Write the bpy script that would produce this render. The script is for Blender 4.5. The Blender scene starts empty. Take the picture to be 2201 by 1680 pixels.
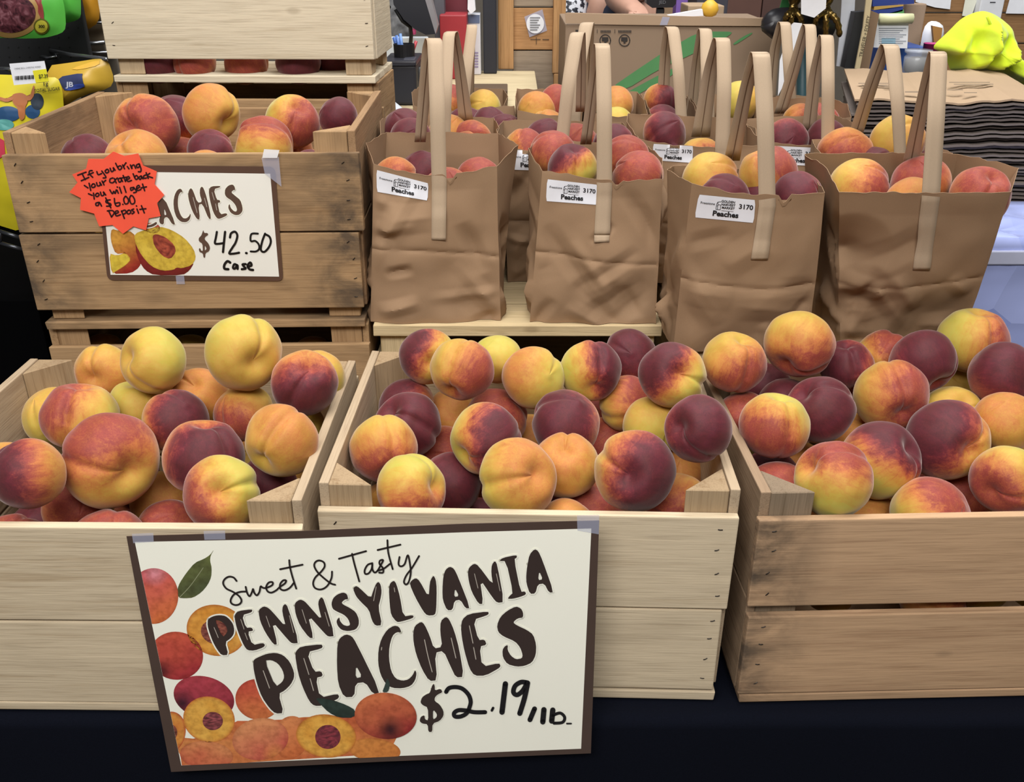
import bpy, bmesh, math, random
from mathutils import Vector, Matrix, noise
from mathutils.bvhtree import BVHTree
from mathutils.geometry import tessellate_polygon

# ---------------------------------------------------------------- camera, world, lights, exposure
SC = bpy.context.scene
COL = SC.collection
F_PX, PITCH, CAM_Z = 2015.7, 0.4582, 0.7986        # focal length in pixels of the 2201 px wide frame, tilt down, height over the table
cd = bpy.data.cameras.new('camera'); cam = bpy.data.objects.new('camera', cd); COL.objects.link(cam)
cam.location = (0, 0, CAM_Z); cam.rotation_euler = (math.pi/2 - PITCH, 0, 0)
cd.sensor_fit = 'HORIZONTAL'; cd.sensor_width = 36.0; cd.lens = 36.0*F_PX/2201; cd.clip_start = 0.02
SC.camera = cam
SC.view_settings.view_transform = 'Standard'; SC.view_settings.look = 'None'
SC.view_settings.gamma = 1.0; SC.view_settings.use_curve_mapping = False
SC.view_settings.exposure = 0.0

wd = bpy.data.worlds.new('world'); SC.world = wd; wd.use_nodes = True
wd.node_tree.nodes['Background'].inputs[0].default_value = (0.93, 0.96, 1.0, 1)
wd.node_tree.nodes['Background'].inputs[1].default_value = 0.10

def area_light(name, loc, target, sx, sy, power, col=(1.0, 0.975, 0.945)):
    ld = bpy.data.lights.new(name, 'AREA'); ld.shape = 'RECTANGLE'; ld.size = sx; ld.size_y = sy; ld.energy = power; ld.color = col
    o = bpy.data.objects.new(name, ld); COL.objects.link(o); o.location = loc
    o.rotation_euler = (Vector(target)-Vector(loc)).to_track_quat('-Z', 'Y').to_euler()
    return o
# rows of ceiling lamps over the stand, in front of it and behind it
area_light('ceiling_lamp_over_stand', (0.1, 0.95, 2.5), (0.05, 1.05, 0), 2.2, 0.6, 48)
area_light('ceiling_lamp_over_aisle', (-0.3, -0.95, 2.35), (0.0, 1.0, 0.15), 2.6, 0.8, 88)
area_light('ceiling_lamp_over_counter', (0.6, 2.5, 2.6), (0.4, 2.2, 0), 2.6, 0.8, 54, (0.96, 0.98, 1.0))

# ---------------------------------------------------------------- helpers
random.seed(7)
CP, SP = math.cos(PITCH), math.sin(PITCH)
def ray(u, v):
    x = (u-1100.5)/F_PX; d = (v-840)/F_PX
    return Vector((x, CP-d*SP, -SP-d*CP))
CAM = Vector((0, 0, CAM_Z))
def P(u, v, Y):                                     # the point of the place seen at (u, v) at distance Y
    r = ray(u, v); return CAM + r*(Y/r.y)
def PZ(u, v, z):
    r = ray(u, v); return CAM + r*((z-CAM_Z)/r.z)
def PP(u, v, o, n):                                 # on a plane
    r = ray(u, v); return CAM + r*((o-CAM).dot(n)/r.dot(n))

def lin(c):
    if isinstance(c, str): c = tuple(int(c[i:i+2], 16)/255 for i in (0, 2, 4))
    return tuple((x/12.92 if x <= .04045 else ((x+.055)/1.055)**2.4) for x in c) + (1.0,)

def tag(o, label=None, cat=None, group=None, kind=None):
    if label: o['label'] = label
    if cat: o['category'] = cat
    if group: o['group'] = group
    if kind: o['kind'] = kind
    return o
def empty(name, loc, label, cat, group=None, rotz=0):
    o = bpy.data.objects.new(name, None); COL.objects.link(o); o.empty_display_size = .05
    o.location = loc; o.rotation_euler = (0, 0, rotz)
    return tag(o, label, cat, group)
WM = {}
def world_of(o):
    if o is None: return Matrix.Identity(4)
    m = Matrix.Translation(o.location) @ o.rotation_euler.to_matrix().to_4x4() @ Matrix.Diagonal((*o.scale, 1))
    return world_of(o.parent) @ m
def mesh_obj(name, verts, faces, mat, parent=None, smooth=False, local=False, origin=None):
    """ONE mesh object; verts are in world space unless local, and are moved into the parent's frame"""
    vs = [Vector(v) for v in verts]
    org = Vector(origin) if origin is not None else Vector((0, 0, 0))
    if not local and parent is not None:
        mi = world_of(parent).inverted(); vs = [mi @ v for v in vs]
    elif origin is not None:
        vs = [v-org for v in vs]
    me = bpy.data.meshes.new(name); me.from_pydata(vs, [], faces); me.validate()
    if smooth: me.polygons.foreach_set('use_smooth', [True]*len(me.polygons))
    o = bpy.data.objects.new(name, me); COL.objects.link(o)
    if mat: me.materials.append(mat)
    if parent is not None: o.parent = parent
    elif origin is not None: o.location = org
    return o
def box_vf(x0, x1, y0, y1, z0, z1, bev=0.0, jit=0.0):
    bm = bmesh.new(); bmesh.ops.create_cube(bm, size=1)
    for v in bm.verts:
        v.co = Vector((x0+(x1-x0)*(v.co.x+.5), y0+(y1-y0)*(v.co.y+.5), z0+(z1-z0)*(v.co.z+.5)))
        if jit: v.co += Vector((random.uniform(-jit, jit), random.uniform(-jit, jit)*.5, random.uniform(-jit, jit)*.5))
    if bev: bmesh.ops.bevel(bm, geom=bm.edges[:], offset=bev, segments=2, affect='EDGES', profile=.6)
    bm.verts.index_update()
    r = ([v.co.copy() for v in bm.verts], [[v.index for v in f.verts] for f in bm.faces]); bm.free(); return r
def box(name, b, mat, parent=None, bev=.002, jit=0, local=False, rotz=0, pivot=None, origin=None):
    v, f = box_vf(*b, bev=bev, jit=jit)
    if rotz:
        pv = Vector(pivot) if pivot else Vector(((b[0]+b[1])/2, (b[2]+b[3])/2, 0)); R = Matrix.Rotation(rotz, 3, 'Z')
        v = [pv + R @ (p-pv) for p in v]
    if parent is None and origin is None: origin = ((b[0]+b[1])/2, (b[2]+b[3])/2, b[4])
    return mesh_obj(name, v, f, mat, parent, local=local, origin=origin if parent is None else None)
def prism_vf(poly, z0, z1):
    n = len(poly); v = [(x, y, z0) for x, y in poly] + [(x, y, z1) for x, y in poly]
    f = [list(range(n))[::-1], list(range(n, 2*n))] + [[i, (i+1) % n, n+(i+1) % n, n+i] for i in range(n)]
    return v, f
def tube_vf(pts, r, seg=8, cap=True):
    pts = [Vector(p) for p in pts]; rs = r if isinstance(r, (list, tuple)) else [r]*len(pts)
    v, f = [], []; up = Vector((0.13, 0.31, 0.94)); n = len(pts)
    for i, p in enumerate(pts):
        t = (pts[min(i+1, n-1)]-pts[max(i-1, 0)]).normalized()
        a = t.cross(up).normalized() if abs(t.dot(up)) < .98 else t.cross(Vector((1, 0, 0))).normalized(); b = t.cross(a)
        for k in range(seg):
            q = 2*math.pi*k/seg; v.append(p + a*(rs[i]*math.cos(q)) + b*(rs[i]*math.sin(q)))
    for i in range(n-1):
        for k in range(seg):
            f.append([i*seg+k, i*seg+(k+1) % seg, (i+1)*seg+(k+1) % seg, (i+1)*seg+k])
    if cap: f += [list(range(seg))[::-1], [(n-1)*seg+k for k in range(seg)]]
    return v, f
def lathe_vf(prof, seg=28, loc=(0, 0, 0)):
    v, f = [], []; L = Vector(loc)
    for r, z in prof:
        for k in range(seg):
            q = 2*math.pi*k/seg; v.append(L+Vector((r*math.cos(q), r*math.sin(q), z)))
    for i in range(len(prof)-1):
        for k in range(seg): f.append([i*seg+k, i*seg+(k+1) % seg, (i+1)*seg+(k+1) % seg, (i+1)*seg+k])
    f += [list(range(seg))[::-1], [(len(prof)-1)*seg+k for k in range(seg)]]
    return v, f
def join_vf(*vfs):
    V, F = [], []
    for v, f in vfs:
        b = len(V); V += list(v); F += [[i+b for i in q] for q in f]
    return V, F
def dup(o, parent=None):
    c = o.copy(); COL.objects.link(c)
    if parent is not None: c.parent = parent
    for ch in list(o.children): dup(ch, c)
    return c

# ---------------------------------------------------------------- materials
class NT:
    def __init__(s, name):
        s.m = bpy.data.materials.new(name); s.m.use_nodes = True; s.t = s.m.node_tree; s.n = s.t.nodes; s.l = s.t.links
        s.b = s.n['Principled BSDF']
    def add(s, typ, **kw):
        n = s.n.new(typ)
        for k, v in kw.items():
            if hasattr(n, k): setattr(n, k, v)
            else: n.inputs[k].default_value = v
        return n
    def link(s, a, ao, b, bi): s.l.new(a.outputs[ao], b.inputs[bi])
    def math(s, op, a, b=None, clamp=False):
        n = s.n.new('ShaderNodeMath'); n.operation = op; n.use_clamp = clamp
        for i, x in enumerate((a, b)):
            if x is None: continue
            if isinstance(x, (int, float)): n.inputs[i].default_value = x
            else: s.l.new(x, n.inputs[i])
        return n.outputs[0]
    def ramp(s, fac, stops):
        r = s.n.new('ShaderNodeValToRGB'); e = r.color_ramp.elements
        while len(e) < len(stops): e.new(.5)
        for q, (p, c) in zip(e, stops): q.position = p; q.color = lin(c) if not (isinstance(c, tuple) and len(c) == 4) else c
        s.l.new(fac, r.inputs[0]); return r.outputs[0]
    def mix(s, fac, a, b, blend='MIX'):
        m = s.n.new('ShaderNodeMix'); m.data_type = 'RGBA'; m.blend_type = blend
        for sock, x in ((m.inputs['Factor'], fac), (m.inputs[6], a), (m.inputs[7], b)):
            if isinstance(x, (int, float)): sock.default_value = x
            elif isinstance(x, (tuple, str)): sock.default_value = lin(x) if not (isinstance(x, tuple) and len(x) == 4) else x
            else: s.l.new(x, sock)
        return m.outputs[2]
    def bump(s, h, strength, dist=.001):
        b = s.n.new('ShaderNodeBump'); b.inputs['Strength'].default_value = strength; b.inputs['Distance'].default_value = dist
        s.l.new(h, b.inputs['Height']); s.l.new(b.outputs[0], s.b.inputs['Normal'])
    def base(s, sock): s.l.new(sock, s.b.inputs['Base Color'])

_plain = {}
def plain(c, rough=.6, metal=0, emit=0, name=None, bumpy=0):
    key = (c, rough, metal, emit, bumpy)
    if key in _plain: return _plain[key]
    m = NT(name or 'mat_%d' % len(_plain)); col = lin(c)
    tc = m.add('ShaderNodeTexCoord'); nz = m.add('ShaderNodeTexNoise', Scale=30.0, Detail=4.0); m.link(tc, 'Object', nz, 'Vector')
    dk = tuple(x*.86 for x in col[:3])+(1,); m.base(m.mix(nz.outputs[0], dk, tuple(min(1, x*1.08) for x in col[:3])+(1,)))
    m.b.inputs['Roughness'].default_value = rough; m.b.inputs['Metallic'].default_value = metal
    if emit:
        m.b.inputs['Emission Color'].default_value = col; m.b.inputs['Emission Strength'].default_value = emit
    if bumpy: m.bump(nz.outputs[0], bumpy, .002)
    _plain[key] = m.m; return m.m

_wood = {}
def wood(tint, axis, stain=.35, seed=0.0, end_soot=0.0):
    key = (tint, axis, stain, seed, end_soot)
    if key in _wood: return _wood[key]
    m = NT('wood_%d' % len(_wood)); tc = m.add('ShaderNodeTexCoord'); oi = m.add('ShaderNodeObjectInfo')
    off = m.n.new('ShaderNodeVectorMath'); off.operation = 'MULTIPLY_ADD'; m.link(oi, 'Random', off, 0)
    off.inputs[1].default_value = (37.0, 19.0, 53.0); m.link(tc, 'Object', off, 2)
    def grain(lo, hi, detail, dist=0.0):
        mp = m.add('ShaderNodeMapping'); sc = [hi, hi, hi]; sc['xyz'.index(axis)] = lo
        mp.inputs['Scale'].default_value = sc; m.link(off, 0, mp, 0)
        n = m.add('ShaderNodeTexNoise', Scale=1.0, Detail=detail, Roughness=.62, Distortion=dist); m.link(mp, 0, n, 'Vector'); return n.outputs[0]
    g1 = grain(2.5, 46, 5, .7); g2 = grain(14, 620, 3); g3 = grain(5, 13, 3, .3); g4 = grain(7, 150, 4, .4)
    base, dark, soot = tint
    v = m.math('ADD', m.math('MULTIPLY', g1, .55), m.math('MULTIPLY', g4, .45))
    c = m.ramp(v, [(.30, dark), (.47, base), (.68, tuple(min(1, x*1.05) for x in lin_s(base)))])
    fib = m.ramp(g2, [(.30, (.80, .78, .76)), (.52, (1., 1., 1.))]); c = m.mix(.55, c, fib, 'MULTIPLY')
    st = m.ramp(g3, [(.52, (0, 0, 0, 1)), (.74, (1, 1, 1, 1))])
    c = m.mix(m.math('MULTIPLY', st, stain), c, soot)
    if end_soot:                                    # soot-grey wear near the ends of the boards
        sep = m.add('ShaderNodeSeparateXYZ'); m.link(tc, 'Object', sep, 0)
        d = m.math('ABSOLUTE', m.math('SUBTRACT', sep.outputs[0], .22))
        e = m.math('MULTIPLY', m.math('SUBTRACT', d, .135), 12.0, True)
        n5 = grain(16, 26, 5, .4)
        e = m.math('MULTIPLY', e, m.math('MULTIPLY', m.math('SUBTRACT', n5, .36), 3.6, True))
        c = m.mix(m.math('MULTIPLY', e, end_soot), c, '453c34')
    # knots
    vo = m.add('ShaderNodeTexVoronoi', Scale=1.0); mp = m.add('ShaderNodeMapping'); sc = [15, 15, 15]; sc['xyz'.index(axis)] = 7
    mp.inputs['Scale'].default_value = sc; m.link(off, 0, mp, 0); m.link(mp, 0, vo, 'Vector')
    kn = m.ramp(vo.outputs['Distance'], [(.05, (1, 1, 1, 1)), (.11, (0, 0, 0, 1))]); c = m.mix(m.math('MULTIPLY', kn, .4), c, soot)
    m.base(c); m.b.inputs['Roughness'].default_value = .82; m.b.inputs['Specular IOR Level'].default_value = .22
    m.bump(m.math('ADD', m.math('MULTIPLY', g2, .6), g4), .35, .0012)
    _wood[key] = m.m; return m.m
def lin_s(c): return tuple(int(c[i:i+2], 16)/255 for i in (0, 2, 4)) if isinstance(c, str) else c

def paper(name, c, rough=.75, fine=.12, wrinkle=0.0):
    m = NT(name); col = lin(c); tc = m.add('ShaderNodeTexCoord')
    n1 = m.add('ShaderNodeTexNoise', Scale=900.0, Detail=3.0); m.link(tc, 'Object', n1, 'Vector')
    n2 = m.add('ShaderNodeTexNoise', Scale=14.0, Detail=5.0); m.link(tc, 'Object', n2, 'Vector')
    v = m.math('ADD', m.math('MULTIPLY', n1.outputs[0], .6), m.math('MULTIPLY', n2.outputs[0], .4))
    m.base(m.mix(v, tuple(x*(1-fine*1.6) for x in col[:3])+(1,), tuple(min(1, x*(1+fine*1.4)) for x in col[:3])+(1,)))
    m.b.inputs['Roughness'].default_value = rough; m.b.inputs['Specular IOR Level'].default_value = .25
    if wrinkle:
        n3 = m.add('ShaderNodeTexNoise', Scale=26.0, Detail=4.0, Distortion=.8); m.link(tc, 'Object', n3, 'Vector'); m.bump(n3.outputs[0], wrinkle, .006)
    return m.m

def peach_material():
    m = NT('peach_skin'); tc = m.add('ShaderNodeTexCoord'); oi = m.add('ShaderNodeObjectInfo')
    bd = m.add('ShaderNodeAttribute', attribute_type='OBJECT', attribute_name='blush_direction')
    tn = m.add('ShaderNodeAttribute', attribute_type='OBJECT', attribute_name='blush_tone')
    sep = m.add('ShaderNodeSeparateXYZ'); m.link(tn, 'Vector', sep, 0)
    seed = m.n.new('ShaderNodeVectorMath'); seed.operation = 'MULTIPLY_ADD'; m.link(oi, 'Random', seed, 0); seed.inputs[1].default_value = (9, 23, 41); m.link(tc, 'Object', seed, 2)
    nrm = m.n.new('ShaderNodeVectorMath'); nrm.operation = 'NORMALIZE'; m.link(tc, 'Object', nrm, 0)
    dot = m.n.new('ShaderNodeVectorMath'); dot.operation = 'DOT_PRODUCT'; m.link(nrm, 0, dot, 0); m.link(bd, 'Vector', dot, 1)
    n1 = m.add('ShaderNodeTexNoise', Scale=1.9, Detail=3.0, Roughness=.55, Distortion=.5); m.link(seed, 0, n1, 'Vector')
    # streaks running from stem to tip: noise stretched along the peach axis
    mp = m.add('ShaderNodeMapping'); mp.inputs['Scale'].default_value = (6.5, 6.5, 1.3); m.link(seed, 0, mp, 0)
    n2 = m.add('ShaderNodeTexNoise', Scale=1.0, Detail=6.0, Roughness=.68, Distortion=.6); m.link(mp, 0, n2, 'Vector')
    n3 = m.add('ShaderNodeTexNoise', Scale=26.0, Detail=5.0, Roughness=.75); m.link(seed, 0, n3, 'Vector')
    k = m.math('ADD', m.math('MULTIPLY', dot.outputs['Value'], 1.7), m.math('MULTIPLY', m.math('SUBTRACT', n1.outputs[0], .5), 1.3))
    k = m.math('ADD', k, m.math('MULTIPLY', m.math('SUBTRACT', n2.outputs[0], .5), .8))
    k = m.math('MINIMUM', m.math('MAXIMUM', k, -1.0), 1.0)
    fv = m.math('ADD', sep.outputs[0], m.math('MULTIPLY', sep.outputs[1], k))
    fv = m.math('ADD', fv, m.math('MULTIPLY', m.math('SUBTRACT', n2.outputs[0], .5), .24))
    fv = m.math('ADD', fv, m.math('MULTIPLY', m.math('SUBTRACT', n3.outputs[0], .5), .24))
    c = m.ramp(fv, [(0.0, 'b8a950'), (.19, 'c09c48'), (.36, 'bf8742'), (.50, 'b5693c'), (.64, '934037'), (.80, '67242e'), (1.0, '431923')])
    gr = m.ramp(n1.outputs[0], [(.35, (1, 1, 1)), (.7, (.88, .98, .72))]); c = m.mix(.5, c, gr, 'MULTIPLY')
    m.base(c); m.b.inputs['Roughness'].default_value = .62; m.b.inputs['Specular IOR Level'].default_value = .28
    m.b.inputs['Sheen Weight'].default_value = .42; m.b.inputs['Sheen Roughness'].default_value = .38; m.b.inputs['Sheen Tint'].default_value = (.95, .82, .78, 1)
    m.bump(n3.outputs[0], .10, .0015)
    return m.m

# ---------------------------------------------------------------- the setting: floor, rear wall, table
M_FLOOR = plain('6d6862', .6)
def structure(o): o['kind'] = 'structure'; return o
structure(box('floor', (-4.5, 5, -2.5, 6.0, -.86, -.82), M_FLOOR, bev=0))
structure(box('wall_back', (-4.5, 5, 5.9, 6.0, -.82, 2.9), plain('8d8478', .8), bev=0))
structure(box('ceiling', (-4.5, 5, -2.5, 6.0, 2.9, 2.95), plain('d9d8d4', .9), bev=0))

# display table under a navy cloth that falls over its front edge
TAB = empty('display_table', (0, 1.6, -.82), 'long display table hidden under a navy black cloth, carrying all the crates', 'table')
box('table_top', (-.70, 1.35, .80, 2.62, -.045, -.008), plain('4a3a2c', .7), TAB)
for lx in (-.65, 1.25):
    for ly in (.92, 2.5): box('leg', (lx-.03, lx+.03, ly-.03, ly+.03, -.82, -.045), plain('3b332c', .6), TAB)
def cloth_mesh():
    V, F = [], []; nx = 150; prof = []
    for k in range(12): prof.append((2.62-(2.62-.800)*k/11, -.004, 0))
    for k in range(1, 8):
        a = k/7*math.pi/2; prof.append((.800-.014*math.sin(a), -.004-.014*(1-math.cos(a)), .1))
    for k in range(1, 27): prof.append((.786-.0012*k, -.018-.78*k/26*.98, min(1, .25+k/12)))
    for j, (y, z, d) in enumerate(prof):
        for i in range(nx+1):
            x = -.712+2.09*i/nx
            w = noise.noise(Vector((x*3.1, .3, z*.7)))*.016+noise.noise(Vector((x*8, 2.3, z*1.1)))*.006
            V.append((x, y-d*abs(w)*1.1 + d*.004, z + (0 if d > .05 else .0)))
    for j in range(len(prof)-1):
        for i in range(nx): F.append([j*(nx+1)+i, j*(nx+1)+i+1, (j+1)*(nx+1)+i+1, (j+1)*(nx+1)+i])
    return V, F
mc = NT('navy_cloth'); tc_ = mc.add('ShaderNodeTexCoord'); w_ = mc.add('ShaderNodeTexNoise', Scale=700.0, Detail=2.0); mc.link(tc_, 'Object', w_, 'Vector')
mc.base(mc.mix(w_.outputs[0], '070911', '0d101b')); mc.b.inputs['Roughness'].default_value = .95; mc.b.inputs['Specular IOR Level'].default_value = .08; mc.bump(w_.outputs[0], .25, .001)
v, f = cloth_mesh()
tag(mesh_obj('tablecloth', v, f, mc.m, smooth=True, origin=(0, 1.6, 0)), 'navy black tablecloth falling over the table edge below the big sign', 'tablecloth')

# ---------------------------------------------------------------- slatted wooden crates
CRATE_D, HP, HR = .3664, .2503, .2781
STAPLE = plain('2c2622', .5, .6)
def rag(b, bev, jit): return box_vf(*b, bev=bev, jit=jit)
def make_crate(loc, rotz, W, label, tints, gap=.003, split=.5, slit=.003, lift=.0, group=None, soot=0.0, stain=.3, post_tint=None, over=0.0, upturned=False, staples=True, slat_t=.012, depth=None, side_tint=None):
    """sides run front to back between triangular corner posts; front and back planks are nailed over their ends; slats below"""
    D, t = depth or CRATE_D, .011
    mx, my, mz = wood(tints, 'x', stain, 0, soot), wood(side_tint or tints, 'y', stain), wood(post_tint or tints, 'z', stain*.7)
    if upturned:
        root = empty('wooden_crate', loc, label, 'crate', group, rotz)
    else:
        root = empty('wooden_crate', loc, label, 'crate', group, rotz)
    fx = (lambda v: [Vector((p[0], p[1], HR-p[2])) for p in v]) if upturned else (lambda v: v)
    ff = (lambda f: [q[::-1] for q in f]) if upturned else (lambda f: f)
    def part(name, vf, mat, parent=root): return mesh_obj(name, fx(vf[0]), ff(vf[1]), mat, parent, local=True)
    zb = slat_t+lift
    for y0, nm in ((0, 'front_plank'), (D-t, 'back_plank')):
        zs = [(zb, zb+(HP-zb)*split-slit/2), (zb+(HP-zb)*split+slit/2, HP)]
        for k, (z0, z1) in enumerate(zs):
            dx = random.uniform(-.002, .002)
            pl = part(nm, rag((-over+dx, W+over+dx*.5-(.006 if k == 0 else 0), y0, y0+t, z0, z1), .0016, .0012), mx)
            if staples and nm == 'front_plank':
                for sx in (.016, W-.016):
                    for q in (.15, .40, .66, .88):
                        zz = z0+(z1-z0)*q; xx = sx+random.uniform(-.004, .004); a = random.uniform(-.2, .9)
                        L = .0048
                        vf = tube_vf([(xx-L*math.cos(a)*.5, y0-.0002, zz-L*math.sin(a)*.5), (xx, y0-.0007, zz), (xx+L*math.cos(a)*.5, y0-.0002, zz+L*math.sin(a)*.5)], .0006, 5)
                        part('staple', vf, STAPLE, pl)
    for x0 in (0, W-.0105):
        zs = [(zb, zb+(HR-zb)*.47), (zb+(HR-zb)*.47+.004, HR)]
        for z0, z1 in zs: part('side_plank', rag((x0, x0+.0105, t+.0003, D-t-.0003, z0, z1), .0014, .0008), my)
    c = .046
    for sx in (0, 1):
        for sy in (0, 1):
            x0 = .0108 if sx == 0 else W-.0108; y0 = t+.0004 if sy == 0 else D-t-.0004
            dx = c if sx == 0 else -c; dy = c if sy == 0 else -c
            poly = [(x0, y0), (x0+dx, y0), (x0, y0+dy)]
            if sx != sy: poly = poly[::-1]
            v, f = prism_vf(poly, slat_t, HR-.001)
            bm = bmesh.new(); vv = [bm.verts.new(q) for q in v]
            for q in f: bm.faces.new([vv[i] for i in q])
            bmesh.ops.bevel(bm, geom=bm.edges[:], offset=.0012, segments=1, affect='EDGES'); bm.verts.index_update()
            vf = ([q.co.copy() for q in bm.verts], [[q.index for q in ff_.verts] for ff_ in bm.faces]); bm.free()
            part('corner_post', vf, mz)
    n = 4; sw = (D-.006*(n-1))/n
    for k in range(n):
        y0 = k*(sw+.006); part('bottom_slat', rag((.003, W-.003, y0, y0+sw, 0, slat_t-.0003), .0014, .0008), mx)
    return root
CREAM = ('c9b89c', 'b29d7f', '83725c')
WARM = ('b89776', 'a07e60', '675544')
BROWN = ('a58662', '836444', '4f3e30')
PALE = ('cfc2a9', 'bcac90', '8e7e66')
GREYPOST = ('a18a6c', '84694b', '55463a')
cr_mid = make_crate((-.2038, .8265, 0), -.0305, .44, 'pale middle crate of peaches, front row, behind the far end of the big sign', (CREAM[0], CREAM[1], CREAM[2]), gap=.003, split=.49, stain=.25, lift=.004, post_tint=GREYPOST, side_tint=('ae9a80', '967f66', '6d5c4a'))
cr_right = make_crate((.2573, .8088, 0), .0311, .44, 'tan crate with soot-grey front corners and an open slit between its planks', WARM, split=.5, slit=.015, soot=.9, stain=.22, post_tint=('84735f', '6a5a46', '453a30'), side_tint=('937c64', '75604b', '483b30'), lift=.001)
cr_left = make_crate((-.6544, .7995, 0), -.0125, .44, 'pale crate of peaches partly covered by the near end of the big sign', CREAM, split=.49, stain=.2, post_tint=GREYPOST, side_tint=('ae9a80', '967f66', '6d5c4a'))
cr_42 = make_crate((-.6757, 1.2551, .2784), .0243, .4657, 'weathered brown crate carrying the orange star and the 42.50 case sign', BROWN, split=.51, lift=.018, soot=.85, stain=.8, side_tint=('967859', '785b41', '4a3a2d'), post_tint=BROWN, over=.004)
cr_under = make_crate((-.6757, 1.2551, 0), .0243, .4657, 'brown crate underneath the 42.50 case crate, behind the front row', BROWN, split=.5, lift=.01, stain=.4, staples=False)
cr_top = make_crate((-.6992, 1.7128, .5568), -.0311, .4657, 'bleached whitish crate highest in the stacks, cut by the frame top', PALE, split=.7, lift=.027, stain=.12, post_tint=('b8a283', '9b8363', '6b5a46'), over=.003, depth=.2)
cr_b1 = make_crate((-.6992, 1.7128, .2784), -.0311, .4657, 'dark crate in shade holding up the bleached top crate', BROWN, lift=.02, stain=.5, staples=False, depth=.2)
cr_b0 = make_crate((-.6992, 1.7128, 0), -.0311, .4657, 'lowest crate of the rearmost stack, standing on the table', BROWN, lift=.02, stain=.5, staples=False, depth=.2)
st_mid = make_crate((-.206, 1.2706, 0), 0, .428, 'upturned crate serving as a shelf under the first two paper bags', ('c9b48d', 'ad9467', '7b6648'), upturned=True, slat_t=.017, lift=.045, stain=.3, staples=False)
st_right = make_crate((.245, 1.186, 0), .0, .40, 'upturned crate under the third and fourth paper bags', ('c0a983', 'a08860', '6f5c44'), upturned=True, slat_t=.014, stain=.3, staples=False)
st_rear_a = make_crate((-.205, 1.645, 0), 0, .43, 'upturned crate at the rear of the table under the printer-side bags', ('c0a983', 'a08860', '6f5c44'), upturned=True, slat_t=.014, stain=.3, staples=False)
st_rear_b = make_crate((.24, 1.645, 0), 0, .345, 'upturned crate at the rear of the table under the bags before the statue', ('c0a983', 'a08860', '6f5c44'), upturned=True, slat_t=.014, stain=.3, staples=False)

# ---------------------------------------------------------------- peaches
def peach_mesh(seed):
    rnd = random.Random(seed); V, F = [], []; nu, nv = 72, 44
    a = rnd.uniform(.06, .105); gw = rnd.uniform(.10, .15); asym = rnd.uniform(-.03, .03); ov = rnd.uniform(-.03, .04); sx = rnd.uniform(.97, 1.04)
    sd = Vector((seed*3.7, seed*1.3, seed*5.1))
    for j in range(nv+1):
        th = math.pi*j/nv
        for i in range(nu):
            ph = 2*math.pi*i/nu; dphi = min(ph, 2*math.pi-ph)
            n = Vector((math.sin(th)*math.cos(ph), math.sin(th)*math.sin(ph), math.cos(th)))
            r = 1.0
            gs = math.sin(th)**.6 if 0 < th < math.pi else 0
            r -= a*math.exp(-(dphi/gw)**2)*gs*(1.15 if th < 1.6 else .75)
            r += .018*math.exp(-((dphi-.34)/.2)**2)*gs
            r += asym*math.sin(ph)*math.sin(th)
            cav = math.exp(-(th/.30)**2); r -= .26*cav; r += .035*math.exp(-((th-.62)/.26)**2)
            tip = math.pi-th; r += .045*math.exp(-(tip/.13)**2) - .03*math.exp(-(tip/.5)**2)
            r += .045*noise.noise(n*1.3+sd)+.012*noise.noise(n*3.4+sd)
            p = n*r; p.x *= sx; p.z *= (.93+ov)
            if th < .001 or tip < .001: pass
            V.append(p)
    for j in range(nv):
        for i in range(nu):
            q = [j*nu+i, (j+1)*nu+i, (j+1)*nu+(i+1) % nu, j*nu+(i+1) % nu]; F.append(q)
    bm = bmesh.new(); vs = [bm.verts.new(p) for p in V]
    for q in F: bm.faces.new([vs[i] for i in q])
    bmesh.ops.remove_doubles(bm, verts=bm.verts[:], dist=.0008)
    me = bpy.data.meshes.new('peach'); bm.to_mesh(me); bm.free()
    me.polygons.foreach_set('use_smooth', [True]*len(me.polygons)); me.materials.append(PEACH_MAT); return me
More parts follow.
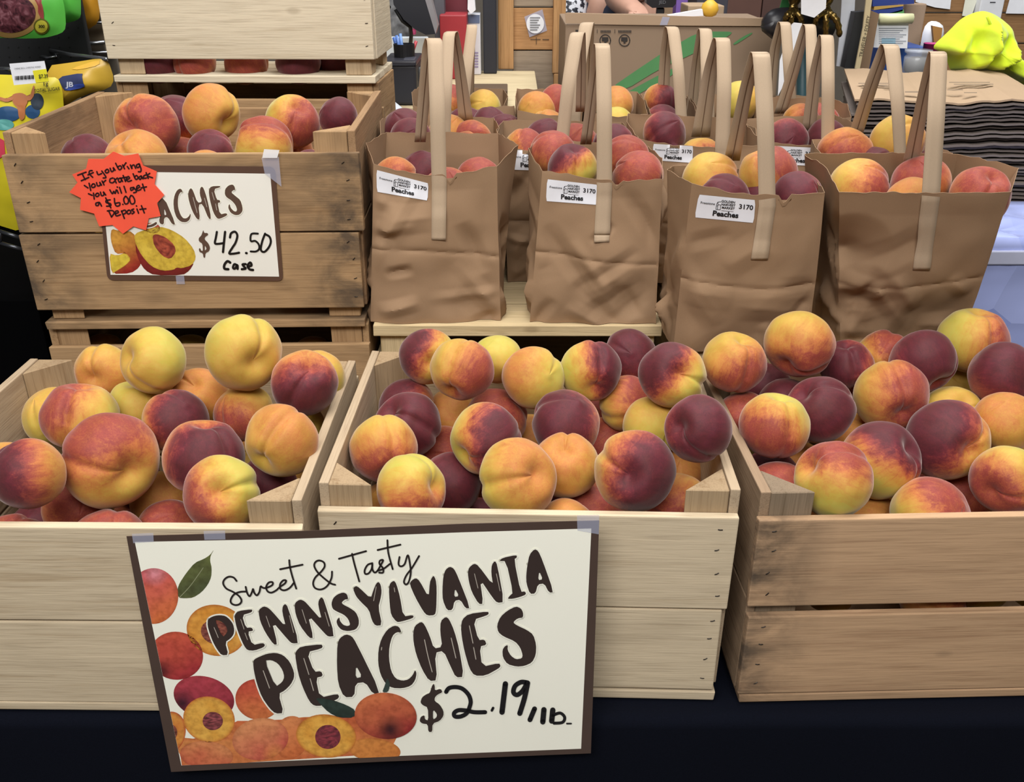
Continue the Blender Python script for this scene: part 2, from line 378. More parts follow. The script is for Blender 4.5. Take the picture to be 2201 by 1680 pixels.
# mesh of each peach: crate or bag, x, y, z, radius, stem direction, seam angle, blush direction, tones, squash, label
PEACHES = [
  ('L', -0.3228, 1.0329, 0.341, 0.0465, (0.55, -0.35, 0.75), 60, (0.5, -0.6, 0.4), 'YG', 1.0, 'largest pale yellow peach, perched highest in front left crate'),
  ('L', -0.436, 1.0392, 0.3271, 0.0407, (-0.62, 0.1, 0.75), -70, (-0.7, -0.4, 0.4), 'YG', 1.0, 'pale yellow peach with a crease down its flank, second highest in front left crate'),
  ('L', -0.5221, 1.0847, 0.2898, 0.0362, (0.0, -0.25, 0.95), 100, (0, -0.7, 0.6), 'GO', 1.0, 'golden peach with red dimple, tucked behind the two highest yellow ones in front left crate'),
  ('L', -0.247, 1.0064, 0.3128, 0.0399, (0.35, 0.5, 0.75), -120, (0.2, -0.8, 0.5), 'OM', 1.0, 'plum red peach with orange shoulder by the rim in front left crate'),
  ('L', -0.2461, 1.0752, 0.2865, 0.0361, 0, 0, (0, 1, 0), 'YG', 1.0, 'yellow peach half hidden behind the plum red one by the rim in front left crate'),
  ('L', -0.3963, 1.0653, 0.2653, 0.0378, (0.05, 0.45, 0.85), 140, (0.3, 0.5, 0.6), 'GO', 1.0, 'golden peach with red streaked dimple under the largest yellow peach in front left crate'),
  ('L', -0.3323, 1.0302, 0.2603, 0.038, 0, 0, (-0.3, -0.8, 0.4), 'GR', 1.0, 'peach golden on top and orange red below, above the orange one in front left crate'),
  ('L', -0.4697, 1.0469, 0.2606, 0.037, (0, 0.9, 0.3), 20, (1, -0.5, 0.2), 'YG', 1.0, 'pale yellow peach squeezed behind the dark red one in front left crate'),
  ('L', -0.4019, 0.9912, 0.27, 0.039, 0, 0, (0.75, 0.2, 0.5), 'GM', 1.0, 'dark red peach with yellow edge in the middle of the heap in front left crate'),
  ('L', -0.5118, 0.983, 0.28, 0.0441, (0.1, 0.95, 0.15), -95, (-0.7, 0.45, 0.4), 'YR', 1.0, 'peach with a straight red seam splitting orange from green yellow in front left crate'),
  ('L', -0.5692, 1.0307, 0.2565, 0.037, 0, 0, (0, 0.8, 0.2), 'YG', 1.0, 'olive yellow peach in the back corner behind the seamed peach in front left crate'),
  ('L', -0.2575, 0.9135, 0.2873, 0.042, (-0.45, -0.62, 0.62), 60, (0.6, 0.55, 0.4), 'GO', 1.0, 'smooth golden orange peach by the corner block side in front left crate'),
  ('L', -0.35, 0.923, 0.259, 0.046, (0.1, 0.95, 0.2), -60, (0.62, 0.0, 0.75), 'GM', 1.0, 'dark maroon peach with yellow patch, just above the half yellow one in front left crate'),
  ('L', -0.4513, 0.9111, 0.2617, 0.0555, (0.72, -0.25, 0.62), 165, (-0.15, 0.8, 0.3), 'GR', 0.93, 'biggest dusky orange pink peach at the front in front left crate'),
  ('L', -0.5107, 0.8487, 0.2826, 0.0373, 0, 0, (-0.75, -0.1, 0.5), 'OM', 1.0, 'peach half maroon, half orange, at the frame edge in front left crate'),
  ('L', -0.3096, 0.8493, 0.2579, 0.0417, (0.2, 0.15, 0.95), 20, (-0.75, -0.45, 0.3), 'YR', 1.0, 'peach lemon yellow above, mauve red below, against the corner block in front left crate'),
  ('L', -0.5073, 0.92, 0.1927, 0.0384, 0, 0, (0.4, 0.4, 0.5), 'OR', 1.0, 'orange peach half buried under the biggest peach in front left crate'),
  ('L', -0.4447, 0.8504, 0.1896, 0.043, (0.4, 0.5, 0.7), 70, (0, 0.9, 0.3), 'OR', 0.9, 'rosy peach showing only its crown above the front plank in front left crate'),
  ('L', -0.5525, 0.8545, 0.1836, 0.0392, (0.2, 0.6, 0.7), 70, (0, 0.9, 0.3), 'OR', 1.0, 'pinkish crown lowest at the frame edge in front left crate'),
  ('L', -0.3978, 0.9068, 0.1722, 0.0362, 0, 0, (0.3, 0.6, 0.5), 'OR', 1.0, 'orange red peach wedged low beside the half yellow one in front left crate'),
  ('L', -0.4289, 0.9713, 0.1673, 0.039, 0, 0, (0, 0, 1), 'GO', 1.0, 'olive gold peach in the gap below the dark maroon one in front left crate'),
  ('L', -0.5648, 0.9343, 0.1484, 0.0391, 0, 0, (0, 0, 1), 'RM', 1.0, 'shaded red peach in the lowest gap in front left crate'),
  ('L', -0.2888, 0.9435, 0.2117, 0.0367, 0, 0, (0, 0, 1), 'RM', 1.0, 'brick red peach in the gap behind the corner block in front left crate'),
  ('M', -0.1088, 1.1093, 0.3006, 0.0368, (0.2, -0.2, 0.9), 10, (-0.9, 0.35, 0.1), 'YM', 1.0, 'peach yellow with maroon cap, first along the rear edge in the middle crate'),
  ('M', -0.0613, 1.052, 0.3105, 0.0408, (-0.35, -0.8, 0.45), 85, (0.6, -0.4, 0.2), 'GR', 1.0, 'creamy pink peach with a cleft at its base in the middle crate'),
  ('M', -0.0193, 1.1271, 0.2899, 0.0343, 0, 0, (0, -1, 0), 'YG', 1.0, 'green yellow peach behind the creamy pink cleft one in the middle crate'),
  ('M', 0.0274, 1.0717, 0.2878, 0.0406, 0, 0, (-0.85, 0.3, 0.2), 'YO', 1.0, 'plain golden orange peach near the rear in the middle crate'),
  ('M', 0.1008, 1.0861, 0.2921, 0.0398, (0.1, -0.65, 0.7), 80, (0.9, 0.15, 0.2), 'YM', 1.0, 'peach half yellow, half maroon, dimpled below, near the rear in the middle crate'),
  ('M', 0.1572, 1.1463, 0.2849, 0.0368, 0, 0, (0, 0.5, 0.5), 'RM', 1.0, 'wine red peach at the rear edge, under the second bag in the middle crate'),
  ('M', 0.1919, 1.0128, 0.3213, 0.04, (0.12, 0.0, 0.98), -20, (-0.75, 0.55, 0.1), 'YM', 1.0, 'maroon and yellow peach with a stem scar, rear corner in the middle crate'),
  ('M', 0.1505, 1.0878, 0.2439, 0.0376, 0, 0, (0.5, 0.3, 0.3), 'GR', 1.0, 'olive orange peach below the wine red one in the middle crate'),
  ('M', 0.2023, 0.8949, 0.3116, 0.0379, (-0.75, 0.1, 0.6), -60, (0.2, 0.2, 0.9), 'RM', 1.0, 'dark plum peach resting on the side rail in the middle crate'),
  ('M', 0.173, 1.0146, 0.2502, 0.0368, 0, 0, (0, 1, 0), 'YG', 1.0, 'yellow peach leaning on the dark plum one in the middle crate'),
  ('M', 0.0658, 1.0121, 0.255, 0.0439, 0, 0, (-0.3, 0.35, 0.8), 'GM', 1.0, 'peach with a maroon heart and orange flank in the centre in the middle crate'),
  ('M', -0.0203, 1.0787, 0.2274, 0.0412, 0, 0, (0.3, 0.8, 0.3), 'OR', 1.0, 'salmon orange peach behind the sharply two toned one in the middle crate'),
  ('M', -0.0301, 0.9564, 0.2658, 0.0434, (-0.7, -0.5, 0.5), 10, (0.8, -0.05, 0.55), 'YM', 1.0, 'sharply two toned peach, lemon yellow against maroon in the middle crate'),
  ('M', -0.1281, 1.0176, 0.2501, 0.0418, (-0.5, 0.5, 0.7), -20, (0.2, 0.3, 0.8), 'RM', 1.0, 'crimson peach behind the golden one in the middle crate'),
  ('M', -0.138, 1.0921, 0.2375, 0.0378, 0, 0, (-0.7, 0.4, 0.3), 'OM', 1.0, 'red and yellow peach behind the crimson one, in the rear corner in the middle crate'),
  ('M', -0.0803, 1.1219, 0.2039, 0.0388, 0, 0, (0, 0, 1), 'GO', 1.0, 'amber peach deep in the gap behind the crimson one in the middle crate'),
  ('M', -0.1488, 0.9436, 0.2594, 0.0398, (0.3, -0.75, 0.6), 85, (0.2, -0.95, 0.3), 'GR', 1.0, 'golden peach dark around its stem, beside the rail in the middle crate'),
  ('M', -0.1112, 0.8765, 0.2455, 0.0419, (0.85, 0.15, 0.45), 60, (0.1, -0.85, 0.2), 'YR', 0.93, 'creased peach, yellow above a ruddy band, by the front corner block in the middle crate'),
  ('M', -0.0739, 0.959, 0.202, 0.0383, 0, 0, (0.4, 0.2, 0.5), 'RM', 1.0, 'brick red peach hidden behind the creased front peach in the middle crate'),
  ('M', 0.0064, 0.8799, 0.2577, 0.0459, (0.55, 0.2, 0.8), 190, (0.55, 0.35, 0.5), 'YO', 0.92, 'broad golden peach with mauve dimple, centre front in the middle crate'),
  ('M', 0.0627, 0.9353, 0.2412, 0.0398, (-0.1, 0.6, 0.75), 90, (-0.3, 0.5, 0.5), 'GO', 1.0, 'plain orange peach with a pink tip beside the broad golden one in the middle crate'),
  ('M', 0.1334, 0.8798, 0.2661, 0.0457, (-0.3, 0.0, 0.95), 150, (0.55, -0.15, 0.6), 'GM', 1.0, 'maroon peach with deep stem hollow and yellow flecks in the middle crate'),
  ('M', 0.1884, 0.8978, 0.2111, 0.0369, 0, 0, (-0.5, -0.5, 0.3), 'OR', 1.0, 'orange red peach low beside the front corner block in the middle crate'),
  ('M', 0.2045, 1.0054, 0.1864, 0.0379, 0, 0, (0, 0, 1), 'GO', 1.0, 'yellow peach below the dark plum one on the rail in the middle crate'),
  ('M', 0.06, 0.8777, 0.1901, 0.036, 0, 0, (0, 1, 0), 'GO', 1.0, 'golden crown peeping above the front plank in the middle crate'),
  ('M', 0.0983, 0.9377, 0.1758, 0.0377, 0, 0, (0, 0, 1), 'OR', 1.0, 'shaded orange peach low beside the deep stemmed maroon one in the middle crate'),
  ('M', 0.1223, 1.0814, 0.184, 0.039, 0, 0, (0, 0, 1), 'OR', 1.0, 'orange sliver behind the deep stemmed maroon one in the middle crate'),
  ('M', -0.0889, 1.046, 0.1904, 0.0383, 0, 0, (0, 0, 1), 'OR', 1.0, 'orange peach in the gap behind the two toned one in the middle crate'),
  ('M', -0.0445, 0.9633, 0.134, 0.0396, 0, 0, (0, 0, 1), 'RM', 1.0, 'red sliver low beside the broad golden one in the middle crate'),
  ('M', 0.117, 1.1467, 0.1856, 0.0397, 0, 0, (0, 0, 1), 'GR', 1.0, 'mustard peach in the gap under the half maroon one in the middle crate'),
  ('M', 0.0224, 1.1101, 0.1717, 0.0398, 0, 0, (0, 0, 1), 'GO', 1.0, 'gold sliver in the gap in the centre in the middle crate'),
  ('R', 0.272, 1.0452, 0.3218, 0.0393, (0.2, 0.78, 0.5), -90, (0.4, -0.8, 0.3), 'GR', 1.0, 'peach pale at the stem and dark red below, rear corner in the grey-cornered crate'),
  ('R', 0.356, 1.0678, 0.3369, 0.0432, (-0.55, -0.7, 0.35), -20, (0.2, -0.9, 0.2), 'GR', 1.0, 'tawny orange peach perched highest in the grey-cornered crate'),
  ('R', 0.4303, 1.0945, 0.2961, 0.0346, (-0.2, 0.85, 0.4), -80, (-0.75, 0.2, 0.5), 'OM', 1.0, 'maroon peach with orange flank behind the highest one in the grey-cornered crate'),
  ('R', 0.4897, 1.129, 0.2897, 0.0365, 0, 0, (0.4, 0.4, 0.4), 'YR', 1.0, 'green yellow peach with a red streak against the fourth bag in the grey-cornered crate'),
  ('R', 0.516, 1.0724, 0.3114, 0.0421, (0.3, -0.8, 0.45), 40, (0.1, 0.3, 0.8), 'RM', 1.0, 'dusky rose peach leaning on the yellow red one in the grey-cornered crate'),
  ('R', 0.5951, 1.1182, 0.3197, 0.044, (0.1, 0.85, 0.35), -90, (0.85, -0.3, 0.3), 'YR', 1.0, 'yellow peach with red side, tallest at the back near the plastic in the grey-cornered crate'),
  ('R', 0.6008, 1.0378, 0.309, 0.041, 0, 0, (0.1, 0.5, 0.7), 'RM', 1.0, 'purple maroon peach at the frame edge in the grey-cornered crate'),
  ('R', 0.367, 0.9929, 0.2835, 0.0416, (-0.7, 0.55, 0.4), 10, (0.0, 0.3, 0.9), 'RM', 1.0, 'crimson peach with orange lower edge in the middle in the grey-cornered crate'),
  ('R', 0.3019, 0.9473, 0.2867, 0.0406, (0.1, 0.9, 0.3), -90, (-0.5, -0.6, 0.35), 'YR', 1.0, 'yellow topped peach with orange red base next to the rail in the grey-cornered crate'),
  ('R', 0.4611, 1.0198, 0.2893, 0.0447, (0.05, -0.6, 0.78), 95, (0.55, -0.1, 0.6), 'GR', 1.0, 'buff peach with deep cleft and yellow stripes in the grey-cornered crate'),
  ('R', 0.5465, 1.0306, 0.2569, 0.0367, (0.1, 0.4, 0.8), 0, (0, 0, 1), 'YG', 1.0, 'clear yellow peach with red tip in the gap in the grey-cornered crate'),
  ('R', 0.5928, 1.129, 0.2425, 0.0374, 0, 0, (0, 0, 1), 'YG', 1.0, 'yellow sliver under the dusky rose peach in the grey-cornered crate'),
  ('R', 0.5023, 0.9488, 0.2676, 0.0469, (0.25, -0.25, 0.93), 40, (-0.75, 0.5, 0.3), 'GM', 1.0, 'mauve peach with a golden side and open stem hollow in the grey-cornered crate'),
  ('R', 0.5789, 0.9721, 0.2795, 0.0372, 0, 0, (-0.5, 0.5, 0.3), 'GO', 1.0, 'light orange peach at the frame edge under the purple one in the grey-cornered crate'),
  ('R', 0.4213, 0.9282, 0.2522, 0.0448, (0.6, 0.4, 0.65), -65, (0.5, 0.8, 0.2), 'YM', 1.0, 'peach with a slit groove, yellow under a maroon crown in the grey-cornered crate'),
  ('R', 0.3453, 0.8596, 0.269, 0.0429, (-0.8, 0.4, 0.3), 30, (0.2, 0.95, 0.1), 'YR', 1.0, 'front peach yellow bellied under a red crown, by the corner block in the grey-cornered crate'),
  ('R', 0.5415, 0.8762, 0.257, 0.0392, (-0.8, -0.3, 0.5), 0, (-0.75, -0.55, 0.2), 'YR', 1.0, 'large yellow peach with dark red hollow, front frame edge in the grey-cornered crate'),
  ('R', 0.457, 0.8599, 0.2242, 0.0432, 0, 0, (0.4, 0.5, 0.3), 'YR', 1.0, 'orange and yellow crown low behind the front plank in the grey-cornered crate'),
  ('R', 0.2887, 1.0249, 0.2537, 0.0367, 0, 0, (-0.3, 0.3, 0.3), 'OR', 1.0, 'amber peach behind the yellow topped one, by the rail in the grey-cornered crate'),
  ('R', 0.3023, 0.9035, 0.2239, 0.0365, 0, 0, (0, 0.5, 0.5), 'OR', 1.0, 'rose red peach behind the corner block in the grey-cornered crate'),
  ('R', 0.3631, 1.017, 0.1851, 0.0383, 0, 0, (0, 0, 1), 'GO', 1.0, 'amber sliver under the yellow topped peach in the grey-cornered crate'),
  ('R', 0.3113, 0.9696, 0.2016, 0.037, 0, 0, (0, 0, 1), 'RM', 1.0, 'dark red sliver beside the rail in the grey-cornered crate'),
  ('R', 0.339, 1.129, 0.2457, 0.0372, 0, 0, (0, 0, 1), 'RM', 1.0, 'dark red peach in shade below the highest one in the grey-cornered crate'),
  ('R', 0.3485, 1.0606, 0.2548, 0.0359, 0, 0, (0, 0, 1), 'RM', 1.0, 'dark red sliver behind the crimson peach in the grey-cornered crate'),
  ('R', 0.422, 0.9089, 0.1743, 0.0382, 0, 0, (0, 0, 1), 'GO', 1.0, 'golden sliver low between the two front peaches in the grey-cornered crate'),
  ('R', 0.5325, 1.0087, 0.1581, 0.0394, 0, 0, (0, 0, 1), 'OR', 1.0, 'brown shaded peach deep under the mauve one in the grey-cornered crate'),
  ('R', 0.5336, 0.9452, 0.1938, 0.0371, 0, 0, (0, 0, 1), 'OR', 1.0, 'rust peach in the gap beside the large yellow one in the grey-cornered crate'),
  ('R', 0.4381, 1.037, 0.2159, 0.0372, 0, 0, (0, 0, 1), 'GO', 1.0, 'ochre sliver under the cleft peach in the grey-cornered crate'),
  ('A', -0.5275, 1.3859, 0.5407, 0.0465, (-0.25, -0.25, 0.93), 110, (0.3, -0.2, 0.5), 'GR', 1.0, 'big pinkish peach with a yellow streak to its stem in the $42.50 crate'),
  ('A', -0.4393, 1.4059, 0.5576, 0.0414, (0.75, -0.5, 0.3), 0, (-0.4, 0.3, 0.5), 'GO', 1.0, 'tallest round golden orange peach in the $42.50 crate'),
  ('A', -0.5169, 1.4762, 0.536, 0.0376, 0, 0, (0, 0.4, 0.6), 'OM', 1.0, 'dusky red peach behind the tallest one in the $42.50 crate'),
  ('A', -0.3321, 1.4536, 0.5357, 0.0416, (0.35, 0.4, 0.75), -100, (0.8, -0.3, 0.3), 'YR', 1.0, 'yellow peach with a red crease, towards the rear in the $42.50 crate'),
  ('A', -0.2577, 1.4266, 0.5473, 0.029, 0, 0, (0, 0.3, 0.7), 'RM', 1.0, 'plum peach in the rear corner in the $42.50 crate'),
  ('A', -0.595, 1.3215, 0.5099, 0.0352, 0, 0, (0, 0.3, 0.8), 'RM', 1.0, 'purple peach next to the corner block in the $42.50 crate'),
  ('A', -0.52, 1.3067, 0.51, 0.0438, (-0.35, 0.6, 0.6), -60, (0, 0.7, 0.3), 'GO', 1.0, 'peach pink peach behind the orange star in the $42.50 crate'),
  ('A', -0.4304, 1.3505, 0.5122, 0.0332, 0, 0, (0, -0.2, 0.8), 'RM', 1.0, 'mauve peach between the two largest front ones in the $42.50 crate'),
  ('A', -0.3609, 1.379, 0.5122, 0.0467, (-0.9, 0.2, 0.3), 20, (0.1, 0.95, 0.1), 'YR', 1.0, 'yellow bellied peach with a crimson crown in the $42.50 crate'),
  ('A', -0.3571, 1.5034, 0.4814, 0.0411, 0, 0, (0, 0.5, 0.5), 'GR', 1.0, 'pink peach pressed behind the yellow bellied one in the $42.50 crate'),
  ('A', -0.4213, 1.294, 0.4981, 0.0295, 0, 0, (0, 0.5, 0.5), 'GO', 1.0, 'pale pink crown just over the front plank in the $42.50 crate'),
  ('A', -0.4994, 1.4315, 0.4797, 0.0395, 0, 0, (0, 0, 1), 'OR', 1.0, 'orange peach in the gap beside the mauve one in the $42.50 crate'),
  ('A', -0.2824, 1.3101, 0.5066, 0.0194, 0, 0, (0, 0, 1), 'RM', 1.0, 'violet sliver by the second corner block in the $42.50 crate'),
  ('A0', -0.6413, 1.3457, 0.1966, 0.036, 0, 0, (0, 0, 1), 'GO', 1.0, 'golden peach in the dark gap by the corner post, under the $42.50 crate'),
  ('A0', -0.5042, 1.3457, 0.1951, 0.036, 0, 0, (0, 0, 1), 'YG', 1.0, 'yellow peach in the dark gap between two yellow peaches, under the $42.50 crate'),
  ('A0', -0.3128, 1.3457, 0.1927, 0.036, 0, 0, (0, 0, 1), 'GO', 1.0, 'yellow peach at the far end of the dark gap under the $42.50 crate'),
  ('B', -0.63, 1.7594, 0.5857, 0.0382, 0, 0, (0, 0, 1), 'RM', 1.0, 'dark peach next to the first corner post seen under the top crate plank'),
  ('B', -0.5672, 1.7602, 0.5856, 0.039, 0, 0, (0, 0, 1), 'OR', 1.0, 'rosy peach, second from the first corner post, seen under the top crate plank'),
  ('B', -0.4779, 1.7728, 0.5825, 0.0401, 0, 0, (0, 0, 1), 'OR', 1.0, 'ruddy peach, third from the first corner post, seen under the top crate plank'),
  ('B', -0.3808, 1.7609, 0.5839, 0.0399, 0, 0, (0, 0, 1), 'RM', 1.0, 'red peach, fourth from the first corner post, seen under the top crate plank'),
  ('B', -0.3225, 1.8073, 0.5799, 0.0375, 0, 0, (0, 0, 1), 'RM', 1.0, 'dark red peach next to the last corner post seen under the top crate plank'),
  ('b1', -0.1664, 1.3388, 0.4733, 0.0362, 0, 0, (0, -0.5, 0.5), 'OR', 1.0, 'orange peach in the first front bag beside the crates'),
  ('b1', -0.1341, 1.4016, 0.4671, 0.0379, 0, 0, (0, 0.5, 0.5), 'RM', 1.0, 'dark purple peach in the first front bag beside the crates'),
  ('b1', -0.0497, 1.3951, 0.461, 0.0377, 0, 0, (0, 0.5, 0.5), 'OR', 1.0, 'coral pink peach in the first front bag beside the crates'),
  ('b1', -0.0928, 1.3388, 0.4608, 0.0363, 0, 0, (0, 0, 1), 'OR', 1.0, 'salmon sliver behind the handle in the first front bag beside the crates'),
  ('b2', 0.0608, 1.3969, 0.5003, 0.0371, 0, 0, (0, 0.5, 0.5), 'OR', 1.0, 'orange red peach at the back in the second front bag'),
  ('b2', 0.086, 1.3306, 0.4936, 0.0369, (0.1, 0.7, 0.6), -90, (-0.6, 0.7, 0.1), 'YM', 1.0, 'yellow peach with maroon stem hollow in the second front bag'),
  ('b2', 0.1705, 1.3976, 0.4933, 0.0364, 0, 0, (0, 0.3, 0.5), 'OR', 1.0, 'rosy gold peach behind the coral one in the second front bag'),
  ('b2', 0.1789, 1.3314, 0.4835, 0.0377, 0, 0, (-0.1, 0.3, 0.9), 'OR', 1.0, 'bright coral red peach in the second front bag'),
  ('b3', 0.2653, 1.2526, 0.497, 0.0379, 0, 0, (0.6, -0.5, 0.2), 'GO', 1.0, 'bright yellow peach in the third front bag'),
  ('b3', 0.2767, 1.2058, 0.4813, 0.0365, 0, 0, (0, 0.2, 0.6), 'RM', 1.0, 'crimson peach at the front in the third front bag'),
  ('b3', 0.3403, 1.2483, 0.5025, 0.0409, (-0.3, 0.85, 0.3), -90, (0.6, 0.3, 0.4), 'GR', 1.0, 'orange red peach behind the handle in the third front bag'),
  ('b3', 0.3707, 1.2058, 0.4851, 0.0365, 0, 0, (-0.6, 0.2, 0.5), 'RM', 1.0, 'mauve plum peach in the third front bag'),
  ('b3', 0.3344, 1.2331, 0.4744, 0.0358, 0, 0, (0, 0, 1), 'RM', 1.0, 'dark sliver beside the handle in the third front bag'),
  ('b4', 0.4577, 1.23, 0.4908, 0.0412, 0, 0, (0.6, -0.4, 0.3), 'GR', 1.0, 'streaked orange peach in the wide fourth front bag'),
  ('b4', 0.5404, 1.2348, 0.4958, 0.0394, 0, 0, (-0.5, 0.6, 0.5), 'OR', 1.0, 'crimson peach behind the handle in the wide fourth front bag'),
  ('b4', 0.5081, 1.1758, 0.4827, 0.0364, 0, 0, (0, 0.6, 0.3), 'GO', 1.0, 'golden peach low in front in the wide fourth front bag'),
  ('b4', 0.5957, 1.1785, 0.4936, 0.039, (0.15, 0.55, 0.8), -120, (0, 0.2, 0.6), 'OR', 1.0, 'red orange peach with folded stem hollow in the wide fourth front bag'),
  ('b5', -0.1788, 1.5747, 0.5018, 0.0363, 0, 0, (0, 0.2, 0.8), 'RM', 1.0, 'dark wine peach in the bag behind the first front bag'),
  ('b5', -0.1594, 1.5073, 0.4994, 0.0362, 0, 0, (0, -0.2, 0.8), 'RM', 1.0, 'wine red peach before the darker one in the bag behind the first front bag'),
  ('b5', -0.0659, 1.5587, 0.4869, 0.035, 0, 0, (-0.2, -0.2, 0.6), 'OR', 1.0, 'orange red peach in the bag behind the first front bag'),
  ('b5', -0.07, 1.5073, 0.4786, 0.0362, 0, 0, (0, -0.3, 0.8), 'OR', 1.0, 'coral peach low at the rim in the bag behind the first front bag'),
  ('b5', -0.1033, 1.5751, 0.4937, 0.0364, 0, 0, (0, 0, 1), 'GO', 1.0, 'gold peach between the handle legs in the bag behind the first front bag'),
  ('b5b', -0.0548, 1.8498, 0.4904, 0.0361, 0, 0, (-0.3, 0.5, 0.3), 'YG', 1.0, 'lemon yellow peach in the rear bag nearest the black printer'),
  ('b5b', -0.1194, 1.8764, 0.4968, 0.0367, 0, 0, (0.5, 0.5, 0.3), 'GR', 1.0, 'orange peach behind the handle in the rear bag nearest the black printer'),
  ('b5c', -0.0389, 1.7232, 0.4804, 0.0351, 0, 0, (0, 0, 1), 'M', 1.0, 'big blackish plum peach in the sunken bag wedged between four others'),
  ('b5c', -0.0118, 1.6748, 0.4783, 0.0349, 0, 0, (0, 0, 1), 'M', 1.0, 'blackish plum peach further out in the sunken bag wedged between four others'),
  ('b5c', -0.0833, 1.7426, 0.4775, 0.0363, 0, 0, (0, 0, 1), 'M', 1.0, 'blackish peach behind the handle in the sunken bag wedged between four others'),
  ('b6', 0.0202, 1.4974, 0.4868, 0.0338, 0, 0, (0.5, 0.2, 0.4), 'GR', 1.0, 'mottled orange peach in the bag partly hidden by the second front bag'),
  ('b6', 0.0548, 1.5676, 0.4862, 0.0364, 0, 0, (0, 0, 1), 'M', 1.0, 'dark purple peach in the bag partly hidden by the second front bag'),
  ('b6', 0.1054, 1.5325, 0.4883, 0.0355, 0, 0, (0, 0.2, 0.6), 'OR', 1.0, 'orange peach between two handles in the bag partly hidden by the second front bag'),
  ('b6', 0.1597, 1.4998, 0.4928, 0.0348, 0, 0, (-0.3, 0.2, 0.4), 'RM', 1.0, 'crimson sliver in the bag partly hidden by the second front bag'),
  ('b7', 0.0444, 1.7559, 0.5008, 0.0372, 0, 0, (0.2, 0.8, 0.3), 'GO', 1.0, 'apricot gold peach in the rear bag standing before the wood counter'),
  ('b7', 0.0628, 1.7098, 0.4764, 0.0361, 0, 0, (0.4, 0.2, 0.3), 'GO', 1.0, 'amber peach below the apricot gold one in the rear bag standing before the wood counter'),
  ('b7', 0.0842, 1.7776, 0.5091, 0.0363, 0, 0, (0, 0, 1), 'OR', 1.0, 'rosy sliver in the rear bag standing before the wood counter'),
  ('b7c', 0.1874, 1.7749, 0.5066, 0.0362, 0, 0, (0.2, 0.5, 0.3), 'GO', 1.0, 'buff orange peach in the slim rear bag before the cardboard box'),
  ('b7c', 0.1839, 1.7098, 0.4809, 0.0361, 0, 0, (0, -0.4, 0.2), 'YG', 1.0, 'yellow gold peach in the slim rear bag before the cardboard box'),
  ('b9', 0.2507, 1.5666, 0.4973, 0.0382, 0, 0, (0.3, 0.0, 0.6), 'OM', 1.0, 'dark orange striped peach in the bag behind the second and third front bags'),
  ('b9', 0.2411, 1.5073, 0.4589, 0.0362, 0, 0, (0, 0.3, 0.6), 'RM', 1.0, 'plum peach low in front in the bag behind the second and third front bags'),
  ('b9', 0.3064, 1.533, 0.4633, 0.0368, 0, 0, (0.2, -0.5, 0.4), 'GR', 1.0, 'red gold peach in the bag behind the second and third front bags'),
  ('b8c', 0.2652, 1.6898, 0.4894, 0.0362, 0, 0, (0.6, 0.2, 0.4), 'RM', 1.0, 'dusky purple peach in the rear bag before the green stripes'),
  ('b8c', 0.2683, 1.7501, 0.5198, 0.0336, 0, 0, (0.8, -0.3, 0.3), 'OM', 1.0, 'orange peach with maroon side in the rear bag before the green stripes'),
  ('b8b', 0.3971, 1.6898, 0.5278, 0.0362, 0, 0, (0.8, -0.2, 0.2), 'YG', 1.0, 'pale yellow peach in the rear bag at the end of the green stripes'),
  ('b11', 0.438, 1.5198, 0.4942, 0.0363, 0, 0, (0, -0.4, 0.5), 'RM', 1.0, 'dark red peach in the labelled bag behind the third front bag'),
  ('b11', 0.5153, 1.5585, 0.4874, 0.036, 0, 0, (0, 0, 1), 'M', 1.0, 'violet peach behind the handle in the labelled bag behind the third front bag'),
  ('b11b', 0.4991, 1.6572, 0.4989, 0.0337, 0, 0, (0.4, -0.2, 0.3), 'OR', 1.0, 'orange peach in the rear bag before the bird statue'),
  ('b11b', 0.5441, 1.6976, 0.4922, 0.0362, 0, 0, (0, 0, 1), 'OR', 1.0, 'coral sliver in the rear bag before the bird statue'),
  ('b12', 0.5049, 1.4339, 0.4903, 0.043, 0, 0, (-0.1, -0.5, 0.3), 'OR', 1.0, 'big burnt orange peach in the bag behind the wide fourth front bag'),
  ('b12', 0.5814, 1.435, 0.5102, 0.0428, 0, 0, (0.7, -0.5, 0.2), 'GO', 1.0, 'golden peach at the back in the bag behind the wide fourth front bag'),
  ('b12', 0.54, 1.4061, 0.4762, 0.0348, 0, 0, (0.1, 0.6, 0.5), 'RM', 1.0, 'purple red peach in front in the bag behind the wide fourth front bag'),
  ('b12', 0.6257, 1.4078, 0.4688, 0.0366, 0, 0, (0, 0.3, 0.6), 'RM', 1.0, 'plum peach by the rim corner in the bag behind the wide fourth front bag'),
  ('L', -0.2751, 1.0628, 0.2222, 0.0358, 0, 0, (0.41, 1.79, -0.64), 'YG', 1.0, 'peach in the buried layers of the front left crate, glimpsed through gaps'),
  ('L', -0.6004, 0.9588, 0.2209, 0.0353, 0, 0, (1.34, -0.12, -0.25), 'GR', 1.0, 'peach in the buried layers of the front left crate, glimpsed through gaps'),
  ('L', -0.5986, 1.1028, 0.2182, 0.0367, 0, 0, (1.28, -0.34, 0.47), 'GO', 1.0, 'peach in the buried layers of the front left crate, glimpsed through gaps'),
  ('L', -0.3498, 0.8477, 0.1602, 0.0376, 0, 0, (-1.02, 0.25, -0.07), 'GR', 1.0, 'peach in the buried layers of the front left crate, glimpsed through gaps'),
  ('L', -0.5635, 1.0304, 0.161, 0.036, 0, 0, (-0.63, -0.15, 0.55), 'YG', 1.0, 'peach in the buried layers of the front left crate, glimpsed through gaps'),
  ('L', -0.3471, 1.0637, 0.162, 0.0361, 0, 0, (-0.45, 0.19, -1.04), 'GR', 1.0, 'peach in the buried layers of the front left crate, glimpsed through gaps'),
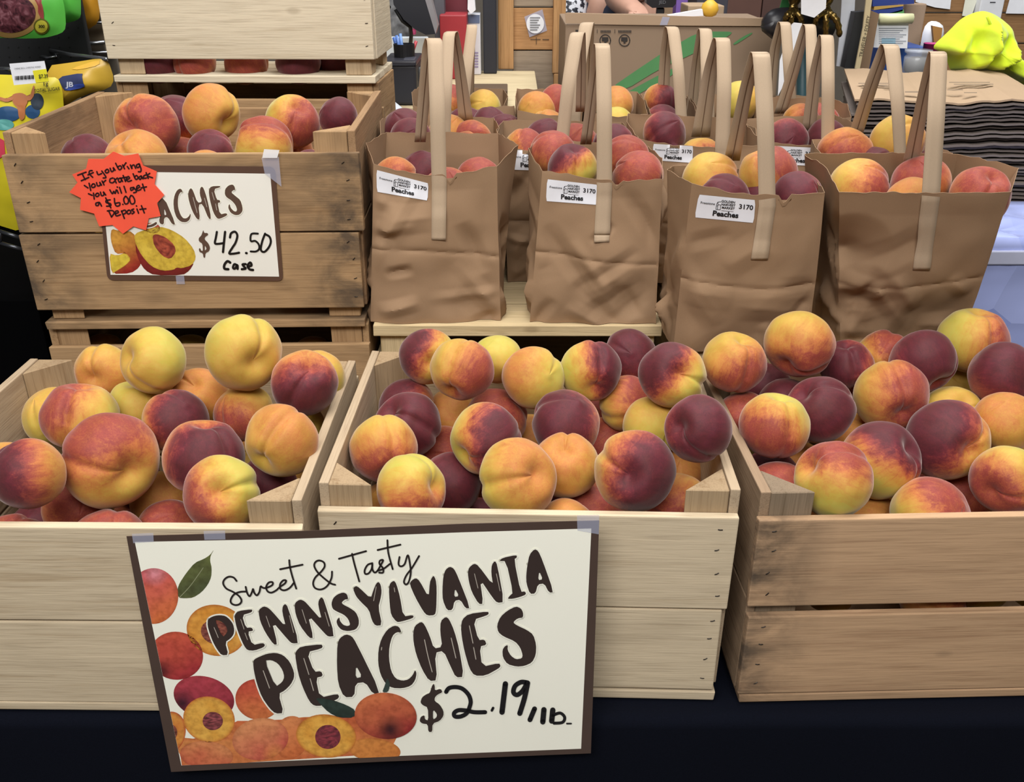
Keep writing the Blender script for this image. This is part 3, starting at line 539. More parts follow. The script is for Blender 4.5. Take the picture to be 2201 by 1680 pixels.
  ('L', -0.348, 0.9917, 0.1642, 0.0376, 0, 0, (-0.75, -0.33, -1.25), 'GR', 1.0, 'peach in the buried layers of the front left crate, glimpsed through gaps'),
  ('L', -0.4915, 1.0295, 0.1713, 0.0386, 0, 0, (-2.46, 0.05, -0.89), 'RM', 1.0, 'peach in the buried layers of the front left crate, glimpsed through gaps'),
  ('L', -0.5266, 1.1019, 0.1714, 0.0374, 0, 0, (-0.98, 0.52, 0.93), 'YG', 1.0, 'peach in the buried layers of the front left crate, glimpsed through gaps'),
  ('L', -0.2773, 0.8828, 0.1668, 0.0363, 0, 0, (0.66, -0.75, 1.87), 'YG', 1.0, 'peach in the buried layers of the front left crate, glimpsed through gaps'),
  ('L', -0.4191, 1.0646, 0.1676, 0.0354, 0, 0, (1.05, 0.62, -0.16), 'OR', 1.0, 'peach in the buried layers of the front left crate, glimpsed through gaps'),
  ('L', -0.3844, 0.9561, 0.0974, 0.0358, 0, 0, (-0.81, -1.14, -0.25), 'RM', 1.0, 'peach in the buried layers of the front left crate, glimpsed through gaps'),
  ('L', -0.276, 0.9908, 0.1046, 0.035, 0, 0, (0.13, -0.82, 2.15), 'GO', 1.0, 'peach in the buried layers of the front left crate, glimpsed through gaps'),
  ('L', -0.3106, 1.0992, 0.103, 0.0364, 0, 0, (1.67, -1.17, 0.99), 'GO', 1.0, 'peach in the buried layers of the front left crate, glimpsed through gaps'),
  ('L', -0.3129, 0.9192, 0.0929, 0.038, 0, 0, (-0.82, -0.03, 0.44), 'OR', 1.0, 'peach in the buried layers of the front left crate, glimpsed through gaps'),
  ('L', -0.5266, 1.1019, 0.0943, 0.0362, 0, 0, (-0.13, -0.95, 0.37), 'YG', 1.0, 'peach in the buried layers of the front left crate, glimpsed through gaps'),
  ('L', -0.4195, 1.0286, 0.0936, 0.0355, 0, 0, (1.54, 0.09, 0.5), 'GR', 1.0, 'peach in the buried layers of the front left crate, glimpsed through gaps'),
  ('L', -0.5986, 1.1028, 0.1051, 0.0354, 0, 0, (2.31, -1.1, 0.49), 'YG', 1.0, 'peach in the buried layers of the front left crate, glimpsed through gaps'),
  ('L', -0.4546, 1.101, 0.1043, 0.0375, 0, 0, (-0.44, 1.58, -0.26), 'GR', 1.0, 'peach in the buried layers of the front left crate, glimpsed through gaps'),
  ('L', -0.4915, 1.0295, 0.0994, 0.0355, 0, 0, (0.62, -1.31, -0.2), 'RM', 1.0, 'peach in the buried layers of the front left crate, glimpsed through gaps'),
  ('L', -0.4569, 0.921, 0.0987, 0.038, 0, 0, (0.96, -0.11, -1.0), 'OR', 1.0, 'peach in the buried layers of the front left crate, glimpsed through gaps'),
  ('L', -0.3826, 1.1001, 0.1076, 0.0359, 0, 0, (1.4, 0.37, 1.57), 'GO', 1.0, 'peach in the buried layers of the front left crate, glimpsed through gaps'),
  ('L', -0.3138, 0.8472, 0.0948, 0.0366, 0, 0, (-1.01, 0.61, 0.39), 'GO', 1.0, 'peach in the buried layers of the front left crate, glimpsed through gaps'),
  ('L', -0.3853, 0.8841, 0.1064, 0.0378, 0, 0, (-1.17, -0.79, 1.77), 'OR', 1.0, 'peach in the buried layers of the front left crate, glimpsed through gaps'),
  ('L', -0.564, 0.9944, 0.0982, 0.0372, 0, 0, (-0.08, 0.89, -0.97), 'OR', 1.0, 'peach in the buried layers of the front left crate, glimpsed through gaps'),
  ('L', -0.4938, 0.8495, 0.1, 0.0375, 0, 0, (-0.25, 0.5, 0.64), 'RM', 1.0, 'peach in the buried layers of the front left crate, glimpsed through gaps'),
  ('L', -0.6013, 0.8868, 0.0941, 0.0383, 0, 0, (-1.41, -0.59, 0.92), 'YG', 1.0, 'peach in the buried layers of the front left crate, glimpsed through gaps'),
  ('M', -0.1143, 0.8758, 0.1701, 0.0358, 0, 0, (0.63, -1.29, -1.47), 'OR', 1.0, 'peach in the buried layers of the middle crate, glimpsed through gaps'),
  ('M', -0.1426, 1.1288, 0.1649, 0.0365, 0, 0, (-1.46, 1.06, -0.98), 'YG', 1.0, 'peach in the buried layers of the middle crate, glimpsed through gaps'),
  ('M', -0.0019, 1.0164, 0.1625, 0.0371, 0, 0, (-1.11, 0.64, 0.4), 'OR', 1.0, 'peach in the buried layers of the middle crate, glimpsed through gaps'),
  ('M', -0.148, 0.9489, 0.1705, 0.0377, 0, 0, (1.39, -1.27, -0.02), 'OR', 1.0, 'peach in the buried layers of the middle crate, glimpsed through gaps'),
  ('M', 0.0701, 1.0142, 0.1698, 0.0367, 0, 0, (-1.16, 0.32, -0.37), 'RM', 1.0, 'peach in the buried layers of the middle crate, glimpsed through gaps'),
  ('M', 0.069, 0.9783, 0.1031, 0.035, 0, 0, (-2.6, -0.14, 0.24), 'RM', 1.0, 'peach in the buried layers of the middle crate, glimpsed through gaps'),
  ('M', 0.1387, 0.9041, 0.1042, 0.0361, 0, 0, (-1.18, -0.8, -0.26), 'YG', 1.0, 'peach in the buried layers of the middle crate, glimpsed through gaps'),
  ('M', 0.0722, 1.0862, 0.0932, 0.0376, 0, 0, (-0.96, -0.42, 1.75), 'GO', 1.0, 'peach in the buried layers of the middle crate, glimpsed through gaps'),
  ('M', 0.0297, 0.8714, 0.0941, 0.0355, 0, 0, (0.22, 0.32, 2.0), 'OR', 1.0, 'peach in the buried layers of the middle crate, glimpsed through gaps'),
  ('M', -0.1502, 0.8769, 0.1062, 0.0379, 0, 0, (-0.05, 1.35, 0.48), 'GR', 1.0, 'peach in the buried layers of the middle crate, glimpsed through gaps'),
  ('M', -0.0346, 1.1255, 0.1035, 0.0374, 0, 0, (1.19, 0.28, 1.2), 'GR', 1.0, 'peach in the buried layers of the middle crate, glimpsed through gaps'),
  ('M', -0.0008, 1.0524, 0.0982, 0.0374, 0, 0, (-0.26, -0.14, -0.61), 'YG', 1.0, 'peach in the buried layers of the middle crate, glimpsed through gaps'),
  ('M', 0.1791, 1.0469, 0.1076, 0.0351, 0, 0, (-0.81, 0.32, -1.54), 'OR', 1.0, 'peach in the buried layers of the middle crate, glimpsed through gaps'),
  ('M', -0.1088, 1.0557, 0.0994, 0.0376, 0, 0, (1.07, 1.18, -1.12), 'OR', 1.0, 'peach in the buried layers of the middle crate, glimpsed through gaps'),
  ('M', 0.1813, 1.1189, 0.1054, 0.0353, 0, 0, (0.88, -0.74, 1.03), 'YG', 1.0, 'peach in the buried layers of the middle crate, glimpsed through gaps'),
  ('M', -0.0423, 0.8736, 0.0927, 0.0369, 0, 0, (0.22, -0.07, 0.04), 'RM', 1.0, 'peach in the buried layers of the middle crate, glimpsed through gaps'),
  ('M', -0.1469, 0.9848, 0.0987, 0.0387, 0, 0, (-0.99, 1.08, -1.25), 'GR', 1.0, 'peach in the buried layers of the middle crate, glimpsed through gaps'),
  ('M', -0.1066, 1.1277, 0.0991, 0.0371, 0, 0, (-0.94, 0.44, 0.21), 'RM', 1.0, 'peach in the buried layers of the middle crate, glimpsed through gaps'),
  ('M', 0.1769, 0.975, 0.0925, 0.0354, 0, 0, (-0.05, 2.33, 0.79), 'YG', 1.0, 'peach in the buried layers of the middle crate, glimpsed through gaps'),
  ('R', 0.5157, 1.121, 0.2218, 0.037, 0, 0, (0.01, -1.07, -0.19), 'GO', 1.0, 'peach in the buried layers of the grey-cornered crate, glimpsed through gaps'),
  ('R', 0.627, 1.0164, 0.225, 0.0356, 0, 0, (0.12, -0.44, 1.07), 'YG', 1.0, 'peach in the buried layers of the grey-cornered crate, glimpsed through gaps'),
  ('R', 0.6293, 0.9444, 0.2214, 0.0385, 0, 0, (-0.44, -0.4, -0.13), 'OR', 1.0, 'peach in the buried layers of the grey-cornered crate, glimpsed through gaps'),
  ('R', 0.4438, 1.1187, 0.2255, 0.0373, 0, 0, (1.32, -0.99, -0.31), 'RM', 1.0, 'peach in the buried layers of the grey-cornered crate, glimpsed through gaps'),
  ('R', 0.5528, 1.0861, 0.166, 0.0359, 0, 0, (0.96, -0.75, 1.29), 'YG', 1.0, 'peach in the buried layers of the grey-cornered crate, glimpsed through gaps'),
  ('R', 0.4482, 0.9748, 0.1699, 0.0364, 0, 0, (0.12, -0.66, -1.17), 'GO', 1.0, 'peach in the buried layers of the grey-cornered crate, glimpsed through gaps'),
  ('R', 0.3718, 1.1165, 0.1638, 0.0358, 0, 0, (-0.84, -0.26, 1.77), 'OR', 1.0, 'peach in the buried layers of the grey-cornered crate, glimpsed through gaps'),
  ('R', 0.6315, 0.8725, 0.1704, 0.0372, 0, 0, (-0.55, -0.04, 2.2), 'YG', 1.0, 'peach in the buried layers of the grey-cornered crate, glimpsed through gaps'),
  ('R', 0.2998, 1.1143, 0.1623, 0.0357, 0, 0, (-2.6, -0.73, 0.46), 'YG', 1.0, 'peach in the buried layers of the grey-cornered crate, glimpsed through gaps'),
  ('R', 0.4449, 1.0828, 0.1591, 0.0375, 0, 0, (0.54, 0.53, 0.5), 'RM', 1.0, 'peach in the buried layers of the grey-cornered crate, glimpsed through gaps'),
  ('R', 0.5236, 0.8691, 0.1585, 0.0365, 0, 0, (0.19, -1.06, -0.22), 'GO', 1.0, 'peach in the buried layers of the grey-cornered crate, glimpsed through gaps'),
  ('R', 0.6259, 1.0524, 0.1583, 0.036, 0, 0, (1.24, 0.94, 1.52), 'OR', 1.0, 'peach in the buried layers of the grey-cornered crate, glimpsed through gaps'),
  ('R', 0.6237, 1.1243, 0.1713, 0.038, 0, 0, (-1.09, -0.04, 0.18), 'GO', 1.0, 'peach in the buried layers of the grey-cornered crate, glimpsed through gaps'),
  ('R', 0.3436, 0.8635, 0.1586, 0.0364, 0, 0, (-1.23, 1.46, -0.27), 'RM', 1.0, 'peach in the buried layers of the grey-cornered crate, glimpsed through gaps'),
  ('R', 0.3009, 1.0783, 0.0946, 0.0371, 0, 0, (-0.53, -0.24, 1.95), 'GO', 1.0, 'peach in the buried layers of the grey-cornered crate, glimpsed through gaps'),
  ('R', 0.4797, 1.1199, 0.0995, 0.0354, 0, 0, (0.11, -1.05, 1.35), 'GR', 1.0, 'peach in the buried layers of the grey-cornered crate, glimpsed through gaps'),
  ('R', 0.6248, 1.0884, 0.0983, 0.0358, 0, 0, (-0.74, 1.71, -1.41), 'GR', 1.0, 'peach in the buried layers of the grey-cornered crate, glimpsed through gaps'),
  ('R', 0.4493, 0.9388, 0.0942, 0.039, 0, 0, (0.31, 0.87, 0.98), 'GO', 1.0, 'peach in the buried layers of the grey-cornered crate, glimpsed through gaps'),
  ('R', 0.3403, 0.9715, 0.0932, 0.0356, 0, 0, (0.99, -0.52, 0.41), 'GR', 1.0, 'peach in the buried layers of the grey-cornered crate, glimpsed through gaps'),
  ('R', 0.5584, 0.9062, 0.1031, 0.0375, 0, 0, (-2.5, 0.11, 0.48), 'YG', 1.0, 'peach in the buried layers of the grey-cornered crate, glimpsed through gaps'),
  ('R', 0.5517, 1.1221, 0.1059, 0.0352, 0, 0, (0.85, 1.73, 0.38), 'GO', 1.0, 'peach in the buried layers of the grey-cornered crate, glimpsed through gaps'),
  ('R', 0.518, 1.049, 0.0945, 0.0386, 0, 0, (1.1, -0.7, 1.93), 'GO', 1.0, 'peach in the buried layers of the grey-cornered crate, glimpsed through gaps'),
  ('R', 0.3065, 0.8984, 0.0946, 0.0359, 0, 0, (-0.26, 0.41, -0.63), 'GR', 1.0, 'peach in the buried layers of the grey-cornered crate, glimpsed through gaps'),
  ('R', 0.3785, 0.9006, 0.1013, 0.038, 0, 0, (0.47, -0.31, 0.81), 'YG', 1.0, 'peach in the buried layers of the grey-cornered crate, glimpsed through gaps'),
  ('R', 0.4471, 1.0108, 0.1002, 0.0367, 0, 0, (-0.58, -0.95, 0.49), 'YG', 1.0, 'peach in the buried layers of the grey-cornered crate, glimpsed through gaps'),
  ('R', 0.6304, 0.9084, 0.097, 0.0355, 0, 0, (0.47, 1.08, 0.7), 'YG', 1.0, 'peach in the buried layers of the grey-cornered crate, glimpsed through gaps'),
  ('R', 0.5562, 0.9782, 0.0949, 0.036, 0, 0, (1.99, -0.89, 1.07), 'RM', 1.0, 'peach in the buried layers of the grey-cornered crate, glimpsed through gaps'),
  ('R', 0.374, 1.0445, 0.1056, 0.0382, 0, 0, (2.19, 0.32, 0.69), 'GO', 1.0, 'peach in the buried layers of the grey-cornered crate, glimpsed through gaps'),
  ('R', 0.4078, 1.1176, 0.0937, 0.0374, 0, 0, (1.13, 0.63, -0.8), 'YG', 1.0, 'peach in the buried layers of the grey-cornered crate, glimpsed through gaps'),
  ('R', 0.627, 1.0164, 0.0946, 0.0366, 0, 0, (0.21, 0.95, 0.15), 'RM', 1.0, 'peach in the buried layers of the grey-cornered crate, glimpsed through gaps'),
  ('R', 0.4876, 0.868, 0.0977, 0.0375, 0, 0, (0.93, 2.23, -0.16), 'OR', 1.0, 'peach in the buried layers of the grey-cornered crate, glimpsed through gaps'),
  ('A', -0.5223, 1.5269, 0.4366, 0.0362, 0, 0, (-0.71, 0.59, -0.58), 'YG', 1.0, 'peach in the buried layers of the $42.50 crate, glimpsed through gaps'),
  ('A', -0.6294, 1.4883, 0.4451, 0.0351, 0, 0, (-1.1, 1.01, 0.94), 'GR', 1.0, 'peach in the buried layers of the $42.50 crate, glimpsed through gaps'),
  ('A', -0.6276, 1.4163, 0.4348, 0.0377, 0, 0, (-0.49, 0.32, -1.4), 'OR', 1.0, 'peach in the buried layers of the $42.50 crate, glimpsed through gaps'),
  ('A', -0.2668, 1.3891, 0.4394, 0.0364, 0, 0, (-0.08, 1.83, -0.74), 'GR', 1.0, 'peach in the buried layers of the $42.50 crate, glimpsed through gaps'),
  ('A', -0.2695, 1.497, 0.4386, 0.0362, 0, 0, (-0.49, -0.3, -0.69), 'OR', 1.0, 'peach in the buried layers of the $42.50 crate, glimpsed through gaps'),
  ('A', -0.3397, 1.4233, 0.4356, 0.0356, 0, 0, (-0.57, 0.5, 0.65), 'GO', 1.0, 'peach in the buried layers of the $42.50 crate, glimpsed through gaps'),
  ('A', -0.5179, 1.347, 0.4335, 0.0385, 0, 0, (-1.59, -1.68, -0.33), 'YG', 1.0, 'peach in the buried layers of the $42.50 crate, glimpsed through gaps'),
  ('A', -0.4099, 1.3496, 0.4395, 0.0352, 0, 0, (0.38, 0.42, -0.65), 'GR', 1.0, 'peach in the buried layers of the $42.50 crate, glimpsed through gaps'),
  ('A', -0.4152, 1.5655, 0.4341, 0.0383, 0, 0, (-0.17, 2.07, -1.31), 'GR', 1.0, 'peach in the buried layers of the $42.50 crate, glimpsed through gaps'),
  ('A', -0.5899, 1.3452, 0.4375, 0.0375, 0, 0, (-1.09, -1.02, -0.59), 'YG', 1.0, 'peach in the buried layers of the $42.50 crate, glimpsed through gaps'),
  ('A', -0.3371, 1.3153, 0.4434, 0.0373, 0, 0, (0.78, -0.28, 1.13), 'OR', 1.0, 'peach in the buried layers of the $42.50 crate, glimpsed through gaps'),
  ('A', -0.2712, 1.569, 0.4426, 0.0388, 0, 0, (-0.47, -1.51, -1.04), 'RM', 1.0, 'peach in the buried layers of the $42.50 crate, glimpsed through gaps'),
  ('A', -0.3432, 1.5673, 0.4372, 0.0357, 0, 0, (-0.52, 0.79, -0.18), 'GO', 1.0, 'peach in the buried layers of the $42.50 crate, glimpsed through gaps'),
  ('A', -0.2651, 1.3171, 0.4443, 0.0365, 0, 0, (1.52, -2.45, 2.6), 'OR', 1.0, 'peach in the buried layers of the $42.50 crate, glimpsed through gaps'),
  ('A', -0.5556, 1.4181, 0.435, 0.0358, 0, 0, (-0.42, -0.76, -1.01), 'RM', 1.0, 'peach in the buried layers of the $42.50 crate, glimpsed through gaps'),
  ('A', -0.6311, 1.5603, 0.4358, 0.0379, 0, 0, (-0.25, -0.07, 1.12), 'OR', 1.0, 'peach in the buried layers of the $42.50 crate, glimpsed through gaps'),
  ('A', -0.4125, 1.4576, 0.4332, 0.0379, 0, 0, (1.81, -0.23, -0.21), 'RM', 1.0, 'peach in the buried layers of the $42.50 crate, glimpsed through gaps'),
  ('A', -0.4836, 1.4198, 0.3844, 0.0351, 0, 0, (-1.61, -0.51, 1.75), 'GR', 1.0, 'peach in the buried layers of the $42.50 crate, glimpsed through gaps'),
  ('A', -0.5591, 1.562, 0.3807, 0.0357, 0, 0, (0.82, -0.52, -0.38), 'GO', 1.0, 'peach in the buried layers of the $42.50 crate, glimpsed through gaps'),
  ('A', -0.5934, 1.4892, 0.3829, 0.0373, 0, 0, (0.62, 0.18, 0.2), 'GR', 1.0, 'peach in the buried layers of the $42.50 crate, glimpsed through gaps'),
  ('A', -0.445, 1.3127, 0.3854, 0.0375, 0, 0, (-2.52, 0.46, -0.98), 'GO', 1.0, 'peach in the buried layers of the $42.50 crate, glimpsed through gaps'),
  ('A', -0.3748, 1.3864, 0.3853, 0.0351, 0, 0, (-0.38, -0.59, 2.01), 'GO', 1.0, 'peach in the buried layers of the $42.50 crate, glimpsed through gaps'),
  ('A', -0.2686, 1.4611, 0.3782, 0.036, 0, 0, (-1.09, -0.5, 3.14), 'YG', 1.0, 'peach in the buried layers of the $42.50 crate, glimpsed through gaps'),
  ('A', -0.3766, 1.4584, 0.3714, 0.0352, 0, 0, (1.07, -0.97, -0.01), 'GO', 1.0, 'peach in the buried layers of the $42.50 crate, glimpsed through gaps'),
  ('A', -0.589, 1.3092, 0.3751, 0.0375, 0, 0, (-0.08, 1.27, 2.18), 'YG', 1.0, 'peach in the buried layers of the $42.50 crate, glimpsed through gaps'),
  ('A', -0.3783, 1.5304, 0.3749, 0.0371, 0, 0, (0.78, 1.49, -1.67), 'GR', 1.0, 'peach in the buried layers of the $42.50 crate, glimpsed through gaps'),
  ('A', -0.3063, 1.5322, 0.3731, 0.0357, 0, 0, (0.9, 0.7, 0.35), 'GR', 1.0, 'peach in the buried layers of the $42.50 crate, glimpsed through gaps'),
  ('A', -0.3011, 1.3162, 0.3724, 0.0352, 0, 0, (0.47, 0.4, -0.74), 'OR', 1.0, 'peach in the buried layers of the $42.50 crate, glimpsed through gaps'),
  ('A', -0.4503, 1.5287, 0.3722, 0.0361, 0, 0, (-0.19, 0.48, -0.71), 'OR', 1.0, 'peach in the buried layers of the $42.50 crate, glimpsed through gaps'),
  ('A', -0.3028, 1.3882, 0.377, 0.0376, 0, 0, (0.26, 1.67, -0.12), 'GO', 1.0, 'peach in the buried layers of the $42.50 crate, glimpsed through gaps'),
  ('A', -0.3731, 1.3145, 0.3795, 0.0373, 0, 0, (-0.21, -0.04, -0.31), 'RM', 1.0, 'peach in the buried layers of the $42.50 crate, glimpsed through gaps'),
  ('A', -0.5907, 1.3812, 0.3714, 0.0359, 0, 0, (-0.59, -1.38, -1.55), 'GR', 1.0, 'peach in the buried layers of the $42.50 crate, glimpsed through gaps'),
]
PEACH_MAT = peach_material()
PM = [peach_mesh(k) for k in range(9)]
VIEW = [Vector((1, 0, 0)), Vector((0, SP, CP)), Vector((0, -CP, SP))]           # right, up, toward the lens
TONE = dict(Y=.05, G=.24, O=.41, R=.62, M=.88)
GROUPS = dict(L='peaches in the front left crate', M='peaches in the middle crate', R='peaches in the grey-cornered crate', A='peaches in the 42.50 crate', A0='peaches in the crate under the 42.50 crate', B='peaches in the top crate')
def v3(t): return (VIEW[0]*t[0]+VIEW[1]*t[1]+VIEW[2]*t[2]).normalized()
prn = random.Random(5)
for i, (k, x, y, z, r, stem, g, b, code, sq, label) in enumerate(PEACHES):
    if stem == 0: ax = v3((prn.uniform(-.7, .7), prn.uniform(-.9, .2), -.75)); gd = v3((prn.uniform(-1, 1), prn.uniform(-1, 1), .1))
    else: ax = v3(stem); gd = v3((math.cos(math.radians(g)), math.sin(math.radians(g)), .25))
    gx = (gd-ax*gd.dot(ax)).normalized(); gy = ax.cross(gx)
    R = Matrix((gx, gy, ax)).transposed()
    o = bpy.data.objects.new('peach', PM[i % len(PM)]); COL.objects.link(o)
    o.location = (x, y, z); o.rotation_euler = R.to_euler(); s = r*(.985 if k in GROUPS else .955); o.scale = (s, s, s*sq if sq == 1 else s*1.0)
    if sq != 1: o.scale = (s, s*1.0, s*sq)
    bl = R.transposed() @ v3(b); o['blush_direction'] = tuple(bl)
    a, c = TONE[code[0]], TONE[code[-1]]; o['blush_tone'] = ((a+c)/2, (c-a)/2+.02, prn.random())
    tag(o, label, 'peach', ('buried ' if 'buried layers' in label else '')+GROUPS.get(k, 'peaches in the paper bags'))

# ---------------------------------------------------------------- paper bags
KRAFT = paper('kraft_paper', '94785d', .8, .10, .0)
KRAFT_IN = KRAFT
STRAP = paper('kraft_strap', 'ae9981', .78, .08)
SEAM = plain('6b523d', .8); STICK = plain('e6e8f0', .45); INK = plain('17161a', .5)
def tri(x): return abs((x % 1.0)-.5)*2
BUILT_BAGS = {}
def make_bag(key, label, FL, FR, BL, BR, depth, gl, gr, sag=.006, back_up=.012, dents=(), seed=0, group='paper bags of peaches', notch=None, tilt_back=0.0, rimrough=.003, crease=1.45):
    """FL, FR: front rim corners, BL, BR: front bottom corners (points); the panels and side gussets are one folded sheet"""
    fr_dir = (FR-FL); fr_dir.z = 0; fr_dir.normalize(); bk = Vector((-fr_dir.y, fr_dir.x, 0))
    if bk.y < 0: bk = -bk
    cen = (BL+BR)/2+bk*depth/2
    root = empty('paper_bag', cen, label, 'bag', group)
    NS = [52, 14, 14, 26, 12, 12]; NV = 84
    up = Vector((0, 0, 1)); V = []; F = []; ring = sum(NS)
    rnd = random.Random(seed*17+3); wv = [(Vector((rnd.uniform(-1, 1), rnd.uniform(-1, 1), rnd.uniform(-.8, .8)))*rnd.uniform(5, 12), rnd.random()) for _ in range(7)]
    folds = []                                      # sharp creases pressed into each panel: middle, direction, reach, width, height
    for e in range(6):
        for _ in range(13 if e == 0 else 5):
            an = rnd.choice((rnd.uniform(-.35, .35), rnd.uniform(.5, 1.2), rnd.uniform(-1.2, -.5)))
            folds.append((e, rnd.random(), rnd.random()**1.25*.80, math.cos(an), math.sin(an), rnd.uniform(.02, .075), rnd.uniform(.010, .024), rnd.choice((-1, 1))*rnd.uniform(.0022, .0055)))
    for j in range(NV+1):
        t = j/NV
        def cr(b, tp): return b.lerp(tp, t)
        fl, fr = cr(BL, FL), cr(BR, FR)
        d = depth*(.97+.06*t); bl_, br_ = fl+bk*d+up*(back_up*t), fr+bk*d+up*(back_up*t)
        g = t**1.5
        GL = (fl+bl_)/2 - fr_dir*(gl*g+.004*(1-t)) + up*(.006*t); GR = (fr+br_)/2 + fr_dir*(gr*g+.004*(1-t)) + up*(.006*t)
        pts = [fl, fr, GR, br_, bl_, GL]; col = 0
        for e in range(6):
            a, b = pts[e], pts[(e+1) % 6]; nrm = (b-a).cross(up).normalized()
            for k in range(NS[e]):
                s = k/NS[e]; p = a.lerp(b, s)
                m = math.sin(math.pi*s)
                if e in (0, 3):
                    p += nrm*(m*(.007*math.sin(math.pi*min(1, t*1.15))+.004*t))          # fruit bulges the panels
                    if e == 0: p += up*(-sag*m*t**6)
                # paper wrinkles: faceted ridges below, calm near the rim
                amt = (1-t)**.6*.9+.12; q = p-cen
                fac = 0
                for w, ph in wv: fac += (tri(q.dot(w)*.55+ph)-.5)
                fac = fac*.0042 + .0085*noise.noise(q*11+Vector((seed*3.1, 0, 0))) + .0035*noise.noise(q*27+Vector((0, seed*2.2, 0)))
                edge = .35+.65*min(1, m*3)
                p += nrm*fac*amt*edge*(1.0 if e in (0, 3) else .55)
                wid = (b-a).length; hgt = .235
                for (fe, fs, ft, cx_, sx_, reach, fw_, fh_) in folds:
                    if fe != e: continue
                    dx_, dy_ = (s-fs)*wid, (t-ft)*hgt; al = dx_*cx_+dy_*sx_; ac = abs(-dx_*sx_+dy_*cx_)
                    if ac < fw_ and abs(al) < reach: p += nrm*fh_*crease*(1-ac/fw_)*(1-(al/reach)**2)*min(1, m*4)*min(1, (1-t)*5)
                # the folded-flap line across the bag
                fold = (t-.45-.03*math.sin(3*s+seed))/.018
                if e in (0, 3): p -= nrm*.0030*math.exp(-abs(fold)*1.3)
                for (dc, rad, dep, dirv) in dents:
                    q2 = (p-dc).length/rad
                    if q2 < 1: p += dirv*dep*(1-q2)**1.2
                if j == NV: p += up*(noise.noise(p*60)*rimrough)
                if notch and e == 0 and j >= NV-2:
                    if abs(s-notch[0]) < notch[1]: p -= up*notch[2]*(1-abs(s-notch[0])/notch[1])
                V.append(p); col += 1
    for j in range(NV):
        for i in range(ring): F.append([j*ring+i, j*ring+(i+1) % ring, (j+1)*ring+(i+1) % ring, (j+1)*ring+i])
    F.append(list(range(ring))[::-1])
    body = mesh_obj('bag_body', V, F, KRAFT, root, smooth=True)
    body.data.polygons[len(F)-1].use_smooth = False
    sol = body.modifiers.new('paper_thickness', 'SOLIDIFY'); sol.thickness = .0006; sol.offset = 0
    es = body.modifiers.new('crisp_folds', 'EDGE_SPLIT'); es.split_angle = math.radians(38)
    bvh = BVHTree.FromPolygons([tuple(p) for p in V], F)
    BUILT_BAGS[key] = (root, bvh)
    return root, bvh
def on_bag(bvh, u, v, off):
    d = ray(u, v).normalized(); h = bvh.ray_cast(CAM, d)
    return (h[0]-d*off) if h[0] is not None else None
def strap(root, bvh, glued, free, name='handle'):
    """glued: (u, v, half width px) down the front panel; free: (u, v, Y, half width px) over the top and down into the back"""
    rows = []
    n = 22
    if glued:
        for k in range(n+1):
            t = k/n; (u0, v0, h0), (u1, v1, h1) = glued; u, v, h = u0+(u1-u0)*t, v0+(v1-v0)*t, h0+(h1-h0)*t
            A, B = on_bag(bvh, u-h, v, .0012), on_bag(bvh, u+h, v, .0012)
            if A is None or B is None or abs(A.y-B.y) > .012 or (rows and abs(A.y-rows[-1][0].y) > .012): continue
            C = on_bag(bvh, u, v, .0012) or (A+B)/2
            A.y = B.y = C.y = min(A.y, B.y, C.y)
            rows.append((A, B))
    ctl = [(P(u-h, v, Y), P(u+h, v, Y)) for (u, v, Y, h) in free]
    if rows: ctl = [rows[-1]]+ctl
    fr = []
    m = len(ctl)
    for i in range(m-1):
        for k in range(6): fr.append(tuple(ctl[i][e].lerp(ctl[i+1][e], k/6) for e in (0, 1)))
    fr.append(ctl[-1])
    for _ in range(2):                              # soften the bends a little; the top stays a tight fold
        fr = [fr[0]]+[tuple(fr[i][e]*.5+(fr[i-1][e]+fr[i+1][e])*.25 for e in (0, 1)) for i in range(1, len(fr)-1)]+[fr[-1]]
    tail = fr[-13:]
    rows = rows[:-1]+fr if rows else fr
    V, F = [], []
    for A, B in rows:
        for k in range(4): V.append(A.lerp(B, k/3))
    for j in range(len(rows)-1):
        for k in range(3): F.append([j*4+k, j*4+k+1, (j+1)*4+k+1, (j+1)*4+k])
    o = mesh_obj(name, V, F, STRAP, root, smooth=True); es = o.modifiers.new('tight_fold', 'EDGE_SPLIT'); es.split_angle = math.radians(28)
    sv, sf = [], []
    for A, B in tail:
        c = (A+B)/2; d = (B-A).normalized()*.0006; t_ = (CAM-c).normalized()*.0012; sv += [c-d+t_, c+d+t_]
    for k in range(len(tail)-1): sf.append([2*k, 2*k+1, 2*k+3, 2*k+2])
    mesh_obj('glue_seam', sv, sf, SEAM, o)
    s = o.modifiers.new('thickness', 'SOLIDIFY'); s.thickness = .0009; s.offset = 0
    return o
def text_vf(body, size, bold=0.0, align='CENTER'):
    cu = bpy.data.curves.new('lettering', 'FONT'); cu.body = body; cu.size = size; cu.offset = bold; cu.align_x = align; cu.align_y = 'CENTER'; cu.resolution_u = 3
    o = bpy.data.objects.new('lettering', cu); COL.objects.link(o)
    me = bpy.data.meshes.new_from_object(o)
    v = [p.co.copy() for p in me.vertices]; f = [list(q.vertices) for q in me.polygons]
    bpy.data.objects.remove(o); bpy.data.curves.remove(cu); bpy.data.meshes.remove(me); return v, f
_lab = None
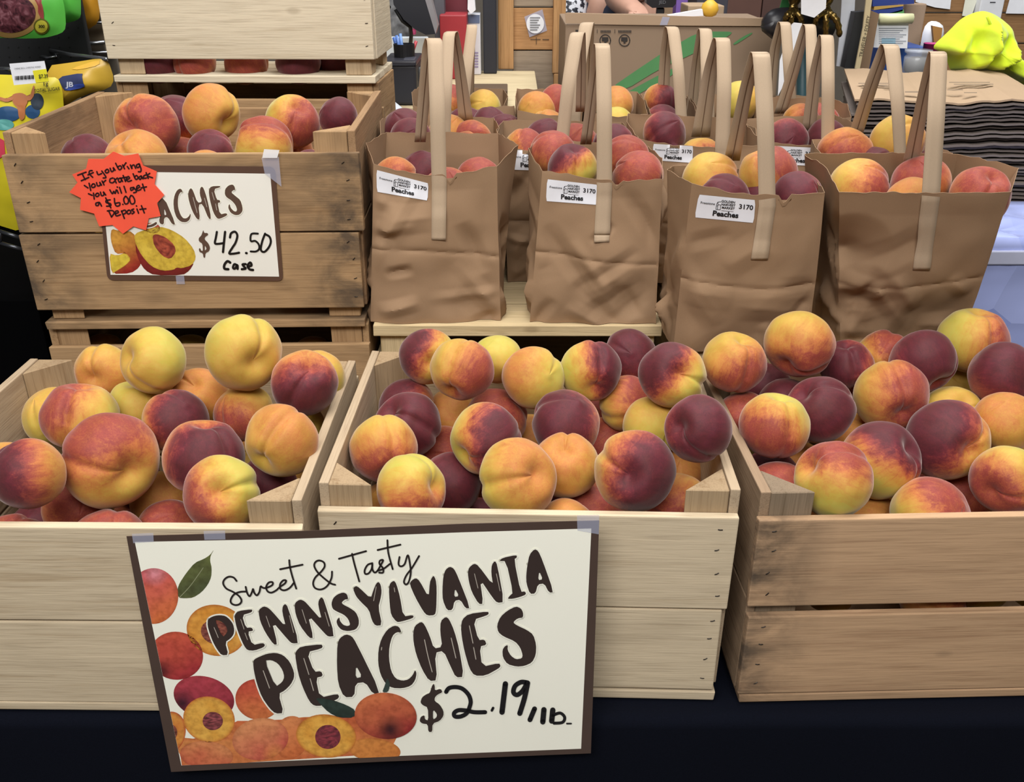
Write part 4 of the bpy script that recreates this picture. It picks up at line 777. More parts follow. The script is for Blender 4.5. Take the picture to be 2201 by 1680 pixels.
def label_art():
    """sticker lettering in a 0..1 x 0..0.44 frame: the shop lockup, the code and the word"""
    global _lab
    if _lab: return _lab
    parts = {}
    def put(nm, body, size, cx, cy, bold, al='CENTER', sx=1.0):
        v, f = text_vf(body, size, bold, al); parts.setdefault(nm, []).append(([(cx+p.x*sx, cy+p.y) for p in v], f))
    put('variety_lettering', 'Freestone', .062, .18, .29, .0005)
    put('shop_logo', 'GOLDEN', .062, .41, .355, .0015, 'LEFT', .95); put('shop_logo', 'HARVEST', .062, .415, .295, .0015, 'LEFT', .95); put('shop_logo', 'MARKET', .062, .43, .235, .0015, 'LEFT', .95)
    put('code_lettering', '3170', .125, .845, .285, .003); put('product_lettering', 'Peaches', .138, .51, .11, .005)
    ln = []
    def bar(x0, y0, x1, y1, w):
        d = Vector((x1-x0, y1-y0, 0)); n = Vector((-d.y, d.x, 0)).normalized()*w/2
        ln.append(([(x0+n.x, y0+n.y), (x0-n.x, y0-n.y), (x1-n.x, y1-n.y), (x1+n.x, y1+n.y)], [[0, 1, 2, 3]]))
    for a, b in (((.335, .19), (.335, .295)), ((.335, .295), (.352, .335)), ((.352, .335), (.41, .345)), ((.352, .335), (.36, .285)), ((.36, .285), (.405, .285)), ((.405, .285), (.41, .19)), ((.41, .19), (.335, .19)), ((.335, .26), (.36, .265)), ((.36, .19), (.36, .285))): bar(*a, *b, .008)
    bar(.43, .178, .64, .178, .006)
    parts['shop_logo'] += ln
    _lab = parts; return parts
def sticker(root, bvh, quad, art=True):
    """quad: pixel corners TL, TR, BR, BL of a white sticker pasted on the bag"""
    def at(a, b):                                   # a 0..1 across, b 0..1 up
        t = [quad[0][i]*(1-a)+quad[1][i]*a for i in (0, 1)]; q = [quad[3][i]*(1-a)+quad[2][i]*a for i in (0, 1)]
        return t[0]*b+q[0]*(1-b), t[1]*b+q[1]*(1-b)
    def w(a, b, off):
        p = on_bag(bvh, *at(a, b), off)
        return p
    nx, ny = 12, 5; V, F = [], []; last = None
    for j in range(ny+1):
        for i in range(nx+1):
            a, b = i/nx, j/ny
            if j in (0, ny) and i in (0, nx): a = a*.97+.015
            p = w(a, b, .0012)
            if p is None: p = last.copy() if last is not None else P(*at(a, b), root.location.y-.07)
            last = p; V.append(p)
    for j in range(ny):
        for i in range(nx): F.append([j*(nx+1)+i, j*(nx+1)+i+1, (j+1)*(nx+1)+i+1, (j+1)*(nx+1)+i])
    st = mesh_obj('price_sticker', V, F, STICK, root, smooth=True); st['label'] = 'white printed sticker on the paper'
    if art:
        for nm, lst in label_art().items():
            V, F = [], []
            for v, f in lst:
                b0 = len(V); ok = True; pts = []
                for x, y in v:
                    p = w(x, y/.44, .0019); ok = ok and p is not None; pts.append(p)
                if not ok: continue
                V += pts; F += [[i+b0 for i in q] for q in f]
            if V: mesh_obj(nm, V, F, INK, st)
    return st

# ---------------------------------------------------------------- the paper bags, their handles and stickers
ZS = .2792
def rear(key, label, u0, u1, v0, v1, Y, depth=.15, g=.010, **kw):
    FL, FR = P(u0, v0, Y), P(u1, v1, Y); ins = (FR-FL)*.04
    BL, BR = FL+ins, FR-ins; BL = Vector((BL.x, Y+.004, ZS)); BR = Vector((BR.x, Y+.004, ZS))
    return make_bag(key, label, FL, FR, BL, BR, depth, g, g, **kw)
b, bv = make_bag('b1', 'first front paper bag, nearest the stacked crates, its fruit lying below the rim', P(803, 351, 1.289), P(1068, 354, 1.289), PZ(797, 690, ZS), PZ(1076, 688, ZS), .15, .020, .030, sag=.014, seed=1, notch=(.62, .05, .012))
strap(b, bv, [(943, 515, 15.5), (944, 396, 16)], [(940, 230, 1.288, 16.5), (935, 88, 1.325, 16.5), (929, 81, 1.345, 15.5), (921, 105, 1.365, 14), (912, 200, 1.395, 13), (903, 305, 1.42, 12)])
sticker(b, bv, [(809, 365), (921, 394), (919, 431), (810, 412)])
b, bv = make_bag('b2', 'second front paper bag with a yellow peach on top', P(1166, 364, 1.285), P(1424, 385, 1.285), PZ(1139, 691, ZS), PZ(1411, 695, ZS), .15, .018, .010, sag=.006, seed=2, notch=(.62, .05, .010))
strap(b, bv, [(1293, 520, 16.5), (1299, 408, 16.5)], [(1299, 240, 1.285, 16.5), (1296, 97, 1.32, 16), (1289, 92, 1.335, 14), (1279, 160, 1.37, 12), (1259, 310, 1.41, 12)])
sticker(b, bv, [(1176, 385), (1284, 397), (1282, 440), (1173.5, 432)])
b, bv = make_bag('b3', 'third front paper bag, leaning toward the heap of the grey-cornered crate', P(1487, 394, 1.15), P(1773, 411, 1.15), PZ(1447, 748, ZS), PZ(1738, 750, ZS), .135, .020, .006, sag=.008, back_up=-.010, seed=3, notch=(.70, .05, .012))
strap(b, bv, [(1632, 558, 18), (1649, 442, 18)], [(1645, 260, 1.15, 18.5), (1637, 116, 1.175, 19), (1628, 110, 1.19, 16), (1606, 180, 1.22, 14), (1573, 345, 1.275, 17)])
sticker(b, bv, [(1502, 418), (1624, 430), (1620, 479), (1493, 467)])
c4 = P(1800, 540, 1.12)
b, bv = make_bag('b4', 'wide fourth front paper bag with a crumpled flank and no sticker', P(1804, 411, 1.12), P(2172, 411, 1.12), PZ(1806, 740, ZS), PZ(2068, 735, ZS), .15, -.004, .045, sag=.001, seed=4, crease=1.9,
                 dents=((P(1815, 545, 1.145), .060, .030, Vector((.25, 1, 0))), (P(1850, 640, 1.165), .050, .022, Vector((.1, 1, -.2))), (P(1800, 680, 1.172), .04, .02, Vector((.3, 1, 0)))))
strap(b, bv, [(1980, 580, 18), (2000, 428, 20)], [(2012, 250, 1.12, 19), (2019, 115, 1.15, 18), (2010, 109, 1.165, 15), (1985, 210, 1.20, 14), (1955, 362, 1.265, 17)])
b, bv = rear('b5', 'paper bag of dark wine peaches behind the first front bag', 818, 1058, 297, 311, 1.4575, seed=5)
strap(b, bv, [(952, 400, 13), (955, 305, 13)], [(958, 200, 1.46, 13), (964, 72, 1.50, 13), (975, 66, 1.52, 10), (986, 130, 1.55, 11), (1002, 262, 1.585, 16)])
sticker(b, bv, [(819, 307), (905, 315), (903, 345), (820, 338)])
b, bv = rear('b5b', 'small rear paper bag with a lemon yellow peach, beside the black printer', 888, 1080, 226, 234, 1.80, seed=6)
rear('b5c', 'sunken paper bag of blackish plum peaches, wedged between the bags behind the first two', 972, 1106, 292, 274, 1.625, g=.002, seed=16)
strap(b, bv, [(994, 330, 12.5), (995, 237, 12.5)], [(1003, 150, 1.80, 12), (1015, 56, 1.84, 11.5), (1013, 52, 1.86, 10), (1011, 130, 1.89, 9), (1010, 220, 1.93, 9)])
b, bv = rear('b6', 'paper bag half hidden by the second front bag, its sticker cut off', 1080, 1358, 316, 322, 1.45, seed=7)
strap(b, bv, [(1203, 420, 14), (1205, 314, 14)], [(1222, 180, 1.45, 14.5), (1239, 73, 1.485, 15), (1247, 68, 1.505, 12), (1250, 140, 1.54, 10), (1248, 240, 1.578, 11)])
sticker(b, bv, [(1086, 322), (1196, 324), (1196, 368), (1087, 364)])
b, bv = rear('b7', 'rear paper bag with an apricot gold peach, in front of the plank partition', 1112, 1252, 236, 240, 1.66, g=.003, seed=8)
strap(b, bv, [(1232, 330, 12), (1236, 246, 12)], [(1246, 140, 1.66, 13), (1260, 51, 1.70, 15), (1268, 47, 1.715, 10), (1266, 150, 1.76, 8), (1262, 225, 1.78, 8)])
rear('b7c', 'slim rear paper bag with two yellow gold peaches before the cardboard box', 1260, 1392, 240, 244, 1.66, g=.003, seed=17)
b, bv = rear('b9', 'paper bag between and behind the second and third front bags', 1373, 1632, 300, 312, 1.4575, seed=9)
strap(b, bv, [(1551, 420, 15), (1552, 312, 15)], [(1557, 190, 1.4575, 15.5), (1555, 84, 1.49, 15.5), (1545, 80, 1.51, 13), (1527, 150, 1.55, 15), (1506, 294, 1.58, 20)])
sticker(b, bv, [(1404, 309), (1490, 314), (1488, 350), (1403, 344)])
b, bv = rear('b8c', 'narrow rear paper bag before the green stripes of the carton', 1400, 1502, 248, 252, 1.64, depth=.15, g=.001, seed=10)
strap(b, bv, [(1464, 330, 12), (1465, 256, 12)], [(1458, 150, 1.64, 12.5), (1447, 60, 1.68, 13), (1437, 56, 1.70, 10), (1430, 120, 1.73, 12), (1424, 236, 1.755, 13)])
b, bv = rear('b8b', 'rear paper bag holding a pale yellow peach, at the end of the green stripes', 1508, 1638, 250, 252, 1.64, depth=.15, g=.001, seed=11)
strap(b, bv, [(1523, 330, 12), (1524, 257, 12)], [(1519, 150, 1.64, 13), (1518, 64, 1.68, 13.5), (1508, 60, 1.70, 9), (1496, 140, 1.74, 10), (1486, 250, 1.757, 12)])
b, bv = rear('b11', 'paper bag with a clear sticker behind the third front bag', 1640, 1850, 306, 297, 1.47, depth=.13, seed=12)
strap(b, bv, [(1778, 400, 14), (1779, 303, 14)], [(1780, 180, 1.46, 14), (1779, 78, 1.50, 14), (1770, 74, 1.52, 11), (1752, 160, 1.55, 13), (1738, 282, 1.577, 15)])
sticker(b, bv, [(1658, 313), (1760, 318), (1757, 357), (1656, 352)])
b, bv = rear('b11b', 'rear paper bag below the bird statue, sticker ending in 170', 1650, 1830, 250, 252, 1.615, depth=.115, seed=13)
strap(b, bv, [(1744, 340, 12), (1745, 257, 12)], [(1745, 150, 1.60, 12), (1743, 55, 1.64, 12), (1733, 51, 1.66, 10), (1706, 150, 1.69, 13), (1677, 244, 1.715, 13)])
sticker(b, bv, [(1656, 257), (1722, 259), (1719, 284), (1655, 282)])
b, bv = rear('b13', 'last rear paper bag, only its rim and handle showing before the bird statue', 1650, 1790, 241, 243, 1.75, depth=.11, seed=14)
strap(b, bv, [(1702, 320, 11), (1702, 247, 11)], [(1695, 140, 1.74, 12), (1689, 50, 1.77, 11.5), (1680, 46, 1.79, 9), (1664, 110, 1.82, 11), (1655, 220, 1.845, 11)])
sticker(b, bv, [(1655, 246), (1690, 248), (1688, 272), (1654, 270)], art=False)
b, bv = rear('b12', 'paper bag with burnt orange peaches behind the wide fourth front bag', 1785, 2060, 348, 362, 1.358, depth=.098, seed=15)
strap(b, bv, [(1936, 460, 12), (1936, 366, 12)], [(1930, 220, 1.345, 15), (1917, 98, 1.38, 17), (1905, 94, 1.40, 14), (1870, 190, 1.43, 15), (1839, 290, 1.475, 15)])

# ---------------------------------------------------------------- signs
class Sheet:
    """a flat sheet at its place; px corners are traced onto its plane"""
    def __init__(s, o, n): s.o = Vector(o); s.n = Vector(n).normalized()
    def at(s, u, v, off=0.0): return PP(u, v, s.o, s.n) + s.n*off
def chaikin(pts, n=1):
    for _ in range(n):
        q = []
        for i in range(len(pts)):
            a, b = pts[i], pts[(i+1) % len(pts)]
            q += [(a[0]*.78+b[0]*.22, a[1]*.78+b[1]*.22), (a[0]*.22+b[0]*.78, a[1]*.22+b[1]*.78)]
        pts = q
    return pts
def zp(z, pts): return [(z[0]+x/z[2], z[1]+y/z[2]) for x, y in pts]
def poly_vf(sh, loops, off):
    loops = [[Vector((x, y, 0)) for x, y in l] for l in loops]
    tri_ = tessellate_polygon(loops); flat = [p for l in loops for p in l]
    return [sh.at(p.x, p.y, off) for p in flat], [list(t) for t in tri_]
def smooth_path(pts, k=6):
    if len(pts) < 3: return list(pts)
    out = []; m = len(pts)
    for i in range(m-1):
        p0, p1, p2, p3 = pts[max(i-1, 0)], pts[i], pts[i+1], pts[min(i+2, m-1)]
        for j in range(k):
            t = j/k
            out.append(tuple(.5*(2*p1[e]+(p2[e]-p0[e])*t+(2*p0[e]-5*p1[e]+4*p2[e]-p3[e])*t*t+(3*p1[e]-p0[e]-3*p2[e]+p3[e])*t**3) for e in (0, 1)))
    out.append(pts[-1]); return out
def stroke_vf(sh, pts, w, off, curve=True, closed=False):
    if closed: pts = list(pts)+[pts[0]]
    if curve: pts = smooth_path(pts)
    V, F = [], []; n = len(pts)
    for i, (x, y) in enumerate(pts):
        a, b = pts[max(i-1, 0)], pts[min(i+1, n-1)]; dx, dy = b[0]-a[0], b[1]-a[1]; L = math.hypot(dx, dy) or 1
        nx, ny = -dy/L*w/2, dx/L*w/2
        V += [sh.at(x+nx, y+ny, off), sh.at(x-nx, y-ny, off)]
    for i in range(n-1): F.append([2*i, 2*i+1, 2*i+3, 2*i+2])
    for (x, y) in (pts[0], pts[-1]):
        b = len(V); V += [sh.at(x+math.cos(q*math.pi/5)*w/2, y+math.sin(q*math.pi/5)*w/2, off) for q in range(10)]; F.append(list(range(b, b+10)))
    return V, F
M_BORDER = plain('4b3b34', .35); M_SHEET = paper('sign_sheet', 'f3f2e4', .38, .02); M_BRUSH = plain('362a27', .4); M_MARK = plain('131217', .35); M_HALO = plain('f3f2e4', .4)
M_GLINT = plain('b9b0a4', .4); M_STAR = plain('f4593f', .55); M_PEN = plain('2a0509', .5)
mt = NT('clear_tape'); mt.b.inputs['Base Color'].default_value = lin('c7cbe2'); mt.b.inputs['Alpha'].default_value = .38; mt.b.inputs['Roughness'].default_value = .18
TAPE = mt.m
mw = NT('frosted_tape'); mw.b.inputs['Base Color'].default_value = lin('eeeef2'); mw.b.inputs['Alpha'].default_value = .85; mw.b.inputs['Roughness'].default_value = .3
TAPEW = mw.m
mv = NT('printed_art'); at_ = mv.add('ShaderNodeVertexColor', layer_name='print'); tcv = mv.add('ShaderNodeTexCoord'); nzv = mv.add('ShaderNodeTexNoise', Scale=160.0, Detail=5.0); mv.link(tcv, 'Object', nzv, 'Vector')
mv.base(mv.mix(.55, at_.outputs[0], mv.ramp(nzv.outputs[0], [(.3, (.72, .66, .62)), (.6, (1, 1, 1))]), 'MULTIPLY')); mv.b.inputs['Roughness'].default_value = .4
ART = mv.m
def color_mesh(o, cols):
    a = o.data.color_attributes.new('print', 'FLOAT_COLOR', 'POINT')
    for i, c in enumerate(cols): a.data[i].color = c
def mixc(a, b, t): t = max(0, min(1, t)); return tuple(a[i]*(1-t)+b[i]*t for i in range(3))+(1,)
def disc(sh, parent, name, cx, cy, rx, ry, rot, colf, off, clip=None, outline=None):
    V, F, C = [], [], []; n = 44; nr = 12; cr, sr = math.cos(rot), math.sin(rot)
    for j in range(nr+1):
        for k in range(n):
            q = 2*math.pi*k/n; rr = j/nr; lx, ly = rr*math.cos(q), rr*math.sin(q)
            x, y = cx+rx*lx*cr-ry*ly*sr, cy+rx*lx*sr+ry*ly*cr
            C.append(colf((x-cx)/max(rx, ry), (y-cy)/max(rx, ry), rr, x, y))
            if clip: x, y = clip(x, y)
            V.append(sh.at(x, y, off))
    for j in range(nr):
        for k in range(n): F.append([j*n+k, j*n+(k+1) % n, (j+1)*n+(k+1) % n, (j+1)*n+k])
    me = bpy.data.meshes.new(name); mi = world_of(parent).inverted(); me.from_pydata([mi @ p for p in V], [], F)
    o = bpy.data.objects.new(name, me); COL.objects.link(o); o.parent = parent; me.materials.append(ART); color_mesh(o, C); return o
def h(c): return lin(c)
def skin(ctop, cbot, dark=None, dd=(0, 0), seed=0, tilt=.2):
    a, b = h(ctop), h(cbot); d = h(dark) if dark else None
    def f(nx, ny, rr, x, y):
        t = .5+ny*.55+nx*tilt+.22*noise.noise(Vector((x*.03+seed, y*.03, 0)))
        c = mixc(a, b, t)
        if d: c = mixc(c, d, 1.15-2.2*math.hypot(nx-dd[0], ny-dd[1]))
        return mixc(c, (c[0]*.62, c[1]*.5, c[2]*.5), (rr-.86)*3.5)
    return f
def flesh(ca, cb, edge, seed=0):
    a, b, e = h(ca), h(cb), h(edge)
    def f(nx, ny, rr, x, y):
        c = mixc(a, b, .5+.9*noise.noise(Vector((x*.04+seed, y*.04, 1))))
        return mixc(c, e, (rr-.88)*7)
    return f
def stone(ca, cb, seed=0):
    a, b = h(ca), h(cb)
    return lambda nx, ny, rr, x, y: mixc(a, b, .5+1.3*noise.noise(Vector((x*.10+y*.05+seed, y*.34, 3)))+(rr-.6)*.3)

# the big sign: hangs from the two pale front crates, tilting out a little at its foot
BIG = Sheet((0, .7870, .24), (0, -.30, .020))
SG = empty('price_sign', (0, .7865, .10), 'big laminated sign hanging on the front crates, priced 2.19 a pound', 'sign')
OUT = [(272, 1152), (640, 1141), (1000, 1125), (1288, 1118), (1279, 1370), (1270, 1618), (820, 1636), (368, 1658), (318, 1400)]
INN = [(290, 1164), (640, 1157), (1000, 1143), (1271, 1135), (1260, 1370), (1249, 1608), (820, 1625), (390, 1644), (340, 1404)]
v, f = poly_vf(BIG, [OUT], 0.0); bd = mesh_obj('sign_border', v, f, M_BORDER, SG); bd['label'] = 'dark brown border of the big sign'
sm_ = bd.modifiers.new('sheet_thickness', 'SOLIDIFY'); sm_.thickness = .0006; sm_.offset = 0
v, f = poly_vf(BIG, [INN], .00035); mesh_obj('sign_sheet', v, f, M_SHEET, SG)['label'] = 'cream printed sheet'
Z1, Z2, Z3, Z4, Z5, Z6 = (440, 1150, 5.5025), (800, 1150, 5.0023), (520, 1300, 5.5025), (860, 1280, 5.5025), (270, 1150, 5.5025), (320, 1420, 3.668)
def clipB(x, y):
    xl = 290+(y-1164)/(1644-1164)*100; yb = 1644-(x-390)/(1249-390)*36
    return max(x, xl+.3), min(y, yb-.3)
def px(z, x, y): return z[0]+x/z[2], z[1]+y/z[2]
o1 = .0005
def pd(z, nm, cx, cy, rx, ry, rot, colf, lay=0, parent=SG): return disc(BIG, parent, nm, *px(z, cx, cy), rx/z[2], ry/z[2], rot, colf, o1+lay*.00008, clipB)
v, f = poly_vf(BIG, [[clipB(*q) for q in zp(Z6, [(180, 640), (250, 600), (350, 610), (460, 590), (700, 470), (780, 470), (1050, 460), (1220, 440), (1640, 430), (1960, 590), (1930, 650), (1975, 720), (1600, 745), (760, 800), (260, 830), (250, 740), (180, 720)])]], .00043)
bk = mesh_obj('printed_fruit_heap', v, f, ART, SG); color_mesh(bk, [mixc(h('d98b4e'), h('c65a38'), .5+noise.noise(p*60)) for p in v])
pd(Z5, 'printed_peach', 330, 715, 295, 330, .05, skin('cf5a5c', 'd7733f', 'e2929a', (.05, -.85), 1))
pd(Z5, 'printed_peach', 600, 1420, 318, 284, .12, skin('cf5b43', 'a83338', '571a20', (-.55, .55), 2))
hp = pd(Z5, 'printed_half_peach', 1075, 1120, 355, 300, .25, flesh('e6a94f', 'd98f33', 'b9662b', 3)); pd(Z5, 'printed_stone', 1060, 1140, 170, 140, .3, stone('a4604f', '5e2c2a', 1), 1, hp)
pd(Z6, 'printed_peach', 435, 285, 243, 165, .25, skin('b8434f', '8d2c3c', '43182a', (-.7, .2), 4))
pd(Z6, 'printed_peach', 860, 300, 178, 160, .2, skin('c9533f', 'd77a46', None, (0, 0), 5))
hp = pd(Z6, 'printed_half_peach', 475, 458, 205, 180, .25, flesh('ecb754', 'dda040', 'c4672f', 6), 1); pd(Z6, 'printed_stone', 505, 470, 80, 72, 0, stone('a8565a', '57272d', 2), 2, hp)
hp = pd(Z6, 'printed_half_peach', 165, 560, 125, 165, .2, flesh('dd9c48', 'cf7a35', 'b23a2c', 7)); pd(Z6, 'printed_stone', 175, 560, 50, 62, 0, stone('9a5544', '5a2f2a', 3), 1, hp)
pd(Z6, 'printed_peach', 880, 612, 222, 165, -.15, skin('e39c66', 'c9544a', 'dd8a4d', (.5, .6), 8), 1)
pd(Z6, 'printed_peach', 1120, 600, 140, 170, .2, skin('dd8a55', 'd2723f', None, (0, 0), 18), 0)
pd(Z6, 'printed_peach', 455, 740, 210, 112, .08, skin('e29a60', 'c4473c', None, (0, 0), 9, -.1), 1)
pd(Z6, 'printed_peach', 1780, 700, 205, 92, .1, skin('dc9046', 'd07d3b', None, (0, 0), 10), 1)
hp = pd(Z6, 'printed_half_peach', 1398, 588, 238, 170, .12, flesh('ecb450', 'dc9a3c', 'c06a2d', 11), 2); pd(Z6, 'printed_stone', 1412, 595, 100, 95, 0, stone('9c3f4a', '5a2530', 4), 3, hp)
def leaf(pts, z, ca, cb, off):
    v, f = poly_vf(BIG, [chaikin(zp(z, pts))], off); o = mesh_obj('printed_leaf', v, f, ART, SG)
    color_mesh(o, [mixc(h(ca), h(cb), .5+.9*noise.noise(p*45)) for p in v]); return o
lf = leaf([(1050, 160), (1005, 240), (1000, 300), (1020, 380), (1015, 490), (975, 580), (900, 670), (800, 735), (700, 742), (625, 735), (612, 640), (640, 560), (720, 440), (820, 320), (930, 275), (1000, 230)], Z5, '4d5537', '70763f', o1)
v, f = stroke_vf(BIG, zp(Z5, [(640, 730), (770, 590), (920, 380)]), 1.6, o1+.0001); mesh_obj('leaf_vein', v, f, plain('8e9270', .5), lf)
PENN = [
 (Z1, [[(40, 990), (75, 960), (130, 940), (190, 935), (250, 945), (300, 985), (340, 1040), (355, 1110), (345, 1165), (310, 1210), (245, 1255), (285, 1405), (205, 1410), (150, 1340), (100, 1250), (60, 1140), (38, 1060)], [(120, 990), (180, 1000), (235, 1035), (270, 1090), (270, 1140), (215, 1200)]]),
 (Z1, [[(355, 960), (365, 920), (400, 885), (560, 865), (568, 885), (550, 905), (445, 935), (490, 1085), (560, 1080), (580, 1120), (510, 1130), (568, 1290), (690, 1262), (718, 1285), (700, 1315), (590, 1355), (510, 1350), (470, 1300), (420, 1190), (380, 1080)]]),
 (Z1, [[(640, 900), (650, 865), (700, 830), (750, 845), (800, 890), (965, 1080), (920, 900), (925, 830), (955, 800), (985, 835), (1120, 1265), (1040, 1270), (1000, 1240), (795, 1000), (865, 1280), (820, 1285), (720, 1140), (660, 1010)]]),
 (Z1, [[(1065, 830), (1075, 785), (1130, 748), (1185, 770), (1240, 830), (1390, 1000), (1345, 820), (1350, 760), (1385, 718), (1415, 760), (1543, 1183), (1465, 1190), (1420, 1150), (1220, 925), (1290, 1205), (1240, 1205), (1130, 1060), (1080, 930)]]),
 (Z1, [[(1700, 745), (1660, 750), (1620, 785), (1640, 810), (1720, 850), (1790, 900), (1825, 980), (1825, 1050), (1790, 1105), (1700, 1125), (1620, 1110), (1575, 1060), (1560, 1010), (1575, 975), (1598, 965), (1600, 1000), (1640, 1050), (1690, 1065), (1725, 1050), (1700, 980), (1650, 930), (1560, 890), (1515, 860), (1500, 800), (1520, 735), (1570, 690), (1640, 665), (1685, 685)]]),
 (Z1, [[(1755, 620), (1790, 588), (1830, 610), (1965, 740), (2000, 630), (2030, 560), (2060, 540), (2085, 580), (2095, 660), (2080, 750), (2055, 840), (2100, 1055), (2020, 1060), (1980, 1000), (1945, 870), (1850, 780), (1790, 710)]]),
 (Z2, [[(180, 560), (195, 505), (235, 478), (260, 510), (300, 650), (335, 865), (440, 848), (448, 875), (400, 895), (310, 920), (265, 925), (205, 850), (190, 740)]]),
 (Z2, [[(405, 520), (420, 480), (470, 450), (510, 480), (608, 660), (620, 500), (640, 450), (662, 425), (685, 470), (695, 560), (690, 790), (675, 850), (595, 855), (550, 810), (460, 650)]]),
 (Z2, [[(765, 430), (790, 360), (835, 328), (880, 350), (920, 430), (1055, 775), (1005, 778), (950, 685), (885, 695), (865, 795), (805, 798), (760, 690), (755, 580)], [(890, 560), (880, 655), (935, 645)]]),
 (Z2, [[(1028, 400), (1040, 340), (1095, 295), (1140, 315), (1300, 530), (1280, 400), (1285, 310), (1320, 265), (1345, 310), (1418, 710), (1345, 718), (1300, 670), (1158, 460), (1195, 730), (1145, 730), (1070, 600), (1040, 490)]]),
 (Z2, [[(1365, 270), (1400, 235), (1550, 203), (1558, 230), (1525, 250), (1595, 600), (1645, 595), (1655, 628), (1590, 655), (1510, 675), (1455, 675), (1480, 640), (1515, 610), (1440, 270)]]),
 (Z2, [[(1665, 330), (1690, 200), (1745, 140), (1785, 160), (1830, 260), (1952, 605), (1900, 608), (1850, 510), (1780, 520), (1755, 618), (1695, 622), (1658, 510), (1655, 430)], [(1795, 375), (1782, 475), (1835, 465)]])]
PEA = [
 (Z3, [[(135, 670), (150, 630), (215, 598), (300, 565), (400, 553), (490, 580), (570, 660), (620, 780), (620, 850), (580, 930), (510, 1000), (435, 1040), (498, 1268), (400, 1272), (330, 1210), (240, 1080), (180, 920), (145, 770)], [(270, 645), (350, 638), (430, 680), (485, 760), (505, 840), (480, 900), (400, 958)]]),
 (Z3, [[(630, 570), (650, 525), (700, 480), (940, 452), (960, 480), (940, 505), (770, 548), (855, 780), (940, 770), (962, 830), (875, 850), (925, 1085), (1130, 1038), (1155, 1070), (1130, 1105), (950, 1180), (860, 1182), (800, 1130), (720, 960), (665, 790)]]),
 (Z3, [[(1130, 450), (1160, 380), (1230, 335), (1300, 355), (1350, 430), (1640, 1020), (1555, 1045), (1460, 900), (1345, 915), (1330, 1075), (1210, 1080), (1140, 920), (1125, 700)], [(1350, 700), (1345, 855), (1425, 838)]]),
 (Z3, [[(1890, 315), (1830, 310), (1780, 355), (1745, 480), (1740, 620), (1765, 770), (1820, 860), (1900, 885), (1970, 870), (2020, 820), (2050, 755), (2068, 800), (2050, 880), (2000, 945), (1900, 975), (1780, 970), (1700, 920), (1640, 810), (1612, 680), (1615, 520), (1650, 390), (1720, 280), (1800, 232), (1860, 245)]]),
 (Z4, [[(155, 430), (175, 345), (250, 295), (290, 330), (350, 460), (400, 615), (500, 595), (475, 420), (480, 290), (540, 238), (580, 265), (640, 400), (700, 620), (755, 950), (660, 955), (600, 830), (515, 640), (410, 665), (440, 990), (345, 998), (260, 860), (190, 680), (160, 540)]]),
 (Z4, [[(720, 360), (735, 270), (810, 205), (1040, 175), (1050, 205), (1020, 225), (865, 275), (925, 515), (1000, 508), (1025, 570), (940, 590), (970, 830), (1170, 785), (1190, 820), (1165, 850), (1010, 935), (880, 935), (820, 850), (760, 640), (730, 480)]]),
 (Z4, [[(1455, 245), (1385, 260), (1335, 305), (1380, 340), (1500, 395), (1575, 450), (1610, 570), (1605, 690), (1560, 780), (1470, 820), (1380, 828), (1270, 800), (1215, 720), (1210, 630), (1240, 585), (1275, 572), (1270, 630), (1310, 700), (1370, 742), (1440, 730), (1450, 690), (1420, 600), (1360, 530), (1220, 470), (1160, 420), (1145, 340), (1185, 240), (1270, 165), (1370, 115), (1430, 140), (1455, 190)]]),
]
DOLLAR = [(Z4, [[(365, 1100), (380, 1050), (400, 1028), (412, 1060), (412, 1110), (480, 1088), (505, 1130), (440, 1160), (410, 1195), (410, 1235), (470, 1275), (515, 1350), (515, 1410), (470, 1470), (385, 1500), (382, 1600), (335, 1600), (328, 1508), (260, 1500), (230, 1470), (245, 1420), (290, 1400), (295, 1450), (335, 1465), (330, 1310), (270, 1285), (240, 1250), (260, 1190), (310, 1155), (350, 1140)], [(390, 1330), (388, 1455), (430, 1430), (440, 1390)]])]
def brush(sh, parent, name, letters, mat, off, halo=None):
    vf, hf = [], []
    for z, loops in letters:
        lp = [chaikin(zp(z, l)) for l in loops]; vf.append(poly_vf(sh, lp, off))
        if halo: hf.append(stroke_vf(sh, lp[0], halo, off-.0001, curve=False, closed=True))
    o = mesh_obj(name, *join_vf(*vf), mat, parent)
    if halo: mesh_obj('letter_outline', *join_vf(*hf), M_HALO, o)
    return o
LO = .0013
br1 = brush(BIG, SG, 'state_lettering', PENN, M_BRUSH, LO, 6); br2 = brush(BIG, SG, 'fruit_lettering', PEA, M_BRUSH, LO, 6); brush(BIG, SG, 'dollar_symbol', DOLLAR, M_BRUSH, LO, 3)
def glints(sh, parent, lst, off, w=1.3):
    mesh_obj('brush_streak', *join_vf(*[stroke_vf(sh, zp(z, q), w, off) for z, q in lst]), M_GLINT, parent)
glints(BIG, br1, [(Z1, [(115, 1080), (165, 1200)]), (Z1, [(430, 985), (470, 1100)]), (Z1, [(480, 1145), (510, 1225)]), (Z1, [(730, 945), (775, 1075)]), (Z1, [(1005, 940), (1055, 1140)]), (Z1, [(1155, 870), (1205, 1030)]), (Z1, [(1425, 900), (1475, 1065)]), (Z1, [(2030, 600), (2000, 765)]), (Z2, [(1100, 405), (1138, 560)]), (Z2, [(1335, 405), (1375, 590)]), (Z2, [(238, 555), (245, 600)])], LO+.0001)
